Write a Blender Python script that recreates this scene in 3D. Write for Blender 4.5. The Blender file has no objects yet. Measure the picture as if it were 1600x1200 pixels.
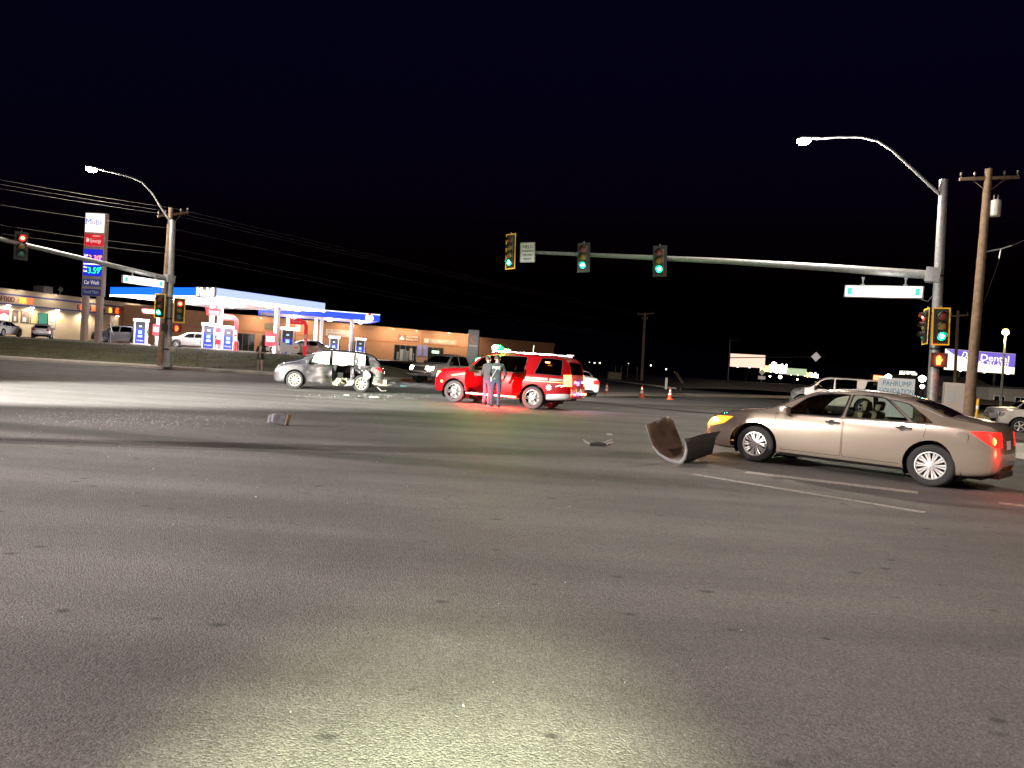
import bpy, bmesh, math, random
from mathutils import Vector, Matrix, noise

sc = bpy.context.scene
col = sc.collection
PI = math.pi
R = math.radians

# ---------------------------------------------------------------- camera
FPX, CAMH = 1200.0, 1.5
pitch, roll = math.atan(30 / FPX), math.atan(0.065)
fw = Vector((0, math.cos(pitch), -math.sin(pitch)))
up0 = Vector((0, math.sin(pitch), math.cos(pitch)))
r0 = Vector((1, 0, 0))
rt = r0 * math.cos(roll) + up0 * math.sin(roll)
up = up0 * math.cos(roll) - r0 * math.sin(roll)
CAM = Vector((0, 0, CAMH))
cd = bpy.data.cameras.new('camera')
cam = bpy.data.objects.new('camera', cd)
col.objects.link(cam)
m3 = Matrix((rt, up, -fw)).transposed()
cam.matrix_world = Matrix.Translation(CAM) @ m3.to_4x4()
cd.sensor_width = 36
cd.lens = 36 * FPX / 1600
cd.clip_start, cd.clip_end = 0.05, 9000
sc.camera = cam


def P(px, py, d):
    "world point seen at photo pixel (px,py) at depth d"
    return CAM + (fw + rt * ((px - 800) / FPX) - up * ((py - 600) / FPX)) * d


def G(px, py, z=0.0):
    "world point on the level z seen at that pixel"
    v = fw + rt * ((px - 800) / FPX) - up * ((py - 600) / FPX)
    return CAM + v * ((z - CAMH) / v.z)


# ---------------------------------------------------------------- sky, moon, exposure
w = bpy.data.worlds.new('World')
sc.world = w
w.use_nodes = True
nt = w.node_tree
sky = nt.nodes.new('ShaderNodeTexSky')
sky.sky_type = 'NISHITA'
sky.sun_disc = False
sky.sun_elevation = R(-3.0)
sky.sun_rotation = R(200)
sky.dust_density = 0.3
sky.ozone_density = 6.0
bg = nt.nodes['Background']
bg.inputs['Strength'].default_value = 0.075
nt.links.new(sky.outputs[0], bg.inputs['Color'])
sl = bpy.data.lights.new('moon', 'SUN')
sl.energy = 0.006
sl.angle = R(0.5)
sl.color = (0.8, 0.88, 1)
so = bpy.data.objects.new('moon', sl)
so.rotation_euler = (R(50), 0, R(20))
col.objects.link(so)
sc.view_settings.view_transform = 'Standard'
sc.view_settings.look = 'None'
sc.view_settings.exposure = 0.8
sc.view_settings.gamma = 1
sc.cycles.use_denoising = True
sc.cycles.use_adaptive_sampling = True
sc.cycles.adaptive_threshold = 0.012
sc.cycles.adaptive_min_samples = 24
sc.cycles.max_bounces = 5
sc.cycles.diffuse_bounces = 2
sc.cycles.glossy_bounces = 2
sc.cycles.transparent_max_bounces = 12
sc.cycles.sample_clamp_indirect = 2.0
sc.cycles.sample_clamp_direct = 0
sc.cycles.caustics_reflective = False
sc.cycles.caustics_refractive = False


# ---------------------------------------------------------------- mesh helpers
class MB:
    def __init__(s):
        s.v, s.f, s.m, s.mi = [], [], [], 0

    def add(s, vs, fs):
        b = len(s.v)
        s.v += [tuple(v) for v in vs]
        s.f += [tuple(i + b for i in f) for f in fs]
        s.m += [s.mi] * len(fs)
        return s

    def box(s, c, d, rot=None):
        x, y, z = d[0] / 2, d[1] / 2, d[2] / 2
        vs = [Vector((a * x, b * y, e * z)) for a in (-1, 1) for b in (-1, 1) for e in (-1, 1)]
        if rot is not None:
            vs = [rot @ v for v in vs]
        c = Vector(c)
        return s.add([v + c for v in vs], [(0, 1, 3, 2), (4, 6, 7, 5), (0, 4, 5, 1), (2, 3, 7, 6), (0, 2, 6, 4), (1, 5, 7, 3)])

    def bb(s, x0, x1, y0, y1, z0, z1):
        return s.box(((x0 + x1) / 2, (y0 + y1) / 2, (z0 + z1) / 2), (x1 - x0, y1 - y0, z1 - z0))

    def tube(s, pts, r, n=8, cap=True, sy=1.0):
        pts = [Vector(p) for p in pts]
        rs = r if isinstance(r, (list, tuple)) else [r] * len(pts)
        rings, ref = [], None
        for i, p in enumerate(pts):
            a = pts[max(i - 1, 0)]
            b = pts[min(i + 1, len(pts) - 1)]
            t = (b - a).normalized()
            if ref is None:
                ref = Vector((0, 0, 1)) if abs(t.z) < 0.9 else Vector((1, 0, 0))
            x = (ref - t * ref.dot(t)).normalized()
            y = t.cross(x)
            ref = x
            rings.append([p + (x * math.cos(2 * PI * k / n) + y * math.sin(2 * PI * k / n) * sy) * rs[i] for k in range(n)])
        vs = [v for rg in rings for v in rg]
        fs = [(i * n + k, i * n + (k + 1) % n, (i + 1) * n + (k + 1) % n, (i + 1) * n + k) for i in range(len(pts) - 1) for k in range(n)]
        if cap:
            fs += [tuple(range(n))[::-1], tuple((len(pts) - 1) * n + k for k in range(n))]
        return s.add(vs, fs)

    def cyl(s, p0, p1, r0, r1=None, n=12):
        return s.tube([p0, p1], [r0, r0 if r1 is None else r1], n)

    def lathe(s, prof, M=None, n=24, close=False):
        "revolve (r,h) about local z, placed by matrix M"
        M = M or Matrix()
        vs = [M @ Vector((r * math.cos(2 * PI * k / n), r * math.sin(2 * PI * k / n), h)) for r, h in prof for k in range(n)]
        L = len(prof)
        fs = [(i * n + k, i * n + (k + 1) % n, ((i + 1) % L) * n + (k + 1) % n, ((i + 1) % L) * n + k) for i in range(L if close else L - 1) for k in range(n)]
        return s.add(vs, fs)

    def prism(s, poly, M, h):
        "polygon in local xy extruded from z=0 to h, placed by M"
        n = len(poly)
        vs = [M @ Vector((x, y, 0)) for x, y in poly] + [M @ Vector((x, y, h)) for x, y in poly]
        fs = [tuple(range(n))[::-1], tuple(range(n, 2 * n))] + [(i, (i + 1) % n, n + (i + 1) % n, n + i) for i in range(n)]
        return s.add(vs, fs)

    def grid(s, rows):
        n = len(rows[0])
        vs = [p for r in rows for p in r]
        fs = [(i * n + k, i * n + k + 1, (i + 1) * n + k + 1, (i + 1) * n + k) for i in range(len(rows) - 1) for k in range(n - 1)]
        return s.add(vs, fs)

    def build(s, name, mats, parent=None, smooth=False, bev=0, M=None, sharp=40):
        me = bpy.data.meshes.new(name)
        me.from_pydata(s.v, [], s.f)
        if not isinstance(mats, (list, tuple)):
            mats = [mats]
        for m in mats:
            if m is not None:
                me.materials.append(m)
        if any(s.m):
            me.polygons.foreach_set('material_index', s.m)
        if bev:
            bm = bmesh.new()
            bm.from_mesh(me)
            bmesh.ops.bevel(bm, geom=bm.edges[:], offset=bev, segments=2, profile=0.6, affect='EDGES', clamp_overlap=True)
            bm.to_mesh(me)
            bm.free()
        if smooth or bev:
            me.shade_smooth()
            try:
                me.set_sharp_from_angle(angle=R(sharp))
            except Exception:
                pass
        me.update()
        return link(name, me, parent, M)


def link(name, me, parent=None, M=None):
    o = bpy.data.objects.new(name, me)
    col.objects.link(o)
    if parent is not None:
        o.parent = parent
    if M is not None:
        o.matrix_basis = M
    return o


def tag(o, label=None, cat=None, group=None, kind=None):
    if label:
        o['label'] = label
    if cat:
        o['category'] = cat
    if group:
        o['group'] = group
    if kind:
        o['kind'] = kind
    return o


def thing(name, label, cat, loc=(0, 0, 0), rz=0.0, group=None, M=None):
    o = bpy.data.objects.new(name, None)
    o.empty_display_size = 0.2
    col.objects.link(o)
    o.matrix_world = M if M is not None else Matrix.Translation(Vector(loc)) @ Matrix.Rotation(rz, 4, 'Z')
    return tag(o, label, cat, group)


def copy_tree(o, parent=None):
    c = o.copy()
    col.objects.link(c)
    c.parent = parent
    for ch in list(o.children):
        copy_tree(ch, c)
    return c


def T(x, y, z):
    return Matrix.Translation((x, y, z))


def Rz(a):
    return Matrix.Rotation(a, 4, 'Z')


def basis(x, y, z, o=(0, 0, 0)):
    m = Matrix((Vector(x), Vector(y), Vector(z))).transposed().to_4x4()
    m.translation = Vector(o)
    return m


_txt = {}


def text(name, s, size, mat, parent, M, w=None, ext=0.004, align='CENTER', shear=0):
    "flat lettering: local x along the line, y up, facing local z; w = fit to this width"
    key = (s, align, shear, ext)
    if key not in _txt:
        c = bpy.data.curves.new('text', 'FONT')
        c.body = s
        c.size = 1
        c.align_x = align
        c.align_y = 'CENTER'
        c.resolution_u = 3
        c.shear = shear
        c.extrude = ext
        o = bpy.data.objects.new('text', c)
        col.objects.link(o)
        bpy.context.view_layer.update()
        me = bpy.data.meshes.new_from_object(o.evaluated_get(bpy.context.evaluated_depsgraph_get()))
        bpy.data.objects.remove(o)
        bpy.data.curves.remove(c)
        _txt[key] = me
    me = _txt[key].copy()
    me.materials.clear()
    me.materials.append(mat)
    xs = [v.co.x for v in me.vertices] or [0, 1]
    wx = max(xs) - min(xs)
    sx = size if w is None else w / max(wx, 1e-6)
    me.transform(Matrix.Diagonal((sx, size, 1, 1)))
    return link(name, me, parent, M)


def light(kind, name, loc, color, power, parent=None, radius=0.1, target=None, size=60, blend=0.3, M=None):
    l = bpy.data.lights.new(name, kind)
    l.color = color
    l.energy = power
    l.shadow_soft_size = radius
    o = bpy.data.objects.new(name, l)
    col.objects.link(o)
    if parent:
        o.parent = parent
    o.location = loc
    if kind == 'SPOT':
        l.spot_size = R(size)
        l.spot_blend = blend
    if target is not None:
        o.rotation_euler = (Vector(target) - Vector(loc)).to_track_quat('-Z', 'Y').to_euler()
    return o


# ---------------------------------------------------------------- materials
def node_mat(name):
    m = bpy.data.materials.new(name)
    m.use_nodes = True
    return m, m.node_tree, m.node_tree.nodes['Principled BSDF']


def setp(b, color=None, rough=None, metal=None, spec=None, coat=None, emit=None, es=0, alpha=None):
    if color is not None:
        b.inputs['Base Color'].default_value = (*color, 1)
    if rough is not None:
        b.inputs['Roughness'].default_value = rough
    if metal is not None:
        b.inputs['Metallic'].default_value = metal
    if spec is not None:
        b.inputs['Specular IOR Level'].default_value = spec
    if coat is not None:
        b.inputs['Coat Weight'].default_value = coat
        b.inputs['Coat Roughness'].default_value = 0.04
    if emit is not None:
        b.inputs['Emission Color'].default_value = (*emit, 1)
        b.inputs['Emission Strength'].default_value = es


def nn(nt, t, **kw):
    n = nt.nodes.new(t)
    for k, v in kw.items():
        if k in n.inputs:
            n.inputs[k].default_value = v
        else:
            setattr(n, k, v)
    return n


_mats = {}


def mat(name, color, rough=0.6, metal=0.0, coat=None, var=0.0, scale=8.0, bump=0.0, bscale=None, emit=None, es=0, spec=None):
    "procedural material: colour with noise variation and fine relief"
    if name in _mats:
        return _mats[name]
    m, nt, b = node_mat(name)
    setp(b, color, rough, metal, spec, coat, emit, es)
    if var or bump:
        tc = nn(nt, 'ShaderNodeTexCoord')
    if var:
        no = nn(nt, 'ShaderNodeTexNoise', Scale=scale, Detail=6.0, Roughness=0.65)
        nt.links.new(tc.outputs['Object'], no.inputs['Vector'])
        cr = nn(nt, 'ShaderNodeValToRGB')
        e = cr.color_ramp.elements
        e[0].position, e[1].position = 0.3, 0.72
        e[0].color = (*[c * (1 - var) for c in color], 1)
        e[1].color = (*[min(1, c * (1 + var)) for c in color], 1)
        nt.links.new(no.outputs['Fac'], cr.inputs['Fac'])
        nt.links.new(cr.outputs[0], b.inputs['Base Color'])
        mr = nn(nt, 'ShaderNodeMapRange')
        mr.inputs['To Min'].default_value = max(0.02, rough - 0.12)
        mr.inputs['To Max'].default_value = min(1, rough + 0.12)
        nt.links.new(no.outputs['Fac'], mr.inputs['Value'])
        nt.links.new(mr.outputs[0], b.inputs['Roughness'])
    if bump:
        n2 = nn(nt, 'ShaderNodeTexNoise', Scale=bscale or scale * 6, Detail=4.0)
        nt.links.new(tc.outputs['Object'], n2.inputs['Vector'])
        bp = nn(nt, 'ShaderNodeBump', Strength=bump, Distance=0.02)
        nt.links.new(n2.outputs['Fac'], bp.inputs['Height'])
        nt.links.new(bp.outputs[0], b.inputs['Normal'])
    _mats[name] = m
    return m


def emis(name, color, s):
    if name in _mats:
        return _mats[name]
    m, nt, b = node_mat(name)
    setp(b, tuple(c * 0.5 for c in color), 0.4, emit=color, es=s)
    _mats[name] = m
    return m


def glass_mat(name, tint, refl=1.0, rough=0.02):
    if name in _mats:
        return _mats[name]
    m, nt, b = node_mat(name)
    nt.nodes.remove(b)
    out = nt.nodes['Material Output']
    tr = nn(nt, 'ShaderNodeBsdfTransparent')
    tr.inputs['Color'].default_value = (*tint, 1)
    gl = nn(nt, 'ShaderNodeBsdfGlossy')
    gl.inputs['Roughness'].default_value = rough
    gl.inputs['Color'].default_value = (refl, refl, refl, 1)
    fr = nn(nt, 'ShaderNodeFresnel')
    fr.inputs['IOR'].default_value = 1.5
    mx = nn(nt, 'ShaderNodeMixShader')
    nt.links.new(fr.outputs[0], mx.inputs[0])
    nt.links.new(tr.outputs[0], mx.inputs[1])
    nt.links.new(gl.outputs[0], mx.inputs[2])
    nt.links.new(mx.outputs[0], out.inputs['Surface'])
    _mats[name] = m
    return m


def smooth(a, b, x):
    t = max(0.0, min(1.0, (x - a) / (b - a)))
    return t * t * (3 - 2 * t)


galv = mat('galvanised steel', (0.30, 0.305, 0.31), 0.5, 0.6, var=0.3, scale=9)
black_pl = mat('black plastic', (0.012, 0.012, 0.013), 0.5, var=0.2, scale=20)
dark_metal = mat('dark metal', (0.03, 0.03, 0.032), 0.45, 0.6)
rubber = mat('tyre rubber', (0.022, 0.022, 0.023), 0.82, var=0.3, scale=30, bump=0.15, bscale=90)
concrete = mat('concrete', (0.34, 0.32, 0.29), 0.9, var=0.18, scale=3, bump=0.25, bscale=40)
white_paint = mat('white paint', (0.75, 0.75, 0.74), 0.5, var=0.05, scale=2)
# ---------------------------------------------------------------- ground, road, kerbs, lot
def asphalt_mat(name, base, shade_bands=None, tint=(1, 0.98, 0.97)):
    m, nt, b = node_mat(name)
    L = nt.links.new
    tc = nn(nt, 'ShaderNodeTexCoord')
    ob = tc.outputs['Object']
    big = nn(nt, 'ShaderNodeTexNoise', Scale=0.22, Detail=5.0, Roughness=0.6)
    mid = nn(nt, 'ShaderNodeTexNoise', Scale=2.3, Detail=5.0, Roughness=0.7)
    agg = nn(nt, 'ShaderNodeTexVoronoi', Scale=95.0)
    agg2 = nn(nt, 'ShaderNodeTexNoise', Scale=210.0, Detail=2.0)
    # long streaks along the traffic direction
    mp = nn(nt, 'ShaderNodeMapping')
    mp.inputs['Scale'].default_value = (0.12, 1.1, 1)
    mp.inputs['Rotation'].default_value = (0, 0, R(-14))
    st = nn(nt, 'ShaderNodeTexNoise', Scale=1.0, Detail=4.0)
    L(ob, mp.inputs[0])
    L(mp.outputs[0], st.inputs['Vector'])
    for n in (big, mid, agg, agg2):
        L(ob, n.inputs['Vector'])

    def math_(op, a, c, clamp=False):
        n = nn(nt, 'ShaderNodeMath', operation=op)
        n.use_clamp = clamp
        for i, q in enumerate((a, c)):
            if hasattr(q, 'links'):
                L(q, n.inputs[i])
            else:
                n.inputs[i].default_value = q
        return n.outputs[0]

    def rng(v, a, c, lo, hi):
        n = nn(nt, 'ShaderNodeMapRange')
        n.inputs['From Min'].default_value = a
        n.inputs['From Max'].default_value = c
        n.inputs['To Min'].default_value = lo
        n.inputs['To Max'].default_value = hi
        L(v, n.inputs['Value'])
        return n.outputs[0]
    f = rng(big.outputs['Fac'], 0.35, 0.68, 0.82, 1.18)
    f = math_('MULTIPLY', f, rng(mid.outputs['Fac'], 0.3, 0.75, 0.85, 1.16))
    f = math_('MULTIPLY', f, rng(st.outputs['Fac'], 0.35, 0.7, 0.8, 1.2))
    f = math_('MULTIPLY', f, rng(agg.outputs['Color'], 0.0, 1.0, 0.55, 1.5))
    f = math_('MULTIPLY', f, rng(agg2.outputs['Fac'], 0.3, 0.7, 0.75, 1.25))
    # bright stone chips
    chip = nn(nt, 'ShaderNodeTexVoronoi', Scale=38.0)
    L(ob, chip.inputs['Vector'])
    sep = nn(nt, 'ShaderNodeSeparateColor')
    L(chip.outputs['Color'], sep.inputs[0])
    f = math_('ADD', f, math_('MULTIPLY', math_('GREATER_THAN', sep.outputs[0], 0.994), math_('MULTIPLY', math_('LESS_THAN', chip.outputs['Distance'], 0.16), 1.6)))
    # oil and gum spots
    mp2 = nn(nt, 'ShaderNodeMapping')
    mp2.inputs['Scale'].default_value = (3.4, 5.0, 1)
    L(ob, mp2.inputs[0])
    sp = nn(nt, 'ShaderNodeTexVoronoi', Scale=1.0)
    L(mp2.outputs[0], sp.inputs['Vector'])
    sp2 = nn(nt, 'ShaderNodeSeparateColor')
    L(sp.outputs['Color'], sp2.inputs[0])
    wob = math_('ADD', sp.outputs['Distance'], rng(mid.outputs['Fac'], 0, 1, -0.12, 0.12))
    wob = math_('DIVIDE', wob, math_('ADD', math_('MULTIPLY', sp2.outputs[1], 1.1), 0.25))
    spot = math_('MULTIPLY', rng(wob, 0.08, 0.19, 1.0, 0.0), math_('GREATER_THAN', sp2.outputs[0], 0.66))
    spot = math_('MAXIMUM', spot, 0.0)
    f = math_('MULTIPLY', f, math_('SUBTRACT', 1.0, math_('MULTIPLY', spot, 0.62)))
    # hairline cracks and old tar joints
    wn = nn(nt, 'ShaderNodeTexNoise', Scale=0.8, Detail=4.0)
    L(ob, wn.inputs['Vector'])
    wm = nn(nt, 'ShaderNodeMixRGB', blend_type='ADD')
    wm.inputs[0].default_value = 0.9
    L(ob, wm.inputs[1])
    L(wn.outputs['Color'], wm.inputs[2])
    ck = nn(nt, 'ShaderNodeTexVoronoi', Scale=0.21)
    ck.feature = 'DISTANCE_TO_EDGE'
    L(wm.outputs[0], ck.inputs['Vector'])
    crk = math_('MULTIPLY', rng(ck.outputs['Distance'], 0.0008, 0.0035, 1.0, 0.0), rng(big.outputs['Fac'], 0.5, 0.6, 0.0, 0.35))
    f = math_('MULTIPLY', f, math_('SUBTRACT', 1.0, math_('MAXIMUM', crk, 0.0)))
    # dark polished wheel paths along both streets
    wv = nn(nt, 'ShaderNodeTexWave', Scale=0.16, Distortion=1.6, Detail=2.0)
    wv.inputs['Detail Scale'].default_value = 0.6
    mpw = nn(nt, 'ShaderNodeMapping')
    mpw.inputs['Rotation'].default_value = (0, 0, R(78))
    L(ob, mpw.inputs[0])
    L(mpw.outputs[0], wv.inputs['Vector'])
    f = math_('MULTIPLY', f, rng(wv.outputs['Fac'], 0.0, 1.0, 0.92, 1.07))
    if shade_bands:
        sx = nn(nt, 'ShaderNodeSeparateXYZ')
        L(ob, sx.inputs[0])
        for (ax, ay), (bx, by), wd, dk in shade_bands:
            d = Vector((bx - ax, by - ay)).normalized()
            u = math_('ADD', math_('MULTIPLY', math_('SUBTRACT', sx.outputs[0], ax), -d.y), math_('MULTIPLY', math_('SUBTRACT', sx.outputs[1], ay), d.x))
            u = math_('ADD', u, rng(mid.outputs['Fac'], 0.2, 0.8, -0.03, 0.03))
            al = math_('ADD', math_('MULTIPLY', math_('SUBTRACT', sx.outputs[0], ax), d.x), math_('MULTIPLY', math_('SUBTRACT', sx.outputs[1], ay), d.y))
            ln = (Vector((bx, by)) - Vector((ax, ay))).length
            k = rng(math_('ABSOLUTE', u, 0), wd * 0.5, wd, 1.0, 0.0)
            k = math_('MULTIPLY', k, math_('MULTIPLY', rng(al, -1.0, 1.0, 0.0, 1.0), rng(al, ln * 0.6, ln, 1.0, 0.0)))
            f = math_('MULTIPLY', f, math_('SUBTRACT', 1.0, math_('MULTIPLY', k, dk)))
    cm = nn(nt, 'ShaderNodeCombineColor')
    for i in range(3):
        L(math_('MULTIPLY', f, base * tint[i]), cm.inputs[i])
    L(cm.outputs[0], b.inputs['Base Color'])
    L(rng(mid.outputs['Fac'], 0.3, 0.7, 0.62, 0.88), b.inputs['Roughness'])
    b.inputs['Specular IOR Level'].default_value = 0.3
    hs = math_('ADD', math_('MULTIPLY', agg.outputs['Distance'], -1.0), math_('MULTIPLY', agg2.outputs['Fac'], 0.5))
    bp = nn(nt, 'ShaderNodeBump', Strength=0.75, Distance=0.012)
    L(hs, bp.inputs['Height'])
    L(bp.outputs[0], b.inputs['Normal'])
    return m


s0, s1 = G(-60, 690), G(1010, 724)
sk = [((s0.x - 6, s0.y - 1.6), (s1.x, s1.y), 0.10, 0.35), ((s0.x - 6, s0.y - 1.15), (s1.x - 3, s1.y - 0.55), 0.08, 0.3)]  # faint dark bands painted along the pole's cast shadow
road_mat = asphalt_mat('road asphalt', 0.10, sk)
lot_mat = asphalt_mat('forecourt concrete', 0.16, None, (1, 0.95, 0.9))
dirt = mat('desert dirt', (0.16, 0.125, 0.09), 0.95, var=0.35, scale=0.6, bump=0.5, bscale=9)



def roadz(x, y):
    "the road falls away gently past the right-hand corner"
    return -0.5 * smooth(19, 31, x) * smooth(25, 44, y) * (1 - smooth(60, 110, y))


mb = MB()
mb.grid([[(x, y, -0.75) for x in (-6000, -900, -150, 0, 150, 900, 6000)] for y in (-600, -60, 0, 100, 300, 900, 7000)])
tag(mb.build('ground', dirt), 'bare desert ground stretching to the hills', 'ground', kind='structure')
mb = MB()
mb.grid([[(x, y, roadz(x, y)) for x in (-160, -60, 0, 12, 16, 20, 23, 26, 29, 32, 36, 45, 60, 100, 160)] for y in (-40, 0, 14, 22, 26, 29, 32, 35, 38, 41, 45, 55, 80, 110, 150, 260)])
tag(mb.build('road', road_mat), 'grey asphalt road of the wide intersection', 'road', kind='structure')

paint = mat('worn road paint', (0.26, 0.25, 0.23), 0.8, var=0.6, scale=14, bump=0.3, bscale=120)


def stripe(a, b, wd, label):
    a, b = Vector(a), Vector(b)
    d = (b - a).normalized()
    nrm = Vector((-d.y, d.x, 0)) * wd / 2
    rows = []
    k = max(2, int((b - a).length / 0.25))
    rr = random.Random(int(a.x * 100))
    for i in range(k + 1):
        p = a + (b - a) * i / k
        e = rr.uniform(-0.012, 0.012)
        rows.append([p - nrm * (1 + e * 4) + Vector((0, 0, 0.004)), p + nrm * (1 - e * 4) + Vector((0, 0, 0.004))])
    mb = MB()
    mb.grid(rows)
    tag(mb.build('road_marking', paint), label, 'road marking', kind='structure')


stripe(G(1082, 741), G(1445, 801), 0.16, 'thin worn white line on the asphalt in front of the tan sedan')
stripe(G(1165, 738), G(1434, 770), 0.32, 'wide worn white bar on the asphalt under the tan sedan')
stripe(G(1560, 786), G(1680, 800), 0.2, 'faint white line on the asphalt at the picture edge behind the tan sedan')
stripe(G(-40, 575), G(430, 602), 0.14, 'long pale lane line running along the far kerb')

# far kerb, sidewalk, grass berm and the raised forecourt
K = [Vector(p) for p in ((-120, 33), (-60, 38), (-40, 40), (-27, 41.5), (-19, 42.8), (-13.5, 44.3), (-9.5, 47), (-6, 50.5), (-2.5, 54.5), (0, 60), (1.5, 68), (3, 80), (5, 98), (8, 130))]


def polyn(K):
    out = []
    for i, p in enumerate(K):
        a, b = K[max(i - 1, 0)], K[min(i + 1, len(K) - 1)]
        d = (b - a).normalized()
        out.append(Vector((-d.y, d.x)))
    return out


def densify(K, step):
    out = []
    for a, b in zip(K, K[1:]):
        k = max(1, int((b - a).length / step))
        out += [a + (b - a) * i / k for i in range(k)]
    return out + [K[-1]]


Kd = densify(K, 1.5)
for _ in range(3):
    Kd = [Kd[0]] + [(Kd[i - 1] + Kd[i] * 2 + Kd[i + 1]) / 4 for i in range(1, len(Kd) - 1)] + [Kd[-1]]
N = polyn(Kd)


def strip(offs, zs):
    return [[(p.x + n.x * o, p.y + n.y * o, z(p, o) if callable(z) else z) for o, z in zip(offs, zs)] for p, n in zip(Kd, N)]


red_kerb = mat('faded red kerb paint', (0.42, 0.10, 0.035), 0.8, var=0.3, scale=3)
kerb_m = mat('kerb concrete', (0.36, 0.33, 0.30), 0.9, var=0.2, scale=1.5, bump=0.3, bscale=30)
mb = MB()
rows = strip((0, 0.02, 0.05, 0.17), (-0.01, 0.12, 0.15, 0.155))
mb.grid(rows)
for i, f in enumerate(mb.f):
    x = mb.v[f[0]][0]
    mb.m[i] = 1 if -7.6 < x < -0.5 else 0
tag(mb.build('kerb', [kerb_m, red_kerb]), 'concrete kerb with a red painted stretch beside the pickup', 'kerb', kind='structure')

walk = thing('sidewalk', 'pale concrete sidewalk of jointed slabs along the grass bank', 'sidewalk')
walk['kind'] = 'structure'
mb = MB()
mb.grid(strip((0.15, 2.1), (0.10, 0.10)))
mb.build('joint_bed', dirt, walk)
for i in range(len(Kd) - 1):
    a, b, na, nb = Kd[i], Kd[i + 1], N[i], N[i + 1]
    g = (b - a).normalized() * 0.012
    q = [a + g + na * 0.185, b - g + nb * 0.185, b - g + nb * 2.0, a + g + na * 2.0]
    mb = MB()
    dz = rnd_z = 0.003 * math.sin(i * 7.3)
    mb.add([(v.x, v.y, 0.1) for v in q] + [(v.x, v.y, 0.16 + dz) for v in q], [(4, 5, 6, 7), (0, 1, 5, 4), (1, 2, 6, 5), (2, 3, 7, 6), (3, 0, 4, 7)])
    mb.build('paving_slab', concrete, walk)

LOTZ = 1.08


def bermz(p, o):
    t = smooth(2.0, 12.5, o)
    fall = 1 - smooth(-4, 3, p.x)          # the bank dies out where the drive begins
    return 0.14 + (LOTZ - 0.10) * t * fall + 0.035 * noise.noise(Vector((p.x * 0.5, o * 0.6, 0)))


grass_m = mat('dry grass', (0.075, 0.075, 0.03), 0.95, var=0.55, scale=1.2, bump=0.8, bscale=25)
mb = MB()
offs = [2.0 + i * 0.55 for i in range(21)]
mb.grid(strip(offs, [bermz] * len(offs)))
bank = tag(mb.build('grass_bank', grass_m, smooth=True), 'sloping bank of short dry grass below the filling station', 'bank', kind='structure')
# grass blades on the bank
rg = random.Random(3)
mb = MB()
for i in range(26000):
    k = rg.randrange(8, len(Kd) - 20)
    t = rg.random()
    p = Kd[k] * (1 - t) + Kd[k + 1] * t
    nv = N[k]
    o = 2.05 + 10.8 * rg.random()
    if noise.noise(Vector((p.x * 0.4, o * 0.5, 5))) < -0.2 and rg.random() < 0.8:
        continue
    c = Vector((p.x + nv.x * o, p.y + nv.y * o, bermz(p, o) - 0.01))
    h = rg.uniform(0.04, 0.13)
    a = rg.uniform(0, 2 * PI)
    u = Vector((math.cos(a), math.sin(a), 0)) * rg.uniform(0.012, 0.028)
    lean = Vector((rg.uniform(-1, 1), rg.uniform(-1, 1), 0)) * h * 0.5
    mb.mi = rg.randrange(3)
    mb.add([c - u, c + u, c + lean + Vector((0, 0, h))], [(0, 1, 2)])
gm = [mat('grass blade green', (0.07, 0.085, 0.025), 0.8), mat('grass blade straw', (0.16, 0.13, 0.06), 0.9), mat('grass blade brown', (0.07, 0.05, 0.025), 0.9)]
tag(mb.build('grass', gm), 'short dry grass blades growing on the bank', 'grass', kind='stuff')

mb = MB()
edge = [(p.x + n.x * 12.9, p.y + n.y * 12.9) for p, n in zip(Kd, N) if p.x < -2.5]
rows = [[(x, y, LOTZ - 0.25), (x, y, LOTZ), (x * 1.0 + 0.0, 128, LOTZ)] for x, y in edge]
mb.grid(rows)
tag(mb.build('forecourt_pavement', lot_mat), 'pale concrete forecourt of the filling station', 'pavement', kind='structure')
mb = MB()
mb.grid([[(x + dx, y + dy, z) for dx, dy, z in ((0, -0.16, LOTZ - 0.3), (0, -0.15, LOTZ + 0.11), (0, 0.0, LOTZ + 0.12), (0, 0.01, LOTZ - 0.05))] for x, y in edge])
tag(mb.build('forecourt_kerb', kerb_m), 'pale kerb along the top of the grass bank', 'kerb', kind='structure')

# median island and far kerbs on the right
def kerb_line(pts, wd, h, name, label, m=kerb_m):
    pts = densify([Vector((p[0], p[1])) for p in pts], 2.0)
    nn_ = polyn(pts)
    rows = [[(p.x + q.x * o, p.y + q.y * o, z) for o, z in ((0, -0.02), (0.03, h - 0.02), (0.06, h), (wd, h), (wd + 0.03, -0.02))] for p, q in zip(pts, nn_)]
    mb = MB()
    mb.grid(rows)
    return tag(mb.build(name, m), label, 'kerb', kind='structure')


g1, g2, g3 = G(850, 620), G(1010, 619), G(1240, 622)
kerb_line([g1, g2, g3, G(1330, 626)], 1.6, 0.15, 'median_kerb', 'raised concrete median behind the red fire vehicle', concrete)
kerb_line([(18.5, 84), (17.5, 100), (15, 150), (8, 230)], 0.5, 0.16, 'far_kerb', 'pale kerb leading away to the dirt mound')
g4, g5 = G(1440, 690), G(1700, 735)
kerb_line([(g4.x, g4.y + 3), g4, g5, (g5.x + 8, g5.y - 1)][1:], 3.2, 0.14, 'corner_kerb', 'pale concrete corner island behind the tan sedan', concrete)

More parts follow.
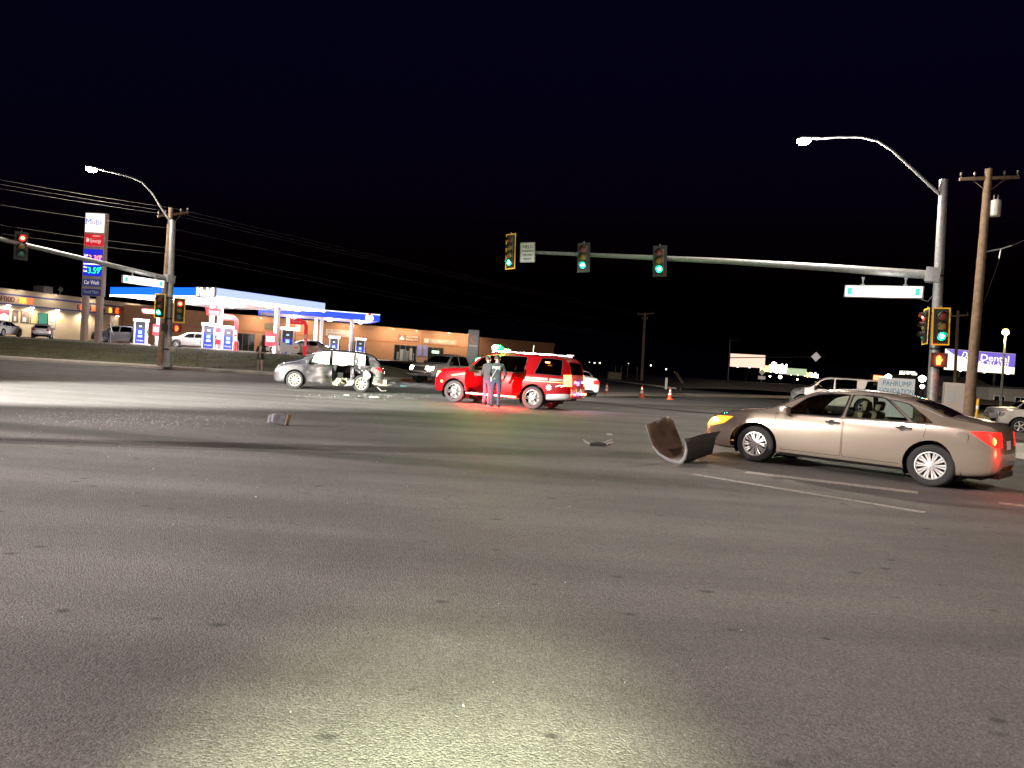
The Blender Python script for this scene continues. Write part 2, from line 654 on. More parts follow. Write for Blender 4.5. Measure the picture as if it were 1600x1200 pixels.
# dirt shoulder and mound beyond the road on the right
mb = MB()
rows = []
for j in range(24):
    y = 86 + j * 8
    row = []
    for i in range(40):
        x = 19.2 + i * 4.0 - (y - 86) * 0.03
        e = min(1, i / 2)
        row.append((x, y, 0.1 + e * (0.75 + 0.5 * noise.noise(Vector((x * 0.07, y * 0.05, 2)))) * (0.6 + 0.5 * smooth(86, 110, y))))
    rows.append(row)
mb.grid(rows)
tag(mb.build('dirt_terrain', dirt, smooth=True), 'uneven dirt ground beyond the far road', 'terrain', kind='structure')

# hills on the skyline
mb = MB()
rows = []
prof = [(-400, 470), (0, 478), (300, 482), (560, 488), (760, 498), (900, 511), (960, 520), (1010, 527), (1060, 538), (1110, 541), (1160, 547), (1220, 562), (1320, 572), (1480, 580), (1700, 585), (2100, 600)]
base, mid, top = [], [], []
for i in range(161):
    px = -400 + i * 2500 / 160
    for (xa, ya), (xb, yb) in zip(prof, prof[1:]):
        if xa <= px <= xb:
            py = ya + (yb - ya) * (px - xa) / (xb - xa)
    py += 4 * noise.noise(Vector((px * 0.02, 0, 0))) + 2 * noise.noise(Vector((px * 0.07, 3, 0)))
    q = P(px, py, 3000)
    base.append((q.x * 0.55, q.y * 0.55, -2))
    mid.append((q.x * 0.8, q.y * 0.8, q.z * (0.45 + 0.12 * noise.noise(Vector((px * 0.03, 9, 0))))))
    top.append((q.x, q.y, q.z))
mb.grid([base, mid, top, [(x * 1.3, y * 1.3, -2) for x, y, z in top]])
tag(mb.build('hills', mat('bare hillside', (0.05, 0.045, 0.035), 1.0, var=0.3, scale=0.01), smooth=True), 'dark bare hills on the night skyline', 'hills', kind='structure')
# ---------------------------------------------------------------- vehicles
def curve(tab):
    "monotone cubic through (x,value) knots"
    xs = [t[0] for t in tab]
    ys = [t[1] for t in tab]
    n = len(xs)
    d = [(ys[i + 1] - ys[i]) / (xs[i + 1] - xs[i]) for i in range(n - 1)]
    m = [d[0]] + [0 if d[i - 1] * d[i] <= 0 else 2 * d[i - 1] * d[i] / (d[i - 1] + d[i]) for i in range(1, n - 1)] + [d[-1]]

    def f(x):
        if x <= xs[0]:
            return ys[0]
        if x >= xs[-1]:
            return ys[-1]
        i = 0
        while x > xs[i + 1]:
            i += 1
        h = xs[i + 1] - xs[i]
        t = (x - xs[i]) / h
        return (2 * t**3 - 3 * t**2 + 1) * ys[i] + (t**3 - 2 * t**2 + t) * h * m[i] + (-2 * t**3 + 3 * t**2) * ys[i + 1] + (t**3 - t**2) * h * m[i + 1]
    return f


def chaikin(p, it=2):
    for _ in range(it):
        q = [p[0]]
        for a, b in zip(p, p[1:]):
            q.append((a[0] * 0.75 + b[0] * 0.25, a[1] * 0.75 + b[1] * 0.25))
            q.append((a[0] * 0.25 + b[0] * 0.75, a[1] * 0.25 + b[1] * 0.75))
        q.append(p[-1])
        p = q
    return p


def hull(pts):
    pts = sorted(set((round(a, 4), round(b, 4)) for a, b in pts))

    def half(ps):
        h = []
        for p in ps:
            while len(h) > 1 and (h[-1][0] - h[-2][0]) * (p[1] - h[-2][1]) - (h[-1][1] - h[-2][1]) * (p[0] - h[-2][0]) <= 1e-9:
                h.pop()
            h.append(p)
        return h
    lo, hi = half(pts), half(pts[::-1])
    return lo[:-1] + hi[:-1]


def rounded(poly, r, k=3):
    "round the corners of a convex polygon"
    out = []
    n = len(poly)
    for i in range(n):
        a, b, c = Vector(poly[i - 1]), Vector(poly[i]), Vector(poly[(i + 1) % n])
        ra = min(r, (a - b).length * 0.45, (c - b).length * 0.45)
        p, q = b + (a - b).normalized() * ra, b + (c - b).normalized() * ra
        for j in range(k + 1):
            t = j / k
            v = p * (1 - t) ** 2 + b * 2 * t * (1 - t) + q * t * t
            out.append((v.x, v.y))
    return hull(out)


def circle(cx, cz, r, n=28):
    return [(cx + r * math.cos(2 * PI * i / n), cz + r * math.sin(2 * PI * i / n)) for i in range(n)]


class Shell:
    "a lofted car shell whose panels are cut out of one surface"

    def __init__(s, S):
        s.S = S
        s.c = {k: curve(S[k]) for k in ('zt', 'ze', 'zb', 'zl', 'w', 'we')}
        x0, x1 = S['zt'][0][0], S['zt'][-1][0]
        xs = set()
        n = int((x1 - x0) / S.get('step', 0.085))
        for i in range(n + 1):
            xs.add(round(x0 + (x1 - x0) * i / n, 4))
        for e in (0.012, 0.03, 0.055, 0.12):
            xs.add(round(x0 + e, 4))
            xs.add(round(x1 - e, 4))
        s.v, s.f, s.fm, s.fp = [], [], [], []
        M = 0
        xs = sorted(xs)
        for x in xs:
            half = s.section(x)
            ring = [(x, y, z) for y, z in half] + [(x, -y, z) for y, z in half[-2::-1]]
            M = len(ring)
            s.v += [Vector(v) for v in ring]
        for r_ in range(len(xs) - 1):
            a, b = r_ * M, (r_ + 1) * M
            for i in range(M - 1):
                s.f.append((a + i, b + i, b + i + 1, a + i + 1))
        h = M // 2
        for a, fl in ((0, 1), ((len(xs) - 1) * M, 0)):
            for i in range(h):
                q = (a + i, a + i + 1, a + M - 2 - i, a + M - 1 - i) if i < h - 1 else (a + i, a + i + 1, a + i + 2)
                s.f.append(q if fl else q[::-1])
        s.fm = [0] * len(s.f)
        s.fp = [0] * len(s.f)
        s.normals()

    def normals(s):
        s.n = [Vector((0, 0, 0)) for _ in s.v]
        for f in s.f:
            a, b, c = s.v[f[0]], s.v[f[1]], s.v[f[2]]
            no = (b - a).cross(c - a)
            if len(f) > 3:
                no = no + (c - a).cross(s.v[f[3]] - a)
            for i in f:
                s.n[i] += no
        for q in s.n:
            q.normalize()
        i = max(range(len(s.v)), key=lambda k: s.v[k].z)
        if s.n[i].z < 0:
            s.f = [f[::-1] for f in s.f]
            s.n = [-q for q in s.n]

    def section(s, x):
        c = s.c
        zt, ze, zb, zl, w, we = (c[k](x) for k in ('zt', 'ze', 'zb', 'zl', 'w', 'we'))
        hh = zb - zl
        wb = min(w - s.S.get('shoulder', 0.05), max(we + 0.02, 0.01) if we > w - 0.05 else w)
        wb = max(wb, 0.05)
        ins = s.S.get('sill', 0.05)
        ct = [(w * 0.70, zl), (w - ins, zl + 0.01), (w - 0.012, zl + 0.16 * hh), (w, zl + 0.5 * hh), (w - 0.006, zl + 0.78 * hh), (wb + 0.012, zb - 0.025), (wb - 0.004, zb + 0.012),
              (wb + (we - wb) * 0.93, zb + (ze - zb) * 0.93), (we - 0.01, ze + 0.012), (we * 0.72, ze + (zt - ze) * 0.62), (we * 0.35, zt - (zt - ze) * 0.06), (0, zt)]
        return chaikin(ct, 2)

    def centre(s, f):
        q = Vector((0, 0, 0))
        for i in f:
            q += s.v[i]
        return q / len(f)

    def cut(s, poly, proj, filt, mat=None, part=None, delete=False, inset=0.0, gap=None, only=None):
        ia, ib = {'xz': (0, 2), 'yz': (1, 2), 'xy': (0, 1)}[proj]
        V, NV = s.v, s.n
        lo0, lo1 = min(p[0] for p in poly), min(p[1] for p in poly)
        hi0, hi1 = max(p[0] for p in poly), max(p[1] for p in poly)
        ar = sum(poly[i][0] * poly[(i + 1) % len(poly)][1] - poly[(i + 1) % len(poly)][0] * poly[i][1] for i in range(len(poly)))
        if ar < 0:
            poly = poly[::-1]
        planes = []
        for i in range(len(poly)):
            a, b = poly[i], poly[(i + 1) % len(poly)]
            dx, dy = b[0] - a[0], b[1] - a[1]
            l = math.hypot(dx, dy)
            if l > 1e-6:
                planes.append((-dy / l, dx / l, (-dy * a[0] + dx * a[1]) / l))     # inside: n.p - d >= 0
        nf, nm, np_ = [], [], []
        inside = []
        cache = {}
        for fi, f in enumerate(s.f):
            A = [V[i][ia] for i in f]
            if max(A) < lo0 or min(A) > hi0:
                nf.append(f); nm.append(s.fm[fi]); np_.append(s.fp[fi])
                continue
            B = [V[i][ib] for i in f]
            c = s.centre(f)
            if max(B) < lo1 or min(B) > hi1 or (only is not None and s.fp[fi] != only) or not filt(c, NV[f[0]]):
                nf.append(f); nm.append(s.fm[fi]); np_.append(s.fp[fi])
                continue
            if any(all(nx * x + ny * y - d < 1e-6 for x, y in zip(A, B)) for nx, ny, d in planes):
                nf.append(f); nm.append(s.fm[fi]); np_.append(s.fp[fi])
                continue
            cur = list(f)
            for pi, (nx, ny, d) in enumerate(planes):
                ds = [nx * V[i][ia] + ny * V[i][ib] - d for i in cur]
                if min(ds) >= -1e-6:
                    continue
                if max(ds) <= 1e-6:
                    nf.append(tuple(cur)); nm.append(s.fm[fi]); np_.append(s.fp[fi])
                    cur = None
                    break
                ip, op = [], []
                n = len(cur)
                for k in range(n):
                    i, j = cur[k], cur[(k + 1) % n]
                    di, dj = ds[k], ds[(k + 1) % n]
                    if di >= -1e-6:
                        ip.append(i)
                    if di <= 1e-6:
                        op.append(i)
                    if (di > 1e-6 and dj < -1e-6) or (di < -1e-6 and dj > 1e-6):
                        key = (i, j, pi) if i < j else (j, i, pi)
                        q = cache.get(key)
                        if q is None:
                            t = di / (di - dj)
                            V.append(V[i].lerp(V[j], t))
                            NV.append(NV[i].lerp(NV[j], t).normalized())
                            q = cache[key] = len(V) - 1
                        ip.append(q)
                        op.append(q)
                if len(op) > 2:
                    nf.append(tuple(op)); nm.append(s.fm[fi]); np_.append(s.fp[fi])
                cur = ip
                if len(cur) < 3:
                    cur = None
                    break
            if cur is not None:
                if delete:
                    continue
                inside.append(len(nf))
                nf.append(tuple(cur))
                nm.append(s.fm[fi] if mat is None else mat)
                np_.append(s.fp[fi] if part is None else part)
        s.f, s.fm, s.fp = nf, nm, np_
        if inset and inside:
            keep = {i: s.fm[i] for i in inside}
            for i in inside:
                s.fm[i] = gap
            small = []
            n = len(planes)
            for i in range(n):
                a1, b1, d1 = planes[i - 1]
                a2, b2, d2 = planes[i]
                d1, d2 = d1 + inset, d2 + inset
                det = a1 * b2 - a2 * b1
                if abs(det) > 1e-9:
                    small.append(((d1 * b2 - d2 * b1) / det, (a1 * d2 - a2 * d1) / det))
            s.cut(hull(small), proj, filt, mat=0, only=part)
        return inside

    def finish(s, root, mats, names, xform=None):
        parts = {}
        for f, m, p in zip(s.f, s.fm, s.fp):
            parts.setdefault(p, []).append((f, m))
        objs = {}
        for pid in sorted(parts):
            vid, vs, ns, ff, mi = {}, [], [], [], []
            for f, m in parts[pid]:
                q = []
                for v in f:
                    if v not in vid:
                        vid[v] = len(vs)
                        vs.append(s.v[v])
                        ns.append(s.n[v])
                    q.append(vid[v])
                ff.append(q)
                mi.append(m)
            nm, par = names[pid]
            Mx = (xform or {}).get(pid)
            if Mx is not None:
                m3_ = Mx.to_3x3()
                vs = [Mx @ v for v in vs]
                ns = [m3_ @ v for v in ns]
            me = bpy.data.meshes.new(nm)
            me.from_pydata(vs, [], ff)
            used = sorted(set(mi))
            for u in used:
                me.materials.append(mats[u])
            me['slots'] = used
            me.polygons.foreach_set('material_index', [used.index(i) for i in mi])
            me.shade_smooth()
            me.normals_split_custom_set_from_vertices(ns)
            objs[pid] = link(nm, me, objs.get(par, root))
        return objs


paint_cache = {}
shell_cache = {}
keep_alive = []


def paint_mat(name, c, rough=0.32, metal=0.55, coat=1.0, dirt_=0.0, spec=0.5):
    m, nt, b = node_mat(name)
    setp(b, c, rough, metal, spec, coat)
    tc = nn(nt, 'ShaderNodeTexCoord')
    fl = nn(nt, 'ShaderNodeTexNoise', Scale=1.6, Detail=3.0, Roughness=0.5)
    nt.links.new(tc.outputs['Object'], fl.inputs['Vector'])
    cr = nn(nt, 'ShaderNodeValToRGB')
    e = cr.color_ramp.elements
    e[0].position, e[1].position = 0.35, 0.75
    e[0].color = (*c, 1)
    d = (0.23, 0.20, 0.17)
    e[1].color = (*[a * (1 - dirt_) + q * dirt_ for a, q in zip(c, d)], 1)
    nt.links.new(fl.outputs['Fac'], cr.inputs['Fac'])
    nt.links.new(cr.outputs[0], b.inputs['Base Color'])
    mr = nn(nt, 'ShaderNodeMapRange')
    mr.inputs['To Min'].default_value = rough
    mr.inputs['To Max'].default_value = min(1, rough + 0.05 + dirt_)
    nt.links.new(fl.outputs['Fac'], mr.inputs['Value'])
    nt.links.new(mr.outputs[0], b.inputs['Roughness'])
    return m


chrome = mat('chrome', (0.75, 0.75, 0.76), 0.12, 1.0)
alloy = mat('silver alloy', (0.78, 0.77, 0.76), 0.32, 0.75, var=0.06, scale=12)
alloy_cream_lit = mat('cream-lit alloy', (0.55, 0.50, 0.40), 0.6, 0.3, var=0.15, scale=10)  # cream cast of the light put into the rim colour
rim_black = mat('gloss black rim', (0.008, 0.008, 0.009), 0.35, 0.0, coat=0.2)
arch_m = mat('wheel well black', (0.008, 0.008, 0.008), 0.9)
car_glass = glass_mat('car glass clear', (0.72, 0.78, 0.72))
car_glass_dark = glass_mat('car glass privacy', (0.06, 0.065, 0.06))
gap_m = mat('panel gap', (0.004, 0.004, 0.004), 0.9)
trim_b = mat('black trim', (0.010, 0.010, 0.011), 0.35)
head_off = mat('headlamp lens', (0.45, 0.46, 0.47), 0.08, 0.4, coat=1)
tail_off = mat('tail lamp lens', (0.28, 0.012, 0.012), 0.12, coat=1)
cloth_tan = mat('tan seat cloth', (0.24, 0.21, 0.15), 0.9, var=0.15, scale=20)
cloth_dk = mat('dark seat cloth', (0.03, 0.03, 0.032), 0.9)
head_on = emis('headlamp lit', (1, 0.96, 0.88), 60)
tail_on = emis('tail lamp lit', (1, 0.02, 0.012), 0.9)
amber_on = emis('amber lamp lit', (1, 0.32, 0.02), 1.7)
plate_m = mat('number plate', (0.55, 0.56, 0.6), 0.5)


def make_wheel(root, x, y, r, width, style, side, name='wheel'):
    M = T(x, y, r) @ Matrix.Rotation(-side * PI / 2, 4, 'X')     # local +z points out of the car
    wh = bpy.data.objects.new(name, None)
    wh.empty_display_size = 0.1
    col.objects.link(wh)
    wh.parent = root
    wh.matrix_basis = M
    rr = r * style.get('rim', 0.66)
    key = (r, width, style['id'])
    if key not in paint_cache:
        h = width / 2
        mb = MB()
        mb.lathe([(rr * 0.97, -h * 0.8), (rr * 1.06, -h), (r * 0.93, -h), (r * 0.985, -h * 0.82), (r, -h * 0.5), (r * 0.992, -h * 0.32), (r, -h * 0.2), (r, h * 0.2), (r * 0.992, h * 0.32), (r, h * 0.5), (r * 0.985, h * 0.82), (r * 0.93, h * 0.98), (r * 0.86, h * 1.02), (rr * 1.06, h * 0.96), (rr * 0.98, h * 0.84)], n=40)
        ty = mb.build('tyre', rubber, wh, True, sharp=60)
        mb = MB()
        z = h * 0.78
        mb.lathe([(rr * 0.98, h * 0.9), (rr * 1.0, h * 0.95), (rr * 0.95, h * 0.96), (rr * 0.89, h * 0.72), (rr * 0.87, -h * 0.6)], n=40)
        mb.mi = 1
        mb.lathe([(rr * 0.92, -h * 0.1), (0.001, -h * 0.1)], n=24)
        mb.mi = style.get('spoke_i', 0)
        k = style['n']
        for i in range(k):
            for off in style.get('pair', (0,)):
                a = 2 * PI * i / k + off
                d = Vector((math.cos(a), math.sin(a), 0))
                t = Vector((-d.y, d.x, 0))
                w0, w1 = style['w']
                i0, i1 = rr * 0.14, rr * 0.93
                zt_, zb_ = z, z - h * 0.3
                vs = []
                for rad, ww, zz in ((i0, w0, z * 1.02), (i0 + (i1 - i0) * 0.6, (w0 + w1) * 0.5, z * 0.95), (i1, w1, z * 1.0)):
                    vs += [d * rad - t * ww * rr + Vector((0, 0, zz - h * 0.1)), d * rad - t * ww * rr * 0.5 + Vector((0, 0, zz)), d * rad + t * ww * rr * 0.5 + Vector((0, 0, zz)), d * rad + t * ww * rr + Vector((0, 0, zz - h * 0.1))]
                fs = [(q * 4 + j, (q + 1) * 4 + j, (q + 1) * 4 + j + 1, q * 4 + j + 1) for q in range(2) for j in range(3)]
                mb.add(vs, fs)
        mb.mi = style.get('hub_i', 0)
        mb.lathe([(rr * 0.24, z - h * 0.12), (rr * 0.22, z * 1.03), (rr * 0.1, z * 1.06), (0.001, z * 1.06)], n=20)
        mb.mi = 1
        for i in range(5):
            a = 2 * PI * i / 5 + 0.3
            c = Vector((math.cos(a), math.sin(a), 0)) * rr * 0.165
            mb.cyl(c + Vector((0, 0, z)), c + Vector((0, 0, z * 1.07)), rr * 0.03, n=6)
        rm = mb.build('rim', style['mats'], wh, True, sharp=35)
        paint_cache[key] = (ty.data, rm.data)
    else:
        a, b = paint_cache[key]
        link('tyre', a, wh)
        link('rim', b, wh)
    return wh


ST_CAMRY = dict(id='twin', n=10, pair=(-0.12, 0.12), w=(0.05, 0.092), mats=[alloy, rim_black], rim=0.66)
ST_BLACK = dict(id='black', n=6, pair=(-0.16, 0.16), w=(0.05, 0.05), mats=[rim_black, rim_black, alloy], rim=0.70, spoke_i=0, hub_i=2)
ST_CREAM = dict(id='cream', n=10, w=(0.07, 0.09), mats=[alloy_cream_lit, rim_black], rim=0.70)
ST_PLAIN = dict(id='plain', n=5, w=(0.12, 0.16), mats=[alloy, rim_black], rim=0.64)


def seat(root, x, y, m, wd=0.52, z=0.30):
    mb = MB()
    mb.box((x, y, z + 0.12), (0.52, wd, 0.2))
    mb.box((x - 0.30, y, z + 0.48), (0.16, wd, 0.66), Matrix.Rotation(-0.22, 3, 'Y'))
    if wd < 0.8:
        mb.box((x - 0.41, y, z + 0.90), (0.10, 0.28, 0.18), Matrix.Rotation(-0.2, 3, 'Y'))
    else:
        for q in (-0.4, 0.4):
            mb.box((x - 0.41, y + q, z + 0.86), (0.10, 0.28, 0.14), Matrix.Rotation(-0.2, 3, 'Y'))
    return mb.build('seat', m, root, bev=0.05)


def build_car(S, name, label, cat, M, mats, group=None, xform=None, pre=None, detail=1, extra=None, wheels=None, style=ST_PLAIN, interior=cloth_dk, steer=0.0):
    "mats: 0 paint 1 glass 2 trim 3 head 4 tail 5 gap 6 chrome 7.. extras"
    root = thing(name, label, cat, M=M, group=group)
    ck = (id(S), bool(pre), bool(extra), bool(xform))
    if ck in shell_cache and not (pre or extra or xform):
        c, names, door_ids, meshes = shell_cache[ck]
        objs = {}
        for pid_ in sorted(meshes):
            me = meshes[pid_].copy()
            for i_, u_ in enumerate(list(me['slots'])):
                me.materials[i_] = mats[u_]
            nm_, par_ = names[pid_]
            objs[pid_] = link(nm_, me, objs.get(par_, root))
        return fit_out(root, objs, c, S, mats, door_ids, xform, detail, wheels, style, interior, steer)
    sh = Shell(S)
    if pre:
        pre(sh)
        sh.normals()
    c = sh.c
    names = {0: ('body', None)}
    side_f = [lambda p, n: p.y > 0.3, lambda p, n: p.y < -0.3]
    xf, xr, rw = S['ax'][0], S['ax'][1], S['r']
    ra = S.get('ra', rw + 0.07)
    for xw in (xf, xr):
        for sf in side_f:
            sh.cut(circle(xw, rw * 1.02, ra), 'xz', sf, delete=True)
            sh.cut(circle(xw, rw * 1.02, ra + S.get('lip', 0.045)), 'xz', sf, mat=S.get('lip_mat', 0))
    pid = 1
    door_ids = {}
    for di, (xa_b, xb_b, xa_t, xb_t, zs) in enumerate(S.get('doors', [])):      # rear-bottom, front-bottom, rear-belt, front-belt
        for si, sf in enumerate(side_f):
            zlim = max(c['zb'](xa_t), c['zb'](xb_t)) + 0.005
            poly = [(xa_b, zs), (xb_b, zs), (xb_t, zlim), (xa_t, zlim)]
            poly = rounded(hull(poly), 0.05, 2)
            far = ra + S.get('lip', 0.045) + 0.012
            filt = lambda p, n, sf=sf: sf(p, n) and min(math.hypot(p.x - xf, p.z - rw * 1.02), math.hypot(p.x - xr, p.z - rw * 1.02)) > far - 0.03
            # the wheel-arch lip bounds the door
            for xw in (xf, xr):
                sh.cut(circle(xw, rw * 1.02, far), 'xz', sf)
            filt2 = lambda p, n, sf=sf: sf(p, n) and min(math.hypot(p.x - xf, p.z - rw * 1.02), math.hypot(p.x - xr, p.z - rw * 1.02)) > far
            sh.cut(poly, 'xz', filt2, part=pid, inset=0.007, gap=5)
            names[pid] = ('door', None)
            door_ids[(di, si)] = pid
            pid += 1
    glass_ids = []
    for wi, (xbr, xbf, xtr, xtf, gm, door) in enumerate(S['win']):
        for si, sf in enumerate(side_f):
            b0, b1 = c['zb'](xbr) + 0.03, c['zb'](xbf) + 0.03
            pts = [(xbr, b0), (xbf, b1)] + [(x, c['ze'](x) - S.get('rail', 0.05)) for x in [xtr + (xtf - xtr) * i / 8 for i in range(9)]]
            poly = rounded(hull(pts), 0.045, 2)
            if S.get('frame', True):
                ctr = Vector((sum(p[0] for p in poly) / len(poly), sum(p[1] for p in poly) / len(poly)))
                big = [tuple(ctr + (Vector(p) - ctr) * (1 + 0.03 / max(0.1, (Vector(p) - ctr).length))) for p in poly]
                sh.cut(hull(big), 'xz', lambda p, n, sf=sf: sf(p, n), mat=S.get('frame_mat', 2))
            sh.cut(poly, 'xz', sf, mat=gm, part=pid)
            names[pid] = ('window', door_ids.get((door, si)))
            glass_ids.append(pid)
            pid += 1
    xa, xb = S['wind']
    k = 0.05
    poly = [(xa, -(c['we'](xa) - k)), (xb, -(c['we'](xb) - k)), (xb + 0.05, 0), (xb, c['we'](xb) - k), (xa, c['we'](xa) - k)]
    big = hull([(x + (0.04 if x >= xb else -0.03), y * 1.04) for x, y in poly])
    up_f = lambda p, n: p.z > c['zb'](p.x) + 0.01 and n.z > 0.1
    sh.cut(big, 'xy', up_f, mat=2)
    sh.cut(rounded(hull(poly), 0.06, 2), 'xy', up_f, mat=1, part=pid)
    names[pid] = ('windscreen', None)
    pid += 1
    if 'rearglass' in S:
        xa, xb = S['rearglass']
        poly = hull([(xa, -(c['we'](xa) - 0.07)), (xb, -(c['we'](xb) - 0.07)), (xb, c['we'](xb) - 0.07), (xa, c['we'](xa) - 0.07)])
        sh.cut(rounded(poly, 0.07, 2), 'xy', up_f, mat=S.get('rearmat', 1), part=pid)
        names[pid] = ('rear_window', None)
        pid += 1
    if 'reargate' in S:
        y0, z0, y1, z1 = S['reargate']
        poly = rounded([(-y0, z0), (y0, z0), (y1, z1), (-y1, z1)], 0.08, 2)
        xm = S['zt'][0][0] + 0.55
        sh.cut(poly, 'yz', lambda p, n: p.x < xm and n.x < -0.2, mat=S.get('rearmat', 1), part=pid)
        names[pid] = ('rear_window', None)
        pid += 1
    for nm, proj, poly, filt, mi, both in S.get('cuts', []):
        for sg in ((1, -1) if both else (1,)):
            if proj == 'yz' and both:
                pl = [(p[0] * sg, p[1]) for p in poly]
                ff = filt
            else:
                pl = poly
                ff = (lambda p, n, sg=sg, filt=filt: p.y * sg > 0.0 and filt(p, n)) if both else filt
            if nm:
                sh.cut(hull(pl), proj, ff, mat=mi, part=pid)
                names[pid] = (nm, None)
                pid += 1
            else:
                sh.cut(hull(pl), proj, ff, mat=mi)
    xf_map = {}
    if xform:
        for (di, si), Mx in xform.items():
            d = door_ids[(di, si)]
            xf_map[d] = Mx
            for q, (nm, par) in names.items():
                if par == d:
                    xf_map[q] = Mx
    if extra:
        extra(sh)
    objs = sh.finish(root, mats, names, xf_map)
    shell_cache[ck] = (c, names, door_ids, {k_: o_.data for k_, o_ in objs.items()})
    keep_alive.append(S)
    return fit_out(root, objs, c, S, mats, door_ids, xform, detail, wheels, style, interior, steer)


def fit_out(root, objs, c, S, mats, door_ids, xform, detail, wheels, style, interior, steer):
    xf, xr, rw = S['ax'][0], S['ax'][1], S['r']
    ra = S.get('ra', rw + 0.07)
    # wheels and wells
    wheels = wheels or {}
    for i, (xw, sg) in enumerate(((xf, 1), (xf, -1), (xr, 1), (xr, -1))):
        yw = S['track'] * sg
        mb = MB()
        n = 20
        y0, y1 = c['w'](xw) * sg - 0.035 * sg, (c['w'](xw) - 0.38) * sg
        rows = []
        for y in (y0, y1):
            rows.append([(xw + (ra + 0.012) * math.cos(-0.5 + (PI + 1.0) * j / n), y, rw * 1.02 + (ra + 0.012) * math.sin(-0.5 + (PI + 1.0) * j / n)) for j in range(n + 1)])
        mb.grid(rows)
        mb.add([(xw - ra, y1, 0.2), (xw + ra, y1, 0.2), (xw + ra, y1, rw * 2 + 0.1), (xw - ra, y1, rw * 2 + 0.1)], [(0, 1, 2, 3)])
        mb.build('wheel_well', arch_m, root)
        wst = wheels.get(i, style)
        if wst:
            wo = make_wheel(root, xw, yw, rw, S['tw'], wst, sg)
            if steer and i < 2:
                wo.matrix_basis = T(xw, yw, rw) @ Rz(steer) @ T(-xw, -yw, -rw) @ wo.matrix_basis
    # floor pan
    mb = MB()
    L0, L1 = S['zt'][0][0] + 0.25, S['zt'][-1][0] - 0.25
    mb.bb(L0, L1, -S['track'] + 0.28, S['track'] - 0.28, c['zl'](0) + 0.03, c['zl'](0) + 0.11)
    mb.bb(xr + ra + 0.02, xf - ra - 0.02, -c['w'](0) + 0.07, c['w'](0) - 0.07, c['zl'](0) + 0.015, c['zl'](0) + 0.1)
    mb.build('floor_pan', arch_m, root)
    if detail:
        zf = c['zl'](0) + 0.1
        xs = S['seats']
        for y in (0.37, -0.37):
            seat(root, xs[0], y, interior, z=zf)
        seat(root, xs[1], 0, interior, wd=1.25, z=zf)
        mb = MB()
        xd = S['wind'][1] - 0.12
        mb.box((xd - 0.15, 0, c['zb'](xd) - 0.08), (0.45, 1.36, 0.22))
        mb.build('dashboard', cloth_dk, root, bev=0.05)
        mb = MB()
        Mw = T(xd - 0.52, 0.37, c['zb'](xd) + 0.0) @ Matrix.Rotation(R(-65), 4, 'Y')
        mb.lathe([(0.18 + 0.016 * math.cos(2 * PI * i / 8), 0.016 * math.sin(2 * PI * i / 8)) for i in range(8)], Mw, 20, True)
        mb.box(Mw.translation, (0.05, 0.3, 0.05))
        mb.build('steering_wheel', black_pl, root, True)
    if S.get('mirror'):
        mx, mz = S['mirror']
        for sg in (1, -1):
            y = c['w'](mx)
            mb = MB()
            mb.box((mx, sg * (y + 0.07), mz), (0.13, 0.22, 0.15 * S.get('mirh', 1)))
            mb.mi = 1
            mb.box((mx + 0.02, sg * (y - 0.06), mz - 0.04), (0.08, 0.14, 0.05))
            o = mb.build('wing_mirror', [mats[S.get('mirmat', 0)], trim_b], root, bev=0.03)
            if xform and (0, 0 if sg == 1 else 1) in xform:
                o.matrix_basis = xform[(0, 0 if sg == 1 else 1)]
    for hi_, (hx, hz, di) in enumerate(S.get('handles', [])):
        for si, sg in enumerate((1, -1)):
            y = 0
            hw = c['w'](hx) + 0.006
            mb = MB()
            mb.tube([(hx - 0.11, sg * (hw - 0.03), hz), (hx - 0.09, sg * (hw + 0.012), hz + 0.003), (hx + 0.09, sg * (hw + 0.014), hz + 0.006), (hx + 0.11, sg * (hw - 0.03), hz + 0.006)], 0.016, 8)
            mb.mi = 1
            mb.lathe([(0.05, -0.02), (0.045, 0.002), (0.001, 0.0)], T(hx + 0.02, sg * (hw - 0.012), hz) @ Matrix.Rotation(-sg * PI / 2, 4, 'X'), 12)
            d = objs.get(door_ids.get((di, si)))
            o = mb.build('handle', [mats[S.get('handlemat', 6)], trim_b], d or root, True)
            if xform and (di, si) in xform:
                o.matrix_basis = xform[(di, si)]
    return root, objs, c


def heading(front, rear, r_mid=0.5):
    "matrix of a car whose front and rear left tyre contacts are given; local origin mid-wheelbase on the ground"
    f, r = Vector(front), Vector(rear)
    d = (f - r)
    d.z = 0
    d.normalize()
    return math.atan2(d.y, d.x)


def place(front, rear, S, sx=1.0, s=1.0, side=1, z=0.0):
    f, r = Vector(front), Vector(rear)
    a = math.atan2(f.y - r.y, f.x - r.x)
    mid = (f + r) / 2
    n = Vector((-math.sin(a), math.cos(a), 0))
    xm = (S['ax'][0] + S['ax'][1]) / 2
    o = mid - n * (S['track'] + S['tw'] * 0.4) * s * side - Vector((math.cos(a), math.sin(a), 0)) * xm * s * sx
    return T(o.x, o.y, z) @ Rz(a) @ Matrix.Diagonal((s * sx, s, s, 1))


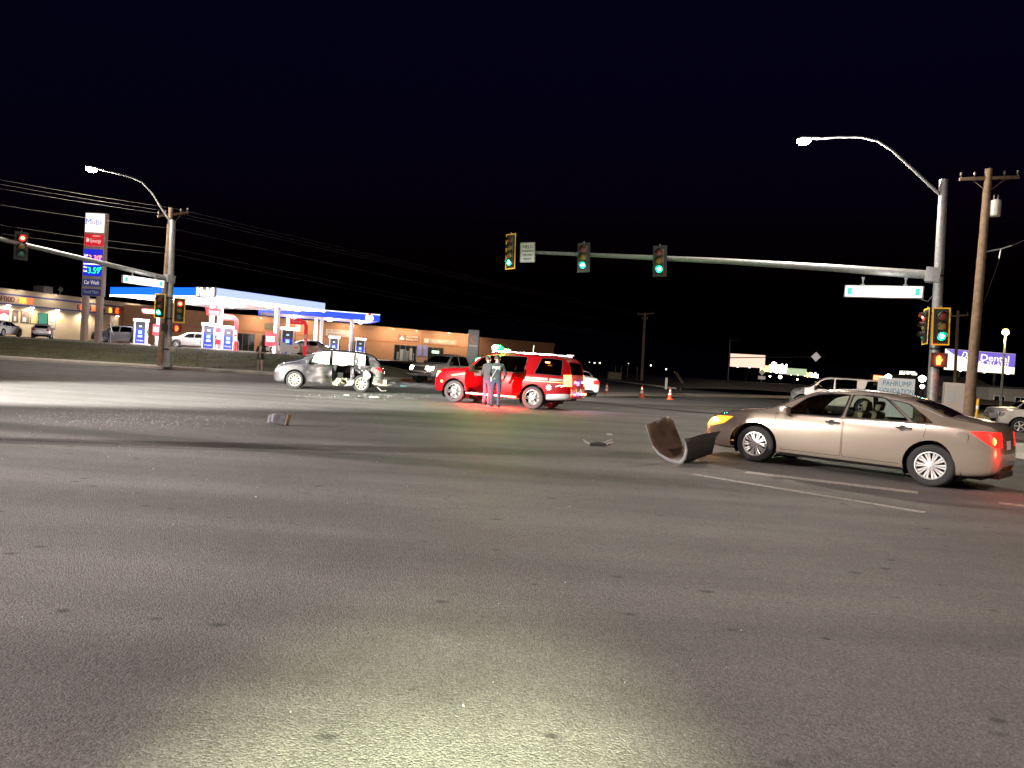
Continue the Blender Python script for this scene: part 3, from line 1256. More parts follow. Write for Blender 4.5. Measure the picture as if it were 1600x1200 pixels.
anyf = lambda p, n: True
SEDAN = dict(
    zt=[(-2.47, .60), (-2.45, .80), (-2.41, .98), (-2.32, 1.055), (-1.95, 1.115), (-1.68, 1.145), (-1.05, 1.375), (-.55, 1.455), (-.1, 1.475), (.3, 1.455), (.6, 1.375), (1.30, 1.035), (1.45, 1.0), (1.75, .955), (2.1, .855), (2.26, .75), (2.32, .62), (2.34, .55)],
    ze=[(-2.47, .56), (-2.45, .74), (-2.41, .92), (-2.3, 1.01), (-1.95, 1.055), (-1.62, 1.09), (-1.0, 1.315), (-.5, 1.395), (-.05, 1.41), (.35, 1.38), (.66, 1.285), (1.26, .985), (1.5, .95), (1.8, .90), (2.1, .80), (2.26, .70), (2.32, .58), (2.34, .52)],
    zb=[(-2.47, .52), (-2.45, .66), (-2.41, .80), (-2.3, .90), (-1.9, .965), (-1.3, .985), (-.5, .965), (.5, .94), (1.2, .915), (1.6, .885), (2.0, .80), (2.2, .69), (2.30, .56), (2.34, .48)],
    zl=[(-2.47, .40), (-2.42, .30), (-2.2, .24), (-1.8, .20), (0, .185), (1.8, .185), (2.15, .19), (2.30, .22), (2.34, .26)],
    w=[(-2.47, .58), (-2.45, .69), (-2.38, .80), (-2.2, .865), (-1.8, .895), (-1.0, .91), (0, .912), (1.2, .908), (1.7, .885), (2.0, .82), (2.18, .72), (2.29, .58), (2.34, .44)],
    we=[(-2.47, .50), (-2.4, .62), (-2.2, .72), (-1.7, .69), (-1.0, .60), (0, .585), (.5, .60), (1.25, .74), (1.6, .76), (2.0, .67), (2.2, .55), (2.34, .36)],
    ax=(1.388, -1.388), r=0.333, ra=0.395, track=0.80, tw=0.215, seats=(0.15, -0.75),
    win=[(-0.02, 0.93, -0.06, 0.60, 1, 0), (-1.02, -0.10, -0.62, -0.14, 1, 1), (-1.36, -1.09, -0.96, -0.69, 1, None)],
    doors=[(-0.07, 1.02, -0.07, 1.06, .30), (-1.20, -0.08, -1.30, -0.08, .30)],
    wind=(0.62, 1.24), rearglass=(-1.62, -1.02), mirror=(0.86, 1.0), handles=[(0.09, .865, 0), (-0.98, .885, 1)],
    cuts=[
        ('headlight', 'xz', [(1.76, .80), (2.02, .79), (2.24, .70), (2.36, .60), (2.36, .56), (2.12, .585), (1.9, .66)], anyf, 3, True),
        ('tail_light', 'xz', [(-1.98, .93), (-2.2, .945), (-2.5, .94), (-2.5, .70), (-2.36, .72), (-2.22, .80)], lambda p, n: abs(p.y) > .44, 4, True),
        (None, 'yz', [(-.46, .42), (.46, .42), (.52, .56), (-.52, .56)], lambda p, n: p.x > 2.1 and n.x > 0.2, 2, False),
        (None, 'yz', [(-.62, .24), (.62, .24), (.56, .36), (-.56, .36)], lambda p, n: p.x > 2.0 and n.x > 0.2, 2, False),
        ('number_plate', 'yz', [(-.16, .66), (.16, .66), (.16, .80), (-.16, .80)], lambda p, n: p.x < -2.2 and n.x < -0.3, 7, False),
        (None, 'xz', [(-1.0, .185), (.96, .185), (.96, .245), (-1.0, .245)], lambda p, n: abs(p.y) > 0.6, 2, True),
    ])

TAHOE = dict(
    zt=[(-2.86, .62), (-2.84, 1.0), (-2.80, 1.28), (-2.68, 1.72), (-2.5, 1.865), (-2.1, 1.905), (-1, 1.925), (0.0, 1.915), (.35, 1.87), (.62, 1.76), (1.16, 1.33), (1.3, 1.29), (1.8, 1.26), (2.2, 1.21), (2.38, 1.12), (2.45, .95), (2.47, .80)],
    ze=[(-2.86, .58), (-2.84, .96), (-2.80, 1.24), (-2.68, 1.66), (-2.5, 1.80), (-2.1, 1.84), (-1, 1.855), (0.0, 1.845), (.36, 1.80), (.66, 1.68), (1.14, 1.29), (1.3, 1.25), (1.8, 1.22), (2.2, 1.17), (2.38, 1.07), (2.45, .90), (2.47, .74)],
    zb=[(-2.86, .54), (-2.84, .90), (-2.80, 1.10), (-2.6, 1.20), (-2, 1.225), (-1, 1.225), (0, 1.215), (1.1, 1.195), (1.8, 1.15), (2.2, 1.08), (2.38, .98), (2.45, .82), (2.47, .68)],
    zl=[(-2.86, .50), (-2.82, .44), (-2.5, .38), (-2, .34), (0, .32), (1.8, .33), (2.2, .35), (2.42, .40), (2.47, .46)],
    w=[(-2.86, .80), (-2.82, .90), (-2.7, .97), (-2.4, 1.01), (-1, 1.03), (1.2, 1.025), (1.8, 1.01), (2.2, .96), (2.38, .87), (2.45, .78), (2.47, .70)],
    we=[(-2.86, .70), (-2.8, .76), (-2.65, .72), (-2.3, .72), (-1, .73), (0, .73), (.5, .74), (1.15, .86), (1.8, .88), (2.2, .84), (2.38, .76), (2.47, .60)],
    ax=(1.535, -1.535), r=0.40, ra=0.48, track=0.87, tw=0.27, seats=(0.1, -0.9), sill=0.06,
    win=[(0.02, 0.97, -0.02, 0.62, 1, 0), (-1.12, -0.10, -1.16, -0.14, 8, 1), (-2.52, -1.55, -2.46, -1.72, 8, None)],
    doors=[(-0.06, 1.10, -0.06, 1.12, .42), (-1.20, -0.08, -1.26, -0.08, .42)],
    wind=(0.62, 1.12), reargate=(.66, 1.28, .60, 1.70), rearmat=8, mirror=(0.92, 1.28), mirh=1.6, mirmat=2, handles=[(0.12, 1.07, 0), (-1.0, 1.07, 1)], handlemat=0, frame_mat=2,
    cuts=[
        ('headlight', 'xz', [(2.2, 1.05), (2.5, 1.02), (2.5, .86), (2.30, .90)], anyf, 3, True),
        ('tail_light', 'xz', [(-2.60, 1.26), (-2.9, 1.28), (-2.9, .88), (-2.66, .88)], lambda p, n: abs(p.y) > .68, 4, True),
        ('grille', 'yz', [(-.62, .72), (.62, .72), (.60, 1.06), (-.60, 1.06)], lambda p, n: p.x > 2.25 and n.x > 0.2, 2, False),
        (None, 'yz', [(-.85, .36), (.85, .36), (.85, .56), (-.85, .56)], lambda p, n: p.x > 2.2 and n.x > 0.2, 2, False),
    ])

CROSS = dict(   # mid-size crossover
    zt=[(-2.36, .62), (-2.35, .92), (-2.28, 1.12), (-2.05, 1.40), (-1.85, 1.56), (-1.5, 1.645), (-.8, 1.695), (-.1, 1.70), (.3, 1.665), (.62, 1.56), (1.30, 1.17), (1.42, 1.13), (1.8, 1.06), (2.1, .97), (2.26, .85), (2.32, .70), (2.34, .6)],
    ze=[(-2.36, .58), (-2.35, .88), (-2.28, 1.08), (-2.05, 1.34), (-1.85, 1.49), (-1.5, 1.575), (-.8, 1.625), (-.1, 1.63), (.33, 1.595), (.66, 1.485), (1.28, 1.125), (1.45, 1.09), (1.8, 1.01), (2.1, .91), (2.26, .79), (2.32, .65), (2.34, .56)],
    zb=[(-2.36, .54), (-2.35, .80), (-2.28, 1.0), (-2.1, 1.08), (-1.5, 1.10), (-.5, 1.075), (.5, 1.045), (1.2, 1.015), (1.6, .98), (2.0, .89), (2.2, .78), (2.30, .62), (2.34, .52)],
    zl=[(-2.36, .46), (-2.32, .36), (-2.1, .28), (-1.7, .24), (0, .22), (1.7, .22), (2.1, .23), (2.28, .27), (2.34, .32)],
    w=[(-2.36, .66), (-2.34, .76), (-2.25, .85), (-2.0, .91), (-1.4, .935), (0, .94), (1.3, .935), (1.75, .905), (2.05, .83), (2.22, .70), (2.3, .58), (2.34, .46)],
    we=[(-2.36, .56), (-2.28, .64), (-2.0, .64), (-1.5, .63), (-.8, .63), (0, .63), (.5, .65), (1.28, .78), (1.7, .78), (2.1, .66), (2.34, .38)],
    ax=(1.41, -1.41), r=0.36, ra=0.425, track=0.815, tw=0.235, seats=(0.1, -0.8),
    win=[(-0.02, 0.93, -0.05, 0.60, 1, 0), (-1.05, -0.10, -1.05, -0.14, 1, 1), (-1.75, -1.13, -1.58, -1.13, 1, None)],
    doors=[(-0.07, 1.03, -0.07, 1.06, .34), (-1.16, -0.08, -1.24, -0.08, .34)],
    wind=(0.64, 1.28), reargate=(.62, 1.12, .52, 1.46), rearmat=8, mirror=(0.90, 1.12), handles=[(0.10, .95, 0), (-0.98, .97, 1)],
    cuts=[
        ('headlight', 'xz', [(1.86, .88), (2.1, .84), (2.36, .70), (2.36, .62), (2.1, .68)], anyf, 3, True),
        ('tail_light', 'xz', [(-1.98, 1.06), (-2.4, 1.08), (-2.4, .86), (-2.16, .90)], lambda p, n: abs(p.y) > .42, 4, True),
        (None, 'yz', [(-.50, .48), (.50, .48), (.56, .62), (-.56, .62)], lambda p, n: p.x > 2.1 and n.x > 0.2, 2, False),
        (None, 'yz', [(-.64, .27), (.64, .27), (.6, .40), (-.6, .40)], lambda p, n: p.x > 2.0 and n.x > 0.2, 2, False),
        ('number_plate', 'yz', [(-.16, .78), (.16, .78), (.16, .92), (-.16, .92)], lambda p, n: p.x < -2.1 and n.x < -0.3, 7, False),
    ])

PICKUP = dict(
    zt=[(-2.95, .75), (-2.94, 1.20), (-2.90, 1.25), (-1.10, 1.27), (-1.04, 1.30), (-.98, 1.5), (-.86, 1.80), (-.6, 1.88), (0, 1.90), (.45, 1.86), (.72, 1.76), (1.22, 1.36), (1.35, 1.32), (1.9, 1.29), (2.4, 1.23), (2.62, 1.14), (2.70, .95), (2.72, .80)],
    ze=[(-2.95, .72), (-2.94, 1.16), (-2.90, 1.21), (-1.10, 1.23), (-1.04, 1.26), (-.98, 1.45), (-.86, 1.74), (-.6, 1.815), (0, 1.835), (.46, 1.79), (.76, 1.68), (1.20, 1.32), (1.35, 1.28), (1.9, 1.25), (2.4, 1.19), (2.62, 1.09), (2.70, .90), (2.72, .75)],
    zb=[(-2.95, .68), (-2.94, 1.10), (-2.90, 1.17), (-1.10, 1.19), (-1.0, 1.2), (0, 1.21), (1.2, 1.205), (1.9, 1.17), (2.4, 1.10), (2.62, 1.0), (2.70, .84), (2.72, .70)],
    zl=[(-2.95, .58), (-2.9, .52), (-2, .46), (0, .44), (1.8, .44), (2.4, .46), (2.66, .5), (2.72, .55)],
    w=[(-2.95, .92), (-2.9, .97), (-2.5, 1.0), (-1, 1.01), (1.2, 1.01), (2.0, 1.0), (2.4, .96), (2.62, .88), (2.70, .78), (2.72, .70)],
    we=[(-2.95, .88), (-2.9, .92), (-1.1, .95), (-1.0, .86), (-.86, .74), (-.5, .72), (0, .72), (.5, .74), (1.2, .88), (1.9, .9), (2.4, .85), (2.62, .76), (2.72, .6)],
    ax=(1.75, -1.85), r=0.41, ra=0.50, track=0.86, tw=0.27, seats=(0.25, -0.5), sill=0.06, shoulder=0.04,
    win=[(0.12, 1.04, 0.08, 0.70, 1, 0), (-0.86, 0.0, -0.78, -0.04, 1, 1)],
    doors=[(0.04, 1.18, 0.04, 1.2, .54), (-0.95, 0.02, -0.95, 0.02, .54)],
    wind=(0.74, 1.18), mirror=(1.0, 1.30), mirh=1.7, mirmat=2, handles=[(0.2, 1.06, 0), (-0.8, 1.06, 1)],
    cuts=[
        ('headlight', 'xz', [(2.42, 1.06), (2.75, 1.06), (2.75, .84), (2.5, .86)], lambda p, n: abs(p.y) > .56, 3, True),
        ('tail_light', 'xz', [(-2.80, 1.14), (-3.0, 1.14), (-3.0, .80), (-2.84, .80)], lambda p, n: abs(p.y) > .8, 4, True),
        ('grille', 'yz', [(-.54, .78), (.54, .78), (.54, 1.06), (-.54, 1.06)], lambda p, n: p.x > 2.4 and n.x > 0.2, 2, False),
        (None, 'xz', [(-1.02, .5), (-0.985, .5), (-0.985, 1.3), (-1.02, 1.3)], lambda p, n: abs(p.y) > .6, 2, True),
    ])

HATCH = dict(SEDAN)
HATCH.update(
    zt=[(-2.02, .55), (-2.0, .85), (-1.92, 1.0), (-1.55, 1.28), (-1.3, 1.37), (-.7, 1.42), (0, 1.425), (.35, 1.39), (.6, 1.32), (1.2, .99), (1.35, .96), (1.7, .90), (1.95, .80), (2.1, .68), (2.14, .52)],
    ze=[(-2.02, .52), (-2.0, .80), (-1.92, .96), (-1.55, 1.22), (-1.3, 1.31), (-.7, 1.36), (0, 1.365), (.37, 1.325), (.64, 1.24), (1.18, .95), (1.4, .91), (1.7, .85), (1.95, .75), (2.1, .63), (2.14, .50)],
    zb=[(-2.02, .48), (-2.0, .74), (-1.92, .88), (-1.6, .94), (-.5, .92), (.5, .90), (1.1, .87), (1.5, .83), (1.9, .72), (2.1, .58), (2.14, .46)],
    zl=[(-2.02, .38), (-1.95, .27), (-1.6, .21), (0, .18), (1.6, .18), (2.0, .2), (2.14, .26)],
    w=[(-2.02, .58), (-2.0, .68), (-1.9, .77), (-1.6, .82), (-1, .845), (1, .845), (1.5, .82), (1.85, .73), (2.05, .58), (2.14, .42)],
    we=[(-2.02, .5), (-1.9, .58), (-1.5, .57), (-.8, .55), (0, .55), (.5, .57), (1.15, .69), (1.5, .70), (1.9, .58), (2.14, .36)],
    ax=(1.25, -1.25), r=0.30, ra=0.35, track=0.73, tw=0.19, seats=(0.1, -0.7),
    win=[(-.1, .9, -.12, .58, 1, 0), (-1.35, -.2, -1.2, -.22, 1, None)],
    doors=[(-.15, .98, -.15, 1.0, .28)], wind=(.6, 1.16), reargate=(.56, .98, .46, 1.22), rearmat=8, mirror=(.82, .96), handles=[(.0, .83, 0)],
    cuts=[('headlight', 'xz', [(1.75, .74), (2.0, .70), (2.2, .60), (2.2, .52), (1.95, .58)], anyf, 3, True),
          ('tail_light', 'xz', [(-1.82, .90), (-2.1, .90), (-2.1, .74), (-1.9, .76)], lambda p, n: abs(p.y) > .42, 4, True),
          (None, 'xz', [(-2.1, .2), (-1.62, .2), (-1.62, .46), (-2.1, .50)], anyf, 2, True),
          ('number_plate', 'yz', [(-.16, .56), (.16, .56), (.16, .68), (-.16, .68)], lambda p, n: p.x < -1.8 and n.x < -0.3, 7, False)])
for k in ('rearglass',):
    HATCH.pop(k, None)
# ---------------------------------------------------------------- the vehicles of the scene
# tan sedan, nearest
tan = paint_mat('champagne paint', (0.37, 0.31, 0.255), 0.2, 0.5)


def cwx(x):
    return 1.388 + (x - 1.388) * 1.22 if x > 1.388 else (-1.388 + (x + 1.388) * .78 if x < -1.388 else x)


def warp(sh):
    for v in sh.v:
        v.x = cwx(v.x)

cam_f, cam_r = G(1173, 721), G(1457, 761)
Mc = place(cam_f, cam_r, SEDAN, sx=1.06)
root, objs, cc = build_car(SEDAN, 'sedan', 'tan four-door sedan stopped beside the torn-off bumper', 'car', Mc,
                           [tan, car_glass, trim_b, amber_on, tail_on, gap_m, chrome, plate_m], style=ST_CAMRY, interior=cloth_tan, extra=warp)
# side details of the sedan
mb = MB()
for sg in (1, -1):
    pts = [(x, sg * (cc['we'](x) + (0.91 - 0.05 - cc['we'](x)) * 0.10), cc['ze'](x) - 0.012) for x in (-1.48, -1.3, -1.0, -.6, -.2, .2, .5, .75, 1.0)]
    mb.tube(pts, 0.008, 6)
mb.build('window_trim', chrome, root, True)
for sg in (1, -1):
    mb = MB()
    x = -1.77
    wv = cc['w'](-1.88)
    mb.lathe([(0.085, 0.0), (0.088, 0.003), (0.082, 0.0035), (0.001, 0.0035)], T(x, sg * (wv - 0.012), .83) @ Matrix.Rotation(-sg * PI / 2, 4, 'X'), 16)
    mb.build('fuel_flap', tan, root, True)
mb = MB()
mb.bb(-2.0, 2.0, -0.5, 0.5, 0.17, 0.2)
mb.tube([(-2.20, 0.4, 0.27), (-2.05, 0.4, 0.27)], 0.03)
mb.build('exhaust_pipe', dark_metal, root)
a = Mc.to_euler().z
light('POINT', 'indicator_glow', (2.64, 0.60, 0.66), (1, 0.33, 0.04), 16, root, 0.05)
light('POINT', 'tail_glow', (-2.40, 0.72, 0.62), (1, 0.04, 0.02), 10, root, 0.08)
for sg in (1, -1):
    mb = MB()
    mb.lathe([(.001, -1), (.6, -.8), (1, 0), (.6, .8), (.001, 1)], T(cwx(2.07), sg * .785, .70) @ Rz(-sg * .7) @ Matrix.Diagonal((.10, .05, .05, 1)), 14)
    mb.build('headlamp_bulb', emis('warm headlamp bulb', (1, .72, .35), 9), root, True)
# bright inner lamps of the tail lights
for sg in (1, -1):
    mb = MB()
    mb.lathe([(0.06, 0), (0.045, 0.02), (0.001, 0.026)], T(cwx(-2.36), sg * 0.755, .80) @ Matrix.Rotation(PI / 2 * sg, 4, 'Z') @ Matrix.Rotation(R(-90), 4, 'X') @ Matrix.Rotation(R(-40), 4, 'Y'), 14)
    mb.build('brake_lamp', emis('brake lamp', (1, 0.35, 0.05), 25), root, True)

# red fire-department vehicle
fire_red = paint_mat('fire red paint', (0.17, 0.0015, 0.004), 0.3, 0.0, coat=0.0, spec=0.06)
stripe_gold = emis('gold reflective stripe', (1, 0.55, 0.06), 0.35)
stripe_grey = mat('grey reflective stripe', (0.12, 0.13, 0.11), 0.4)
silver_trim = mat('silver lower trim', (0.45, 0.46, 0.48), 0.35, 0.5)
tf, tr_ = G(706, 629), G(832, 639)
am = math.atan2(tf.y - tr_.y, tf.x - tr_.x) - R(8.5)
mid_ = (tf + tr_) / 2
hd_ = Vector((math.cos(am), math.sin(am), 0)) * 1.56
Mt = place(mid_ + hd_, mid_ - hd_, TAHOE)
TA = dict(TAHOE)
sf = lambda p, n: abs(p.y) > 0.8
TA['cuts'] = TAHOE['cuts'] + [
    (None, 'xz', [(-2.70, .98), (-1.18, .985), (-1.18, 1.01), (-2.70, 1.005)], sf, 9, True),
    (None, 'xz', [(1.1, 1.06), (1.62, .97), (1.68, 1.0), (1.12, 1.10)], sf, 9, True),
    (None, 'xz', [(-2.05, 1.045), (-1.18, 1.045), (-1.18, 1.12), (-2.05, 1.12)], sf, 10, True),
    (None, 'xz', [(-2.66, 1.04), (-2.12, 1.04), (-2.12, 1.12), (-2.62, 1.12)], sf, 10, True),
    (None, 'xz', [(-2.9, .36), (-2.02, .36), (-2.06, .56), (-2.55, .56), (-2.7, .62), (-2.9, .62)], lambda p, n: abs(p.y) > .5, 11, True),
    ('number_plate', 'yz', [(-.16, .90), (.16, .90), (.16, 1.05), (-.16, 1.05)], lambda p, n: p.x < -2.7 and n.x < -0.3, 7, False),
]
for k in range(6):
    y = -0.72 + k * 0.26
    TA['cuts'].append((None, 'yz', [(y, .64), (y + .12, .64), (y + .22, .80), (y + .10, .80)], lambda p, n: p.x < -2.6 and n.x < -0.3, 9 if k % 2 else 10, False))
hinge = T(1.12, 1.0, 0)
open_M = hinge @ Rz(R(58)) @ hinge.inverted()
lens_fire = emis('fire tail lamp', (1, 0.18, 0.03), 9)
root, fobj, fc = build_car(TA, 'fire_vehicle', 'red fire-department SUV with green roof beacon and its front door open', 'suv', Mt,
                           [fire_red, car_glass, trim_b, head_off, lens_fire, gap_m, chrome, plate_m, car_glass_dark, stripe_gold, stripe_grey, silver_trim], style=ST_BLACK, xform={(0, 0): open_M})
# inner face of the open door
mb = MB()
dp = [(-.05, .44), (1.06, .44), (1.09, 1.17), (-.05, 1.2)]
mb.prism(dp, open_M @ basis((1, 0, 0), (0, 0, 1), (0, -1, 0), (0, 0.985, 0)), 0.07)
mb.build('door_lining', cloth_dk, root)
mb = MB()
fr_ = [(-.03, 0.93, 1.2), (-.05, .80, 1.80), (.36, .79, 1.77), (.62, .82, 1.66), (1.0, .93, 1.24)]
mb.tube([open_M @ Vector(p) for p in fr_], 0.022, 6)
mb.build('door_frame', trim_b, root, True)
mb = MB()
for sg in (1, -1):
    mb.tube([(.25, .66 * sg, 1.89), (.15, .66 * sg, 1.945), (-2.1, .66 * sg, 1.95), (-2.35, .66 * sg, 1.90)], 0.02, 6)
mb.build('roof_rail', chrome, root, True)
for s in (1, -1):
    mb = MB()
    mb.bb(-.98, .99, min(s * .985, s * 1.12), max(s * .985, s * 1.12), .36, .41)
    for x in (-.8, 0, .8):
        mb.box((x, s * .95, .40), (.06, .2, .05))
    mb.build('running_board', silver_trim, root, bev=.01)
# light bar with the green beacon
mb = MB()
mb.bb(.0, .30, -.62, .62, 1.955, 1.99)
mb.build('light_bar', black_pl, root, bev=.01)
green = emis('green beacon halo dome', (0.0, 0.9, 0.16), 1.1)  # oversized glowing dome stands in for the beacon's green halo
mb = MB()
mb.lathe([(1, 0), (.97, .3), (.86, .6), (.66, .84), (.36, .97), (.001, 1)], T(.15, .36, 1.985) @ Matrix.Diagonal((.19, .36, .19, 1)), 24)
bc = mb.build('beacon', green, root, True)
mb = MB()
mb.lathe([(.001, -1), (.5, -.86), (.86, -.5), (1, 0), (.86, .5), (.5, .86), (.001, 1)], T(.16, .64, 2.08) @ Matrix.Diagonal((.11, .13, .08, 1)), 18)
mb.build('beacon_lamp', emis('green beacon lamp', (0.35, 1, 0.5), 60), bc, True)
for i, (y, c_, s_) in enumerate(((.15, (1, .35, .05), 6), (-.12, (.5, 1, .3), 6), (-.45, (.9, .9, .9), 0.6))):
    mb = MB()
    mb.box((.15, y, 2.03), (.24, .2, .07))
    mb.build('beacon', emis('bar lens %d' % i, c_, s_), root, bev=.02)
light('SPOT', 'green_beacon_light', (.15, .50, 2.24), (0.02, 1, 0.14), 6500, root, 0.10, (.15, 1.5, 4.4), 142, .5)
light('POINT', 'green_beacon_side_light', (.15, .95, 2.16), (0.03, 1, 0.12), 130, root, 0.12)
light('POINT', 'green_beacon_top_light', (.15, .3, 2.35), (0.03, 1, 0.12), 260, root, 0.12)
# rocker strobes
red_led = emis('red rocker strobe', (1, 0.07, 0.04), 9)
for x, ln in ((.62, .20), (.12, .16), (-.32, .14), (-.82, .28)):
    mb = MB()
    mb.box((x, 1.125, .385), (ln * 1.15, .035, .075))
    mb.build('strobe_lamp', red_led, root, bev=.012)
    light('POINT', 'strobe_light', (x, 1.26, .34), (1, 0.03, 0.02), 120, root, 0.05)
# rear warning lamps
for y, z, c_, nm, s_ in ((.42, 1.03, (1, .06, .03), 'red', 16), (-.42, 1.03, (.10, .16, 1), 'blue', 16), (.42, .60, (1, .10, .04), 'red', 16), (-.42, .60, (.10, .16, 1), 'blue', 16), (-.80, .60, (1, .4, .1), 'amber', 12)):
    mb = MB()
    mb.box((-2.872, y, z), (.04, .13, .06))
    mb.build('warning_lamp', emis('warning lens ' + nm, c_, s_), root, bev=.012)
    light('POINT', 'warning_light', (-3.0, y, z), c_, 5, root, 0.05)
mb = MB()
mb.box((-2.0, .935, 1.66), (.16, .012, .035))
mb.build('side_marker', emis('window amber', (1, .3, .05), 8), root)
mb = MB()
mb.box((2.05, 1.0, .74), (.07, .03, .07))
mb.build('side_marker', emis('front amber', (1, .42, .08), 14), root, bev=.01)
mb = MB()
mb.box((2.2, .945, 1.085), (.12, .03, .03))
mb.build('side_marker', emis('front amber', (1, .42, .08), 14), root, bev=.01)
light('POINT', 'tail_light_glow', (-3.0, .9, 1.1), (1, .1, .03), 8, root, .08)
light('POINT', 'side_tail_light_glow', (-2.75, 1.22, 1.08), (1, .5, .3), 4, root, .06)
# crest decal on the rear quarter and radio antenna
mb = MB()
crest = [(.12 * math.cos(a_) * (1 if i % 2 else .6), .12 * math.sin(a_) * (1 if i % 2 else .6)) for i, a_ in enumerate([2 * PI * k / 16 for k in range(16)])]
mb.prism(crest, basis((1, 0, 0), (0, 0, 1), (0, -1, 0), (-2.13, 1.035, .80)) @ Matrix.Rotation(PI, 4, 'Y') @ T(0, 0, 0), .004)
mb.prism([(-.09, -.03), (.10, .03), (.12, .07), (-.07, .01)], basis((-1, 0, 0), (0, 0, 1), (0, 1, 0), (-2.45, 1.022, .86)), .004)
mb.prism([(-.07, -.05), (.07, .0), (.05, .06), (-.05, .02)], basis((-1, 0, 0), (0, 0, 1), (0, 1, 0), (-2.62, .992, .88)), .004)
mb.build('decal', mat('white decal', (.75, .75, .75), .5), root)
mb = MB()
mb.tube([(-1.1, .1, 1.92), (-1.12, .1, 2.25)], .012, 6)
mb.tube([(-2.3, 0, 1.90), (-2.38, 0, 1.97), (-2.62, 0, 1.96)], .02, 6)
mb.build('antenna', white_paint, root)

# wrecked crossover: left side torn open, side airbags hanging in the windows
grey = paint_mat('dusty grey paint', (0.035, 0.035, 0.042), 0.38, 0.35, dirt_=0.3)
airbag = mat('airbag fabric', (0.85, 0.84, 0.80), 0.9, var=0.06, scale=6, bump=0.3, bscale=14)
shred = mat('torn foam and lining', (0.42, 0.38, 0.24), 0.95, var=0.4, scale=14, bump=0.5, bscale=30)


def crush(sh):
    for v in sh.v:
        x, y, z = v
        if y > 0:
            k = smooth(-2.25, -1.75, x) * (1 - smooth(-0.15, 0.25, x)) * smooth(.1, .4, y) * (1 - smooth(1.35, 1.6, z))
            if k > 0:
                n1 = noise.noise(Vector((x * 3.1, z * 3.4, 1.7)))
                n2 = noise.noise(Vector((x * 8, z * 7, 4.2)))
                v.y -= k * (0.20 + 0.17 * n1 + 0.12 * n2)
                v.z += k * 0.05 * n1
                v.x += k * 0.10 * n2
            k2 = smooth(-0.2, 0.0, x) * (1 - smooth(1.0, 1.15, x)) * smooth(.3, .5, y) * (1 - smooth(.95, 1.05, z))
            v.y -= k2 * (0.05 + 0.08 * noise.noise(Vector((x * 2.6, z * 4, 8))) + 0.035 * noise.noise(Vector((x * 7, z * 9, 3))))
        if x < -2.0:
            k3 = smooth(-2.0, -2.3, x)
            v.x += k3 * 0.10 * noise.noise(Vector((y * 3, z * 3, 2)))


def rip(sh):
    lf = lambda p, n: p.y > 0.2
    sh.cut(hull([(-0.95, .36), (-0.14, .36), (-0.12, 1.12), (-0.55, 1.15), (-0.90, 1.05)]), 'xz', lf, delete=True)
    sh.cut(hull([(-1.7, 1.12), (-1.12, 1.10), (-1.14, 1.52), (-1.55, 1.50)]), 'xz', lf, delete=True)
    sh.cut(hull([(-1.08, 1.08), (-0.12, 1.08), (-0.12, 1.56), (-1.05, 1.56)]), 'xz', lf, delete=True)
    sh.cut(hull([(0.0, 1.08), (0.88, 1.10), (.58, 1.50), (0.0, 1.56)]), 'xz', lf, delete=True)


CW = dict(CROSS)
CW['doors'] = [CROSS['doors'][0]]
CW['handles'] = []
wf, wr = G(458, 607), G(565, 613)
Mw = place(wf, wr, CROSS, sx=0.95, s=0.97)
root, wobj, wc = build_car(CW, 'wrecked_crossover', 'wrecked grey crossover with its torn rear side and white airbags in the windows', 'car', Mw,
                           [grey, car_glass_dark, trim_b, head_off, tail_off, gap_m, grey, plate_m, car_glass_dark], style=ST_CREAM, pre=crush, extra=rip, interior=cloth_dk)
# curtain airbags inside the window openings
for x0, x1 in ((.0, .78), (-1.02, -.14), (-1.52, -1.12)):
    mb = MB()
    rows = []
    for i in range(15):
        t = i / 14
        x = x0 + (x1 - x0) * t
        zt_ = wc['ze'](x) - .03
        zb_ = wc['zb'](x) - (.02 if x > -.1 else .0) + .03 * math.sin(t * 9)
        rows.append([(x, .60 + .18 * (1 - j / 6) * .4 + .14 * (j / 6) + .028 * math.sin(x * 22) * math.sin(PI * j / 6), zt_ + (zb_ - zt_) * j / 6) for j in range(7)])
    mb.grid(rows)
    mb.build('side_airbag', airbag, root, True)
# torn metal flaps, foam and dangling trim
rr = random.Random(5)


def flap(pts, m, nm, sub=5):
    mb = MB()
    a, b, c_, d = [Vector(p) for p in pts]
    rows = []
    for i in range(sub + 1):
        row = []
        for j in range(sub + 1):
            u, v = i / sub, j / sub
            p = a * (1 - u) * (1 - v) + b * u * (1 - v) + c_ * u * v + d * (1 - u) * v
            p = p + Vector((rr.uniform(-1, 1), rr.uniform(-1, 1), rr.uniform(-1, 1))) * 0.028
            row.append(p)
        rows.append(row)
    mb.grid(rows)
    return mb.build(nm, m, root, True, sharp=25)


pale = paint_mat('scraped silver panel', (0.22, 0.22, 0.23), 0.45, 0.5, dirt_=0.3)
flap([(-1.0, .80, 1.12), (-1.15, .95, .9), (-1.62, .98, .62), (-1.55, .82, 1.0)], grey, 'torn_panel')
flap([(-1.55, .90, 1.0), (-1.8, .99, .70), (-1.65, 1.0, .52), (-1.42, .98, .66)], pale, 'torn_panel')
flap([(-.92, .74, 1.05), (-1.05, .92, 1.0), (-1.10, .98, .66), (-.98, .84, .40)], grey, 'torn_panel')
flap([(-.95, .78, .55), (-1.1, .93, .5), (-1.05, 1.0, .28), (-.7, .93, .22)], pale, 'torn_panel')
flap([(-1.02, .66, 1.3), (-1.10, .76, 1.52), (-1.2, .80, 1.2), (-1.1, .84, 1.06)], grey, 'torn_panel')
flap([(-1.9, .92, .70), (-2.28, .80, .70), (-2.26, .82, .50), (-1.9, .95, .5)], pale, 'torn_panel')
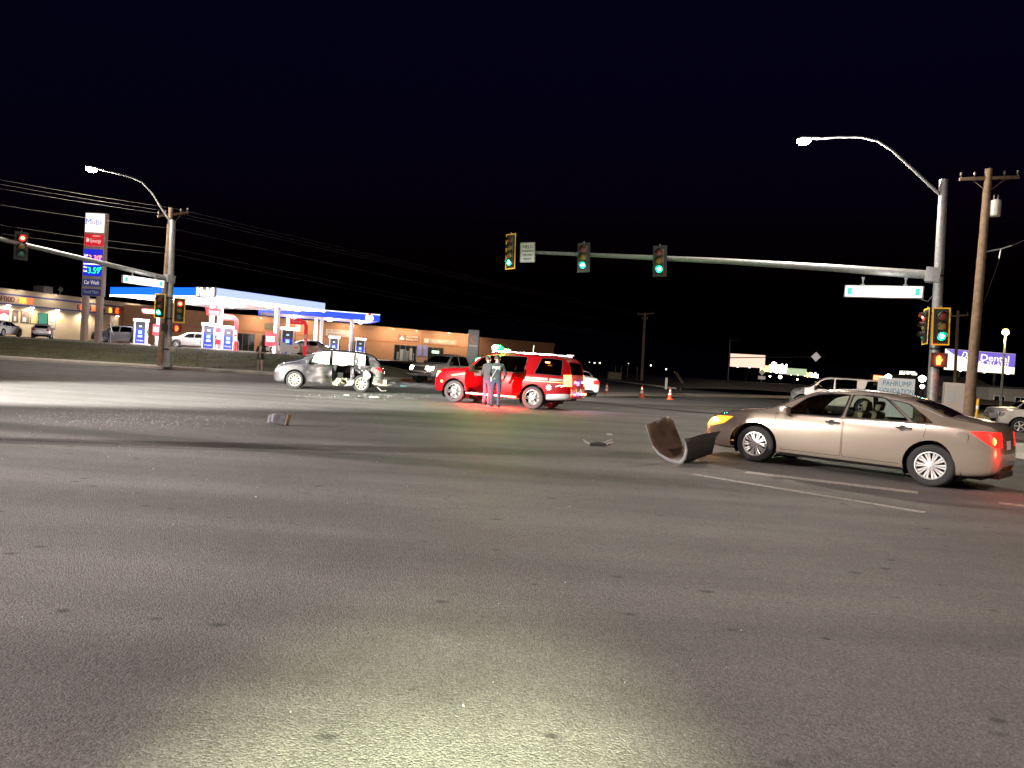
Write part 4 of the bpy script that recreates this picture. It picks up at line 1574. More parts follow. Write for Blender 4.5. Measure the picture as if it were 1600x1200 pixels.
for i in range(9):
    x, y, z = rr.uniform(-.95, -.35), rr.uniform(.62, .95), rr.uniform(.22, .40)
    flap([(x, y, z), (x + .22, y + .03, z + .06), (x + .2, y - .1, z + .16), (x - .02, y - .08, z + .14)], shred, 'torn_lining', 3)
mb = MB()
mb.tube([(-1.9, .86, .42), (-2.2, .9, .36), (-2.5, .86, .34), (-2.72, .75, .38)], [.05, .05, .04, .01], 6)
mb.box((-2.42, .30, .42), (.16, 1.2, .16), Matrix.Rotation(.12, 3, 'X'))
mb.tube([(-2.1, .9, .26), (-2.3, .95, .10), (-2.5, .9, .13)], .02, 6)
mb.build('dangling_bumper_beam', mat('dusty beam', (.30, .27, .22), .8, var=.3, scale=8), root)
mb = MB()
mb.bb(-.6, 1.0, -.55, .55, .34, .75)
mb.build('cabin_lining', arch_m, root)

# pickup facing us on the far side
silver = paint_mat('silver paint', (0.42, 0.40, 0.39), 0.35, 0.5)
pk = G(672, 594)
Mp = T(-4.1, 49.0, 0) @ Rz(R(-126))
root, _, pc = build_car(PICKUP, 'pickup_truck', 'silver pickup truck with headlights on, half hidden by the red vehicle', 'pickup', Mp,
                        [silver, car_glass_dark, trim_b, head_on, tail_off, gap_m, chrome, plate_m], style=ST_PLAIN)
mb = MB()
mb.bb(2.66, 2.80, -.92, .92, .52, .72)
mb.build('bumper', chrome, root, bev=.04)
for k in range(4):
    mb = MB()
    mb.bb(2.70, 2.745, -.52, .52, .80 + k * .068, .825 + k * .068)
    mb.build('grille_bar', chrome, root)
for sg in (1, -1):
    light('SPOT', 'headlight_beam', (2.85, .72 * sg, .93), (1, .95, .86), 160, root, .07, (9, .72 * sg, .3), 70, .8)
mb = MB()
mb.box((.98, -1.14, 1.32), (.04, .1, .06))
mb.build('marker_lamp', amber_on, root)

# police sedan tail behind the red vehicle
white_car = paint_mat('white car paint', (0.62, 0.62, 0.62), 0.35, 0.0)
q = P(925, 612, 43)
Mq = T(q.x - .9, 44.5, 0) @ Rz(R(100))
build_car(SEDAN, 'patrol_car', 'white patrol sedan showing only its tail past the red vehicle', 'car', Mq,
          [white_car, car_glass_dark, trim_b, head_off, tail_on, gap_m, chrome, plate_m], style=ST_PLAIN, detail=0)

# white SUV with a smashed front
white2 = paint_mat('white van paint', (0.68, 0.62, 0.61), 0.38, 0.0, dirt_=.1)
crumple = mat('crumpled dark metal', (.10, .10, .10), .6, .5, var=.4, scale=9)


def front_crush(sh):
    for v in sh.v:
        x, y, z = v
        k = smooth(1.3, 2.2, x)
        if k > 0:
            n1 = noise.noise(Vector((x * 3, y * 3, z * 3)))
            n2 = noise.noise(Vector((x * 7, y * 7, z * 6)))
            v.x -= k * (.42 + .22 * n1)
            v.z += k * (.10 * n1 + .10 * n2 - .06)
            v.y += k * .10 * n2


TW = dict(TAHOE)
TW['cuts'] = [TAHOE['cuts'][1], (None, 'xz', [(1.45, .3), (2.6, .3), (2.6, 1.5), (1.45, 1.5)], anyf, 9, True)]
a_ = P(1303, 640, 42)
Ms = T(a_.x, 42.5, .05) @ Rz(R(163))
root, _, sc_ = build_car(TW, 'smashed_suv', 'white SUV with a crumpled front end seen over the tan sedan roof', 'suv', Ms,
                         [white2, car_glass, trim_b, head_off, tail_off, gap_m, chrome, plate_m, car_glass_dark, crumple], style=ST_PLAIN, pre=front_crush)
mb = MB()
mb.box((.75, .55, 1.48), (.02, .6, .42), Matrix.Rotation(.9, 3, 'Y'))
mb.build('deployed_airbag', mat('yellowed airbag', (.6, .45, .2), .9), root)
mb = MB()
mb.box((-2.8, .88, 1.1), (.05, .08, .2))
mb.build('marker_lamp', emis('warm marker', (1, .6, .2), 14), root)

# white pickups at the right edge
fA, fB = P(1541, 664, 53), P(1700, 670, 51)
Mr = place(fA, fB, PICKUP, z=0)
Mr.translation.z = roadz(Mr.translation.x, Mr.translation.y)
root, _, _ = build_car(PICKUP, 'pickup_truck', 'farther of the two white pickups at the picture edge', 'pickup', Mr,
                       [white_car, car_glass_dark, trim_b, head_off, tail_off, gap_m, white_car, plate_m], style=ST_PLAIN, group='white pickups parked past the corner', detail=0)
Mr2 = place(P(1582, 677, 40), P(1740, 684, 38), PICKUP)
Mr2.translation.z = roadz(Mr2.translation.x, Mr2.translation.y)
root, _, _ = build_car(PICKUP, 'pickup_truck', 'nearer of the two white pickups, cut off by the picture edge', 'pickup', Mr2,
                       [white2, car_glass_dark, trim_b, head_off, tail_off, gap_m, white2, plate_m], style=ST_PLAIN, group='white pickups parked past the corner', detail=0)

# cars at the filling station
def lot_car(S, nm, label, px, py, rz, paint, st=ST_PLAIN, s=1.0, head=head_off, tail=tail_off, cat='car', d=None, glass=car_glass_dark):
    p = G(px, py, LOTZ) if d is None else P(px, py, d)
    M = T(p.x, p.y, LOTZ + .004) @ Rz(R(rz)) @ Matrix.Scale(s, 4)
    return build_car(S, nm, label, cat, M, [paint, glass, trim_b, head, tail, gap_m, chrome, plate_m, car_glass_dark, paint, paint, paint], style=st, detail=0)[0]


lot_car(SEDAN, 'sedan', 'white sedan parked at the left picture edge by the store', 2, 530, 96, white_car, d=72)
lot_car(HATCH, 'hatchback', 'small silver hatchback parked in front of the store windows', 66, 530, 118, silver, d=74)
drk = paint_mat('dark grey paint', (.05, .05, .055), .3, .5)
lot_car(CROSS, 'suv', 'dark SUV standing behind the price sign posts', 187, 540, 198, drk, s=1.02, cat='suv', d=73)
lot_car(SEDAN, 'sedan', 'silver car nosing out beside the pump nearest the signal pole', 303, 548, 196, silver, d=70)
cream = paint_mat('cream paint', (.52, .46, .36), .4, .1)
lot_car(SEDAN, 'sedan', 'cream car parked behind the round-cornered pump column', 447, 553, 186, cream, d=92)
beige = paint_mat('beige paint', (.30, .25, .21), .4, .3)
lot_car(SEDAN, 'sedan', 'beige sedan at the pump under the canopy edge', 487, 556, -4, beige, d=70)
# ---------------------------------------------------------------- traffic signals, street lamps, utility poles
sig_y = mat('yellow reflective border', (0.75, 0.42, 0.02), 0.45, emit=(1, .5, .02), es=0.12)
sig_b = mat('signal housing', (0.018, 0.018, 0.017), 0.55)
sig_plate = mat('signal backplate', (0.022, 0.024, 0.022), 0.6)
lens_off = {'r': mat('red lens dark', (.22, .04, .03), .3), 'y': mat('amber lens dark', (.30, .17, .03), .3), 'g': mat('green lens dark', (.03, .16, .12), .3)}
lens_on = {'r': emis('red signal lit', (1, .02, .012), 3), 'g': emis('green signal lit', (0, .95, .45), 2.2), 'y': emis('amber signal lit', (1, .5, .03), 20)}
lite_c = {'r': (1, .05, .03), 'g': (.05, 1, .55)}


def signal(label, pos, yaw, cols, lit, border=True, plate=True, group=None, power=14, s=1.0, lean=0.0):
    power = power * 5
    "vertical signal head facing local -y, centre at pos"
    n = len(cols)
    hh = n * .36
    t = thing('traffic_signal', label, 'traffic light', M=Matrix.Translation(pos) @ Rz(yaw) @ Matrix.Rotation(lean, 4, 'Y') @ Matrix.Scale(s, 4), group=group)
    if plate:
        mb = MB()
        mb.bb(-.30, .30, -.012, .012, -hh / 2 - .13, hh / 2 + .13)
        mb.build('backplate', sig_plate, t)
        if border:
            mb = MB()
            a, b = .305, hh / 2 + .135
            for q in ((-a, a, b - .05, b), (-a, a, -b, -b + .05), (-a, -a + .05, -b + .05, b - .05), (a - .05, a, -b + .05, b - .05)):
                mb.bb(q[0], q[1], -.017, -.013, q[2], q[3])
            mb.build('reflective_border', sig_y, t)
    for i, c in enumerate(cols):
        z = hh / 2 - .18 - i * .36
        mb = MB()
        mb.bb(-.175, .175, -.10, .12, z - .172, z + .172)
        sec = mb.build('section', sig_b, t, bev=.02)
        mb = MB()
        on = i == lit
        mb.lathe([(.145, 0), (.12, .022), (.07, .036), (.001, .04)], T(0, -.10, z) @ Matrix.Rotation(PI / 2, 4, 'X'), 20)
        ln = mb.build('lens', lens_on[c] if on else lens_off[c], sec, True)
        if on:
            mb = MB()
            mb.lathe([(.075, .034), (.05, .05), (.001, .056)], T(0, -.10, z) @ Matrix.Rotation(PI / 2, 4, 'X'), 16)
            mb.build('lamp_core', emis('signal core ' + c, {'r': (1, .22, .08), 'g': (.55, 1, .85)}[c], 14), sec, True)
        mb = MB()
        rows = []
        for y, cutb in ((-.10, .35), (-.18, .15), (-.25, -.15)):
            rows.append([(.158 * math.cos(-cutb + (PI + 2 * cutb) * k / 16), y, z + .158 * math.sin(-cutb + (PI + 2 * cutb) * k / 16)) for k in range(17)])
        mb.grid(rows)
        mb.build('visor', sig_b, sec, True)
        if on:
            light('SPOT', 'signal_light', (0, -.18, z), lite_c[c], power, t, .09, (0, -2, z - .35), 150, .6)
    mb = MB()
    mb.tube([(0, .02, hh / 2 + .02), (0, .02, hh / 2 + .2)], .02, 6)
    mb.build('mount', galv, t)
    return t


def ped_signal(label, pos, yaw, s=1.0, bright=20, group=None):
    t = thing('pedestrian_signal', label, 'pedestrian signal', M=Matrix.Translation(pos) @ Rz(yaw) @ Matrix.Scale(s, 4), group=group)
    mb = MB()
    mb.bb(-.23, .23, -.02, .2, -.23, .23)
    mb.build('housing', sig_b, t, bev=.02)
    mb = MB()
    for q in ((-.25, .25, .23, .25), (-.25, -.23, -.25, .25), (.23, .25, -.25, .25)):
        mb.bb(q[0], q[1], -.16, -.0, q[2], q[3])
    mb.build('hood', sig_b, t)
    # raised hand symbol
    mb = MB()
    base = T(0, -.024, 0) @ Matrix.Rotation(PI / 2, 4, 'X')
    mb.prism([(-.07, -.16), (.05, -.16), (.075, -.02), (-.08, .0)], base, .01)
    for x, h in ((-.07, .12), (-.03, .16), (.01, .17), (.05, .13)):
        mb.prism([(x - .014, -.02), (x + .014, -.02), (x + .014, h), (x - .014, h)], base, .01)
    mb.prism([(.06, -.06), (.12, .02), (.10, .05), (.05, -.0)], base, .01)
    mb.build('hand_symbol', emis('hand symbol %d' % bright, (1, .10, .02), bright * .25), t)
    light('POINT', 'hand_light', (0, -.25, 0), (1, .06, .02), bright * .8, t, .08)
    return t


lamp_white = emis('street lamp lens', (1, .94, .84), 160)


def mast_pole(label, base, top, r0, r1, arm, ra, rb, lum, lamp_px, power, group, base_z, lc=(1, .86, .72)):
    base = Vector(base)
    t = thing('signal_pole', label, 'signal pole', loc=base, group=group)
    L = lambda p: Vector(p) - base
    mb = MB()
    mb.tube([L(base), L(top)], [r0, r1], 20)
    mb.build('pole', galv, t, True)
    mb = MB()
    mb.lathe([(r0 * 1.9, 0), (r0 * 1.9, .04), (r0 * 1.15, .05), (r0 * 1.05, .3)], None, 20)
    for k in range(4):
        a = PI / 4 + k * PI / 2
        mb.cyl((r0 * 1.55 * math.cos(a), r0 * 1.55 * math.sin(a), .04), (r0 * 1.55 * math.cos(a), r0 * 1.55 * math.sin(a), .12), .025, n=6)
    mb.build('base_plate', galv, t)
    mb = MB()
    mb.lathe([(r1 * 1.06, -.02), (r1 * 1.06, .03), (.001, .05)], T(*L(top)), 16)
    mb.build('cap', galv, t, True)
    # straps, hand-hole cover and cable conduit on the pole
    for q in (.12, .33, .47, .62):
        mb = MB()
        c_ = L(base).lerp(L(top), q)
        rr_ = r0 + (r1 - r0) * q
        mb.lathe([(rr_ * 1.0, -.04), (rr_ * 1.05, -.035), (rr_ * 1.05, .035), (rr_ * 1.0, .04)], T(*c_), 18)
        mb.box(c_ + Vector((0, -rr_ * 1.05, 0)), (.06, .05, .06))
        mb.build('strap', dark_metal, t, True)
    mb = MB()
    c_ = L(base).lerp(L(top), .06)
    mb.box(c_ + Vector((0, -r0 * .98, 0)), (.14, .03, .26))
    mb.build('hand_hole_cover', galv, t, bev=.01)
    # mast arm
    mb = MB()
    k = len(arm)
    mb.tube([L(p) for p in arm], [ra + (rb - ra) * i / (k - 1) for i in range(k)], 16)
    mb.build('mast_arm', galv, t, True)
    mb = MB()
    j = L(arm[0])
    d = (L(arm[1]) - j).normalized()
    rot = d.to_track_quat('X', 'Z').to_matrix()
    mb.box(j + d * .12, (.05, ra * 3.0, ra * 3.0), rot)
    mb.box(j + d * .06, (.05, ra * 3.0, ra * 3.0), rot)
    mb.box(j, (r0 * 2.4, r0 * 2.5, ra * 3.2), rot)
    mb.build('flange', galv, t, bev=.01)
    # luminaire
    mb = MB()
    k = len(lum)
    mb.tube([L(p) for p in lum], [.06 - .022 * i / (k - 1) for i in range(k)], 10)
    mb.build('luminaire_arm', galv, t, True)
    e = L(lum[-1])
    d = (e - L(lum[-2]))
    d.z = 0
    d.normalize()
    Mh = basis(d, Vector((0, 0, 1)).cross(d), (0, 0, 1), e)
    mb = MB()
    rows = []
    for x, wd, h in ((-.12, .05, .05), (.05, .09, .07), (.25, .15, .10), (.5, .17, .11), (.68, .12, .08), (.74, .04, .03)):
        rows.append([Mh @ Vector((x, wd * math.cos(a), .03 + h * max(-.25, math.sin(a)))) for a in [2 * PI * q / 14 for q in range(15)]])
    mb.grid(rows)
    mb.build('lamp_head', galv, t, True)
    mb = MB()
    mb.lathe([(.21, .0), (.20, -.09), (.13, -.17), (.001, -.20)], Mh @ T(.45, 0, 0) @ Matrix.Diagonal((1.25, .9, 1, 1)), 18)
    mb.build('lamp_lens', lamp_white, t, True)
    lp = Mh @ Vector((.45, 0, -.26))
    light('POINT', 'street_light', lp, lc, power * 0.9, t, .12)
    return t


# near right-hand corner
B = P(1454, 675, 28)
arm = [P(1458, 430, 28), P(1300, 418.5, 29.8), P(1130, 408, 32), P(960, 400, 34.6), P(826, 394, 37)]
lum = [P(1467, 303, 28), P(1430, 268, 28.3), P(1395, 236, 28.7), P(1372, 221, 29), P(1345, 214.5, 29.4), P(1310, 214, 29.8), P(1275, 217, 30.2)]
mast_pole('tall grey signal pole with long mast arm behind the tan sedan', B, P(1474.5, 282, 28), .20, .145, arm, .165, .075, lum, (1250, 223), 5200, 'signal poles at the corners', 0)
sgl = 'signals on the near mast arm'
signal('yellow-edged four-lamp signal at the tip of the near mast arm', P(798, 393, 37.0), R(-40), 'ryyg', 3, True, True, sgl, 10, lean=R(-3))
signal('green signal beside the yield sign on the near mast arm', P(912, 402.5, 35), R(-26), 'ryg', 2, False, True, sgl, 12, lean=R(-3))
signal('green signal nearest the pole on the near mast arm', P(1031, 408, 33), R(-24), 'ryg', 2, False, True, sgl, 12, lean=R(-3))
signal('yellow-edged green signal on the pole behind the tan sedan', P(1470, 510, 27.5), R(-8), 'ryg', 2, True, True, 'signals on the near pole', 14, lean=R(-2))
signal('signal turned away on the near pole, only a red lens edge showing', P(1447, 510, 28.6), R(-100), 'ryg', 0, True, True, 'signals on the near pole', 3, lean=R(-2))
ped_signal('glowing red hand pedestrian signal on the pole behind the tan sedan', P(1467, 563, 27.6), R(-25), 1.05, 26)


def blade_sign(label, c, xdir, w, h, hang):
    "lit street-name box hung under a mast arm"
    x = Vector(xdir)
    x.normalize()
    z = Vector((0, 0, 1)) - x * x.z
    z.normalize()
    y = z.cross(x)
    t = thing('street_name_sign', label, 'street sign', M=basis(x, y, z, c))
    mb = MB()
    mb.bb(-w / 2, w / 2, -.08, .08, -h / 2, h / 2)
    mb.build('housing', galv, t, bev=.015)
    mb = MB()
    mb.bb(-w / 2 + .05, w / 2 - .05, -.095, -.085, -h / 2 + .04, h / 2 - .04)
    mb.build('lit_face', emis('street sign glow', (1, .99, .93), 1.5), t)
    for sg in (-1, 1):
        mb = MB()
        mb.bb(sg * (w / 2 - .2) - .08, sg * (w / 2 - .2) + .08, -.102, -.097, -h / 2 + .10, h / 2 - .10)
        mb.build('green_end', emis('street sign green end', (.04, .6, .45), .6), t)
    for q in hang:
        mb = MB()
        mb.tube([(q * w, 0, h / 2), (q * w, 0, h / 2 + .28)], .03, 8)
        mb.box((q * w, 0, h / 2 + .02), (.14, .1, .05))
        mb.box((q * w, 0, h / 2 + .27), (.10, .12, .07))
        mb.build('hanger', galv, t)
    light('POINT', 'sign_glow', (0, -.6, 0), (1, .98, .9), 25, t, .3)
    return t


blade_sign('bright washed-out street-name sign under the near mast arm', P(1380, 456, 28.9), P(1435, 457, 28.3) - P(1325, 455, 29.5), 2.7, .47, (-.27, .27))
mb = MB()
pts = [P(1436, 458, 28.4), P(1440, 468, 28.3), P(1450, 471, 28.2), P(1458, 461, 28.0)]
mb.tube(pts, .015, 6)
tag(mb.build('conduit', galv, None, True), 'thin looped cable between the lit street sign and its pole', 'cable')

# yield sign on the mast arm
yc = P(825, 395, 36.7)
t = thing('yield_sign', 'white yield on flashing yellow arrow sign on the mast arm', 'sign', M=Matrix.Translation(yc) @ Rz(R(-12)) @ Matrix.Rotation(R(-3), 4, 'Y'))
mb = MB()
mb.prism([(-.36, -.44), (-.33, -.47), (.33, -.47), (.36, -.44), (.36, .44), (.33, .47), (-.33, .47), (-.36, .44)], basis((1, 0, 0), (0, 0, 1), (0, -1, 0), (0, -.11, 0)), .012)
mb.build('panel', mat('sign white sheeting', (.42, .42, .42), .5), t)
blk = mat('sign black print', (.01, .01, .01), .6)
fr = lambda z: basis((1, 0, 0), (0, 0, 1), (0, -1, 0), (0, -.128, z))
text('letters', 'YIELD', .22, blk, t, fr(.26), .52)
text('letters', 'ON FLASHING', .13, blk, t, fr(.07), .58)
text('letters', 'YELLOW', .16, blk, t, fr(-.13), .48)
text('letters', 'ARROW', .16, blk, t, fr(-.32), .40)
mb = MB()
for q in ((-.34, .34, .44, .452), (-.34, .34, -.452, -.44), (-.345, -.33, -.44, .44), (.33, .345, -.44, .44)):
    mb.bb(q[0], q[1], -.127, -.124, q[2], q[3])
mb.build('border', blk, t)

# far left-hand corner
B2 = P(261, 574, 42.6)
B2.z = .15
a2, e2 = P(264, 436, 42.6), P(-90, 352, 34)
arm2 = [a2.lerp(e2, i_ / 4) for i_ in range(5)]
lum2 = [P(269, 350, 42.6), P(252, 325, 42.4), P(238, 302, 42), P(222, 285, 41.6), P(205, 277, 41.2), P(180, 270.5, 40.6), P(158, 266, 40.2)]
mast_pole('grey signal pole beside the wooden utility pole by the filling station', B2, P(270, 345, 42.6),   .20, .15, arm2, .14, .085, lum2, (143, 263), 3000, 'signal poles at the corners', .15)
signal('red signal on the far mast arm at the left picture edge', P(33, 384, 36.6), R(52), 'ryg', 0, False, True, 'signals on the far pole', 10)
signal('yellow-edged green signal on the far pole by the filling station', P(250, 478, 42.2), R(-4), 'ryg', 2, True, True, 'signals on the far pole', 10)
signal('yellow-edged red signal on the far pole by the filling station', P(280, 485, 42.2), R(38), 'ryg', 0, True, True, 'signals on the far pole', 10)
ped_signal('orange hand pedestrian signal on the far pole', P(276, 513, 42.2), R(28), .9, 14)
ped_signal('dim red pedestrian signal edge on the far pole', P(256, 511, 42.2), R(-62), .8, 3)
blade_sign('bright washed-out street-name sign under the far mast arm', P(224, 440, 41.4), P(252, 444, 42) - P(194, 436, 40.6), 2.2, .44, (-.27, .27))
# small post with plate beside the far pole
b3 = P(268, 576, 41.8)
t = thing('push_button_post', 'short post with a small square plate beside the far signal pole', 'post', loc=(b3.x, b3.y, .15))
mb = MB()
mb.cyl((0, 0, 0), (.02, 0, 1.05), .045, n=10)
mb.build('post', galv, t, True)
mb = MB()
mb.box((.0, -.05, .98), (.36, .03, .30))
mb.build('plate', mat('plate tan', (.4, .36, .3), .6), t, bev=.01)


# wooden utility poles
wood = mat('weathered pole wood', (.17, .115, .075), .9, var=.35, scale=5, bump=.5, bscale=22)
insul = mat('insulator glaze', (.22, .20, .18), .25)


def utility_pole(label, base, top, r0, r1, cross, braces=True, group='wooden utility poles', pins=(-.95, -.5, .5, .95)):
    t = thing('utility_pole', label, 'utility pole', loc=base, group=group)
    b, tp = Vector(base), Vector(top) - Vector(base)
    mb = MB()
    mb.tube([Vector((0, 0, 0)) + tp * q for q in (0, .25, .5, .75, 1)], [r0 + (r1 - r0) * q for q in (0, .25, .5, .75, 1)], 14)
    mb.build('pole', wood, t, True)
    for (c0, c1) in cross:
        a, e = Vector(c0) - b, Vector(c1) - b
        d = (e - a).normalized()
        rot = d.to_track_quat('X', 'Z').to_matrix()
        mb = MB()
        mb.box((a + e) / 2, ((e - a).length, .10, .13), rot)
        mb.build('crossarm', wood, t, bev=.01)
        mid = (a + e) / 2
        h = (e - a).length / 2
        if braces:
            mb = MB()
            for sg in (-1, 1):
                mb.tube([mid + d * sg * h * .55 - Vector((0, 0, .06)), mid - Vector((0, 0, .55))], .02, 6)
            mb.build('brace', wood, t)
        for q in pins:
            mb = MB()
            mb.lathe([(.015, .0), (.02, .1), (.05, .12), (.055, .16), (.03, .18), (.045, .21), (.001, .24)], T(*(mid + d * q * h + Vector((0, 0, .05)))), 10)
            mb.build('insulator', insul, t, True)
    return t


b4 = P(250, 576, 43.6)
up1 = utility_pole('wooden utility pole directly behind the far signal pole', (b4.x, b4.y, .15), P(267, 325, 43.6), .19, .13, [(P(246, 338, 43), P(294, 332, 44.6))])
b5 = P(1511, 675, 31)
up2 = utility_pole('wooden utility pole with a grey transformer at the right', (b5.x, b5.y, roadz(b5.x, b5.y)), P(1545, 264, 31), .21, .14, [(P(1499, 280, 31), P(1592, 277, 31))])
c = P(1555, 324, 30.9)
b = up2.matrix_world.translation
mb = MB()
mb.lathe([(.001, -.36), (.20, -.36), (.21, -.34), (.21, .22), (.19, .28), (.10, .31), (.001, .32)], T(*(c - b)), 18)
tk = mb.build('transformer', mat('transformer grey', (.40, .39, .38), .5), up2, True)
mb = MB()
for dx in (-.08, .08):
    mb.lathe([(.03, .28), (.045, .34), (.03, .38), (.045, .42), (.02, .5), (.001, .52)], T(*(c - b + Vector((dx, 0, 0)))), 10)
mb.box(c - b + Vector((-.22, 0, 0)), (.16, .08, .3))
mb.build('bushing', insul, up2, True)
mb = MB()
mb.tube([P(1538, 394, 30.9) - b, P(1564, 389, 30.8) - b, P(1580, 384, 30.7) - b], .03, 6)
mb.tube([P(1564, 389, 30.8) - b, P(1561, 404, 30.8) - b], .025, 6)
mb.build('bracket', galv, up2)
b6 = P(1003, 591, 100)
utility_pole('distant wooden utility pole on the dirt mound', (b6.x, b6.y, .5), P(1008, 489, 100), .2, .14, [(P(996, 491, 100), P(1021, 490, 100)), (P(1003, 498, 100), P(1012, 498, 100))], False, pins=(-.9, 0, .9))
b7 = P(1489, 655, 62)
utility_pole('thin utility pole between the signal pole and the billboard', (b7.x, b7.y, roadz(b7.x, b7.y)), P(1497, 485, 62), .13, .10, [(P(1485, 494, 62), P(1513, 492, 62))], False, pins=(-.9, .9))

# overhead wires
wire_m = mat('overhead wire', (.05, .045, .045), .7)


def wire(label, pts, sag=.25, r=.009):
    mb = MB()
    full = []
    for a, b in zip(pts, pts[1:]):
        k = 14
        for i in range(k):
            u = i / k
            q = a.lerp(b, u)
            q = q - Vector((0, 0, 4 * sag * u * (1 - u)))
            full.append(q)
    full.append(pts[-1])
    mb.tube(full, r, 5)
    tag(mb.build('overhead_wire', wire_m, None, True), label, 'wire', 'overhead wires past the filling station')


for i, (y0, y1, yp, y2, nm) in enumerate(((215, 325, 0, 489, 'topmost'), (223, 331, 0, 491, 'second'), (232, 336, 0, 493, 'third'), (262, 357, 0, 512, 'fourth'), (294, 388, 0, 530, 'fifth'), (312, 397, 0, 534, 'lowest'))):
    wire('%s of the overhead wires crossing behind the price sign' % nm, [P(-300, y0 + 4, 37), P(270 if i < 3 else 268, y1, 43.8), P(1005, y2, 100)], .2)
wire('thin cable dropping from the right utility pole transformer', [P(1562, 405, 30.8), P(1500, 560, 60)], .3, .008)
wire('thin service cable leaving the right utility pole bracket', [P(1580, 384, 30.7), P(1680, 330, 28)], .1, .008)
# ---------------------------------------------------------------- filling station
def onplane(px, py, o, n):
    "point where the ray of a photo pixel meets the plane through o with normal n"
    v = fw + rt * ((px - 800) / FPX) - up * ((py - 600) / FPX)
    return CAM + v * ((Vector(o) - CAM).dot(Vector(n)) / v.dot(Vector(n)))


blue_lit = emis('lit blue fascia', (.01, .13, 1), 1.0)
blue_soft = emis('lit blue fascia weak', (.02, .08, .85), .55)
pale_lit = emis('lit pale fascia', (.42, .52, 1), .75)
led_white = emis('white edge light', (1, .97, 1), 5)
white_gloss = mat('white enamel', (.78, .77, .77), .4)
soffit_m = mat('canopy soffit', (.62, .52, .50), .6, var=.04, scale=1)
can_lamp = emis('canopy lamp', (1, .96, .92), 35)
mob_blue = emis('logo blue', (.01, .05, .6), .9)
mob_red = emis('logo red', (.9, .02, .02), .9)
face_white = emis('lit white sign face', (1, 1, .97), .85)
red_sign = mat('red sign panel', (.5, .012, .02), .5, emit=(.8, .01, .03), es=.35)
grey_panel = mat('silver fascia panel', (.45, .42, .42), .5)
steel_beige = mat('beige steel', (.40, .29, .26), .6, var=.06, scale=3)


def canopy(name, label, C, A, B, ztop, hgt, cols, lamps, power, lamp_r, faces, tint):
    "C nearest corner, A end of the left face, B end of the right face"
    C, A, B = [Vector((p.x, p.y, 0)) for p in (C, A, B)]
    u, v = A - C, B - C
    lu, lv = u.length, v.length
    vh = v.normalized()
    uh = Vector((-vh.y, vh.x, 0))
    M = basis(vh, uh, (0, 0, 1), (C.x, C.y, 0))
    t = thing(name, label, 'canopy', M=M)
    zb = ztop - hgt
    mb = MB()
    mb.bb(.12, lv - .12, .12, lu - .12, zb + .06, ztop - .04)
    mb.build('roof', soffit_m, t)
    for nm, q, m in faces(lu, lv, zb, ztop):
        mb = MB()
        mb.bb(*q)
        mb.build(nm, m, t)
    k = int(lu / .62)
    for i in range(k):
        mb = MB()
        y = .2 + i * (lu - .4) / k
        mb.bb(.2, lv - .2, y + .012, y + (lu - .4) / k - .012, zb + .02, zb + .058)
        mb.build('soffit_panel', soffit_m, t)
    iv = M.inverted()
    for p in cols:
        q = iv @ Vector((p.x, p.y, 0))
        mb = MB()
        mb.bb(q.x - .17, q.x + .17, q.y - .17, q.y + .17, LOTZ, zb + .02)
        mb.mi = 1
        mb.bb(q.x - .19, q.x + .19, q.y - .19, q.y + .19, LOTZ, LOTZ + .85)
        mb.build('column', [white_gloss, tint], t, bev=.02)
    for (a, b) in lamps:
        x, y = a * lv, b * lu
        mb = MB()
        mb.bb(x - .28, x + .28, y - .28, y + .28, zb - .07, zb + .015)
        fx = mb.build('lamp_housing', white_gloss, t, bev=.02)
        mb = MB()
        mb.lathe([(.22, -.075), (.19, -.10), (.001, -.115)], T(x, y, zb), 16)
        mb.build('lamp_lens', can_lamp, fx, True)
        light('SPOT', 'canopy_light', (x, y, zb - .2), (1, .93, .92), power, t, lamp_r, (x, y, 0), 160, .4)
        light('POINT', 'soffit_fill_light', (x, y, zb - .42), (1, .92, .92), power * .13, t, .2)  # fill lamp added below each fixture to brighten the soffit
    return t, M, lu, lv, zb


C1, A1, B1 = P(337, 450, 64), P(160, 448, 71), P(508, 474, 74.8)


def faces1(lu, lv, zb, zt):
    return [('fascia', (-.02, .1, 2.6, lu, zb + .12, zt), blue_lit), ('corner_panel', (-.03, .1, -.0, 2.58, zb - .02, zt + .05), grey_panel),
            ('edge_light', (-.04, .08, 2.6, lu, zb - .04, zb + .11), led_white),
            ('fascia', (.12, lv, -.02, .1, zb + .14, zt), pale_lit), ('edge_light', (.1, lv, -.04, .08, zb - .04, zb + .13), led_white),
            ('fascia', (lv - .1, lv + .02, .1, lu, zb, zt), white_gloss), ('fascia', (.1, lv - .1, lu - .1, lu + .02, zb, zt), white_gloss)]


cols1 = [P(341, 548, 69), P(329, 545, 74), P(430, 553, 72.5), P(247, 537, 74)]
can1, Mc1, lu1, lv1, zb1 = canopy('pump_canopy', 'big pump canopy with blue and white lit fascia', C1, A1, B1, 6.3, .82, cols1,
                                  [(.12, .12), (.12, .5), (.12, .85), (.38, .16), (.62, .16), (.88, .14), (.4, .6), (.7, .6), (.5, .88)], 2600, .2, faces1, white_gloss)
Ml = basis((0, -1, 0), (0, 0, 1), (-1, 0, 0), (-.05, 1.28, 5.9))
text('letters', 'Mobil', .95, emis('canopy letter glow', (1, 1, 1), 7), can1, Ml, 2.1, ext=.04)

C2, B2_, A2 = P(404, 492, 80), P(594, 490, 84), P(420, 492, 88)


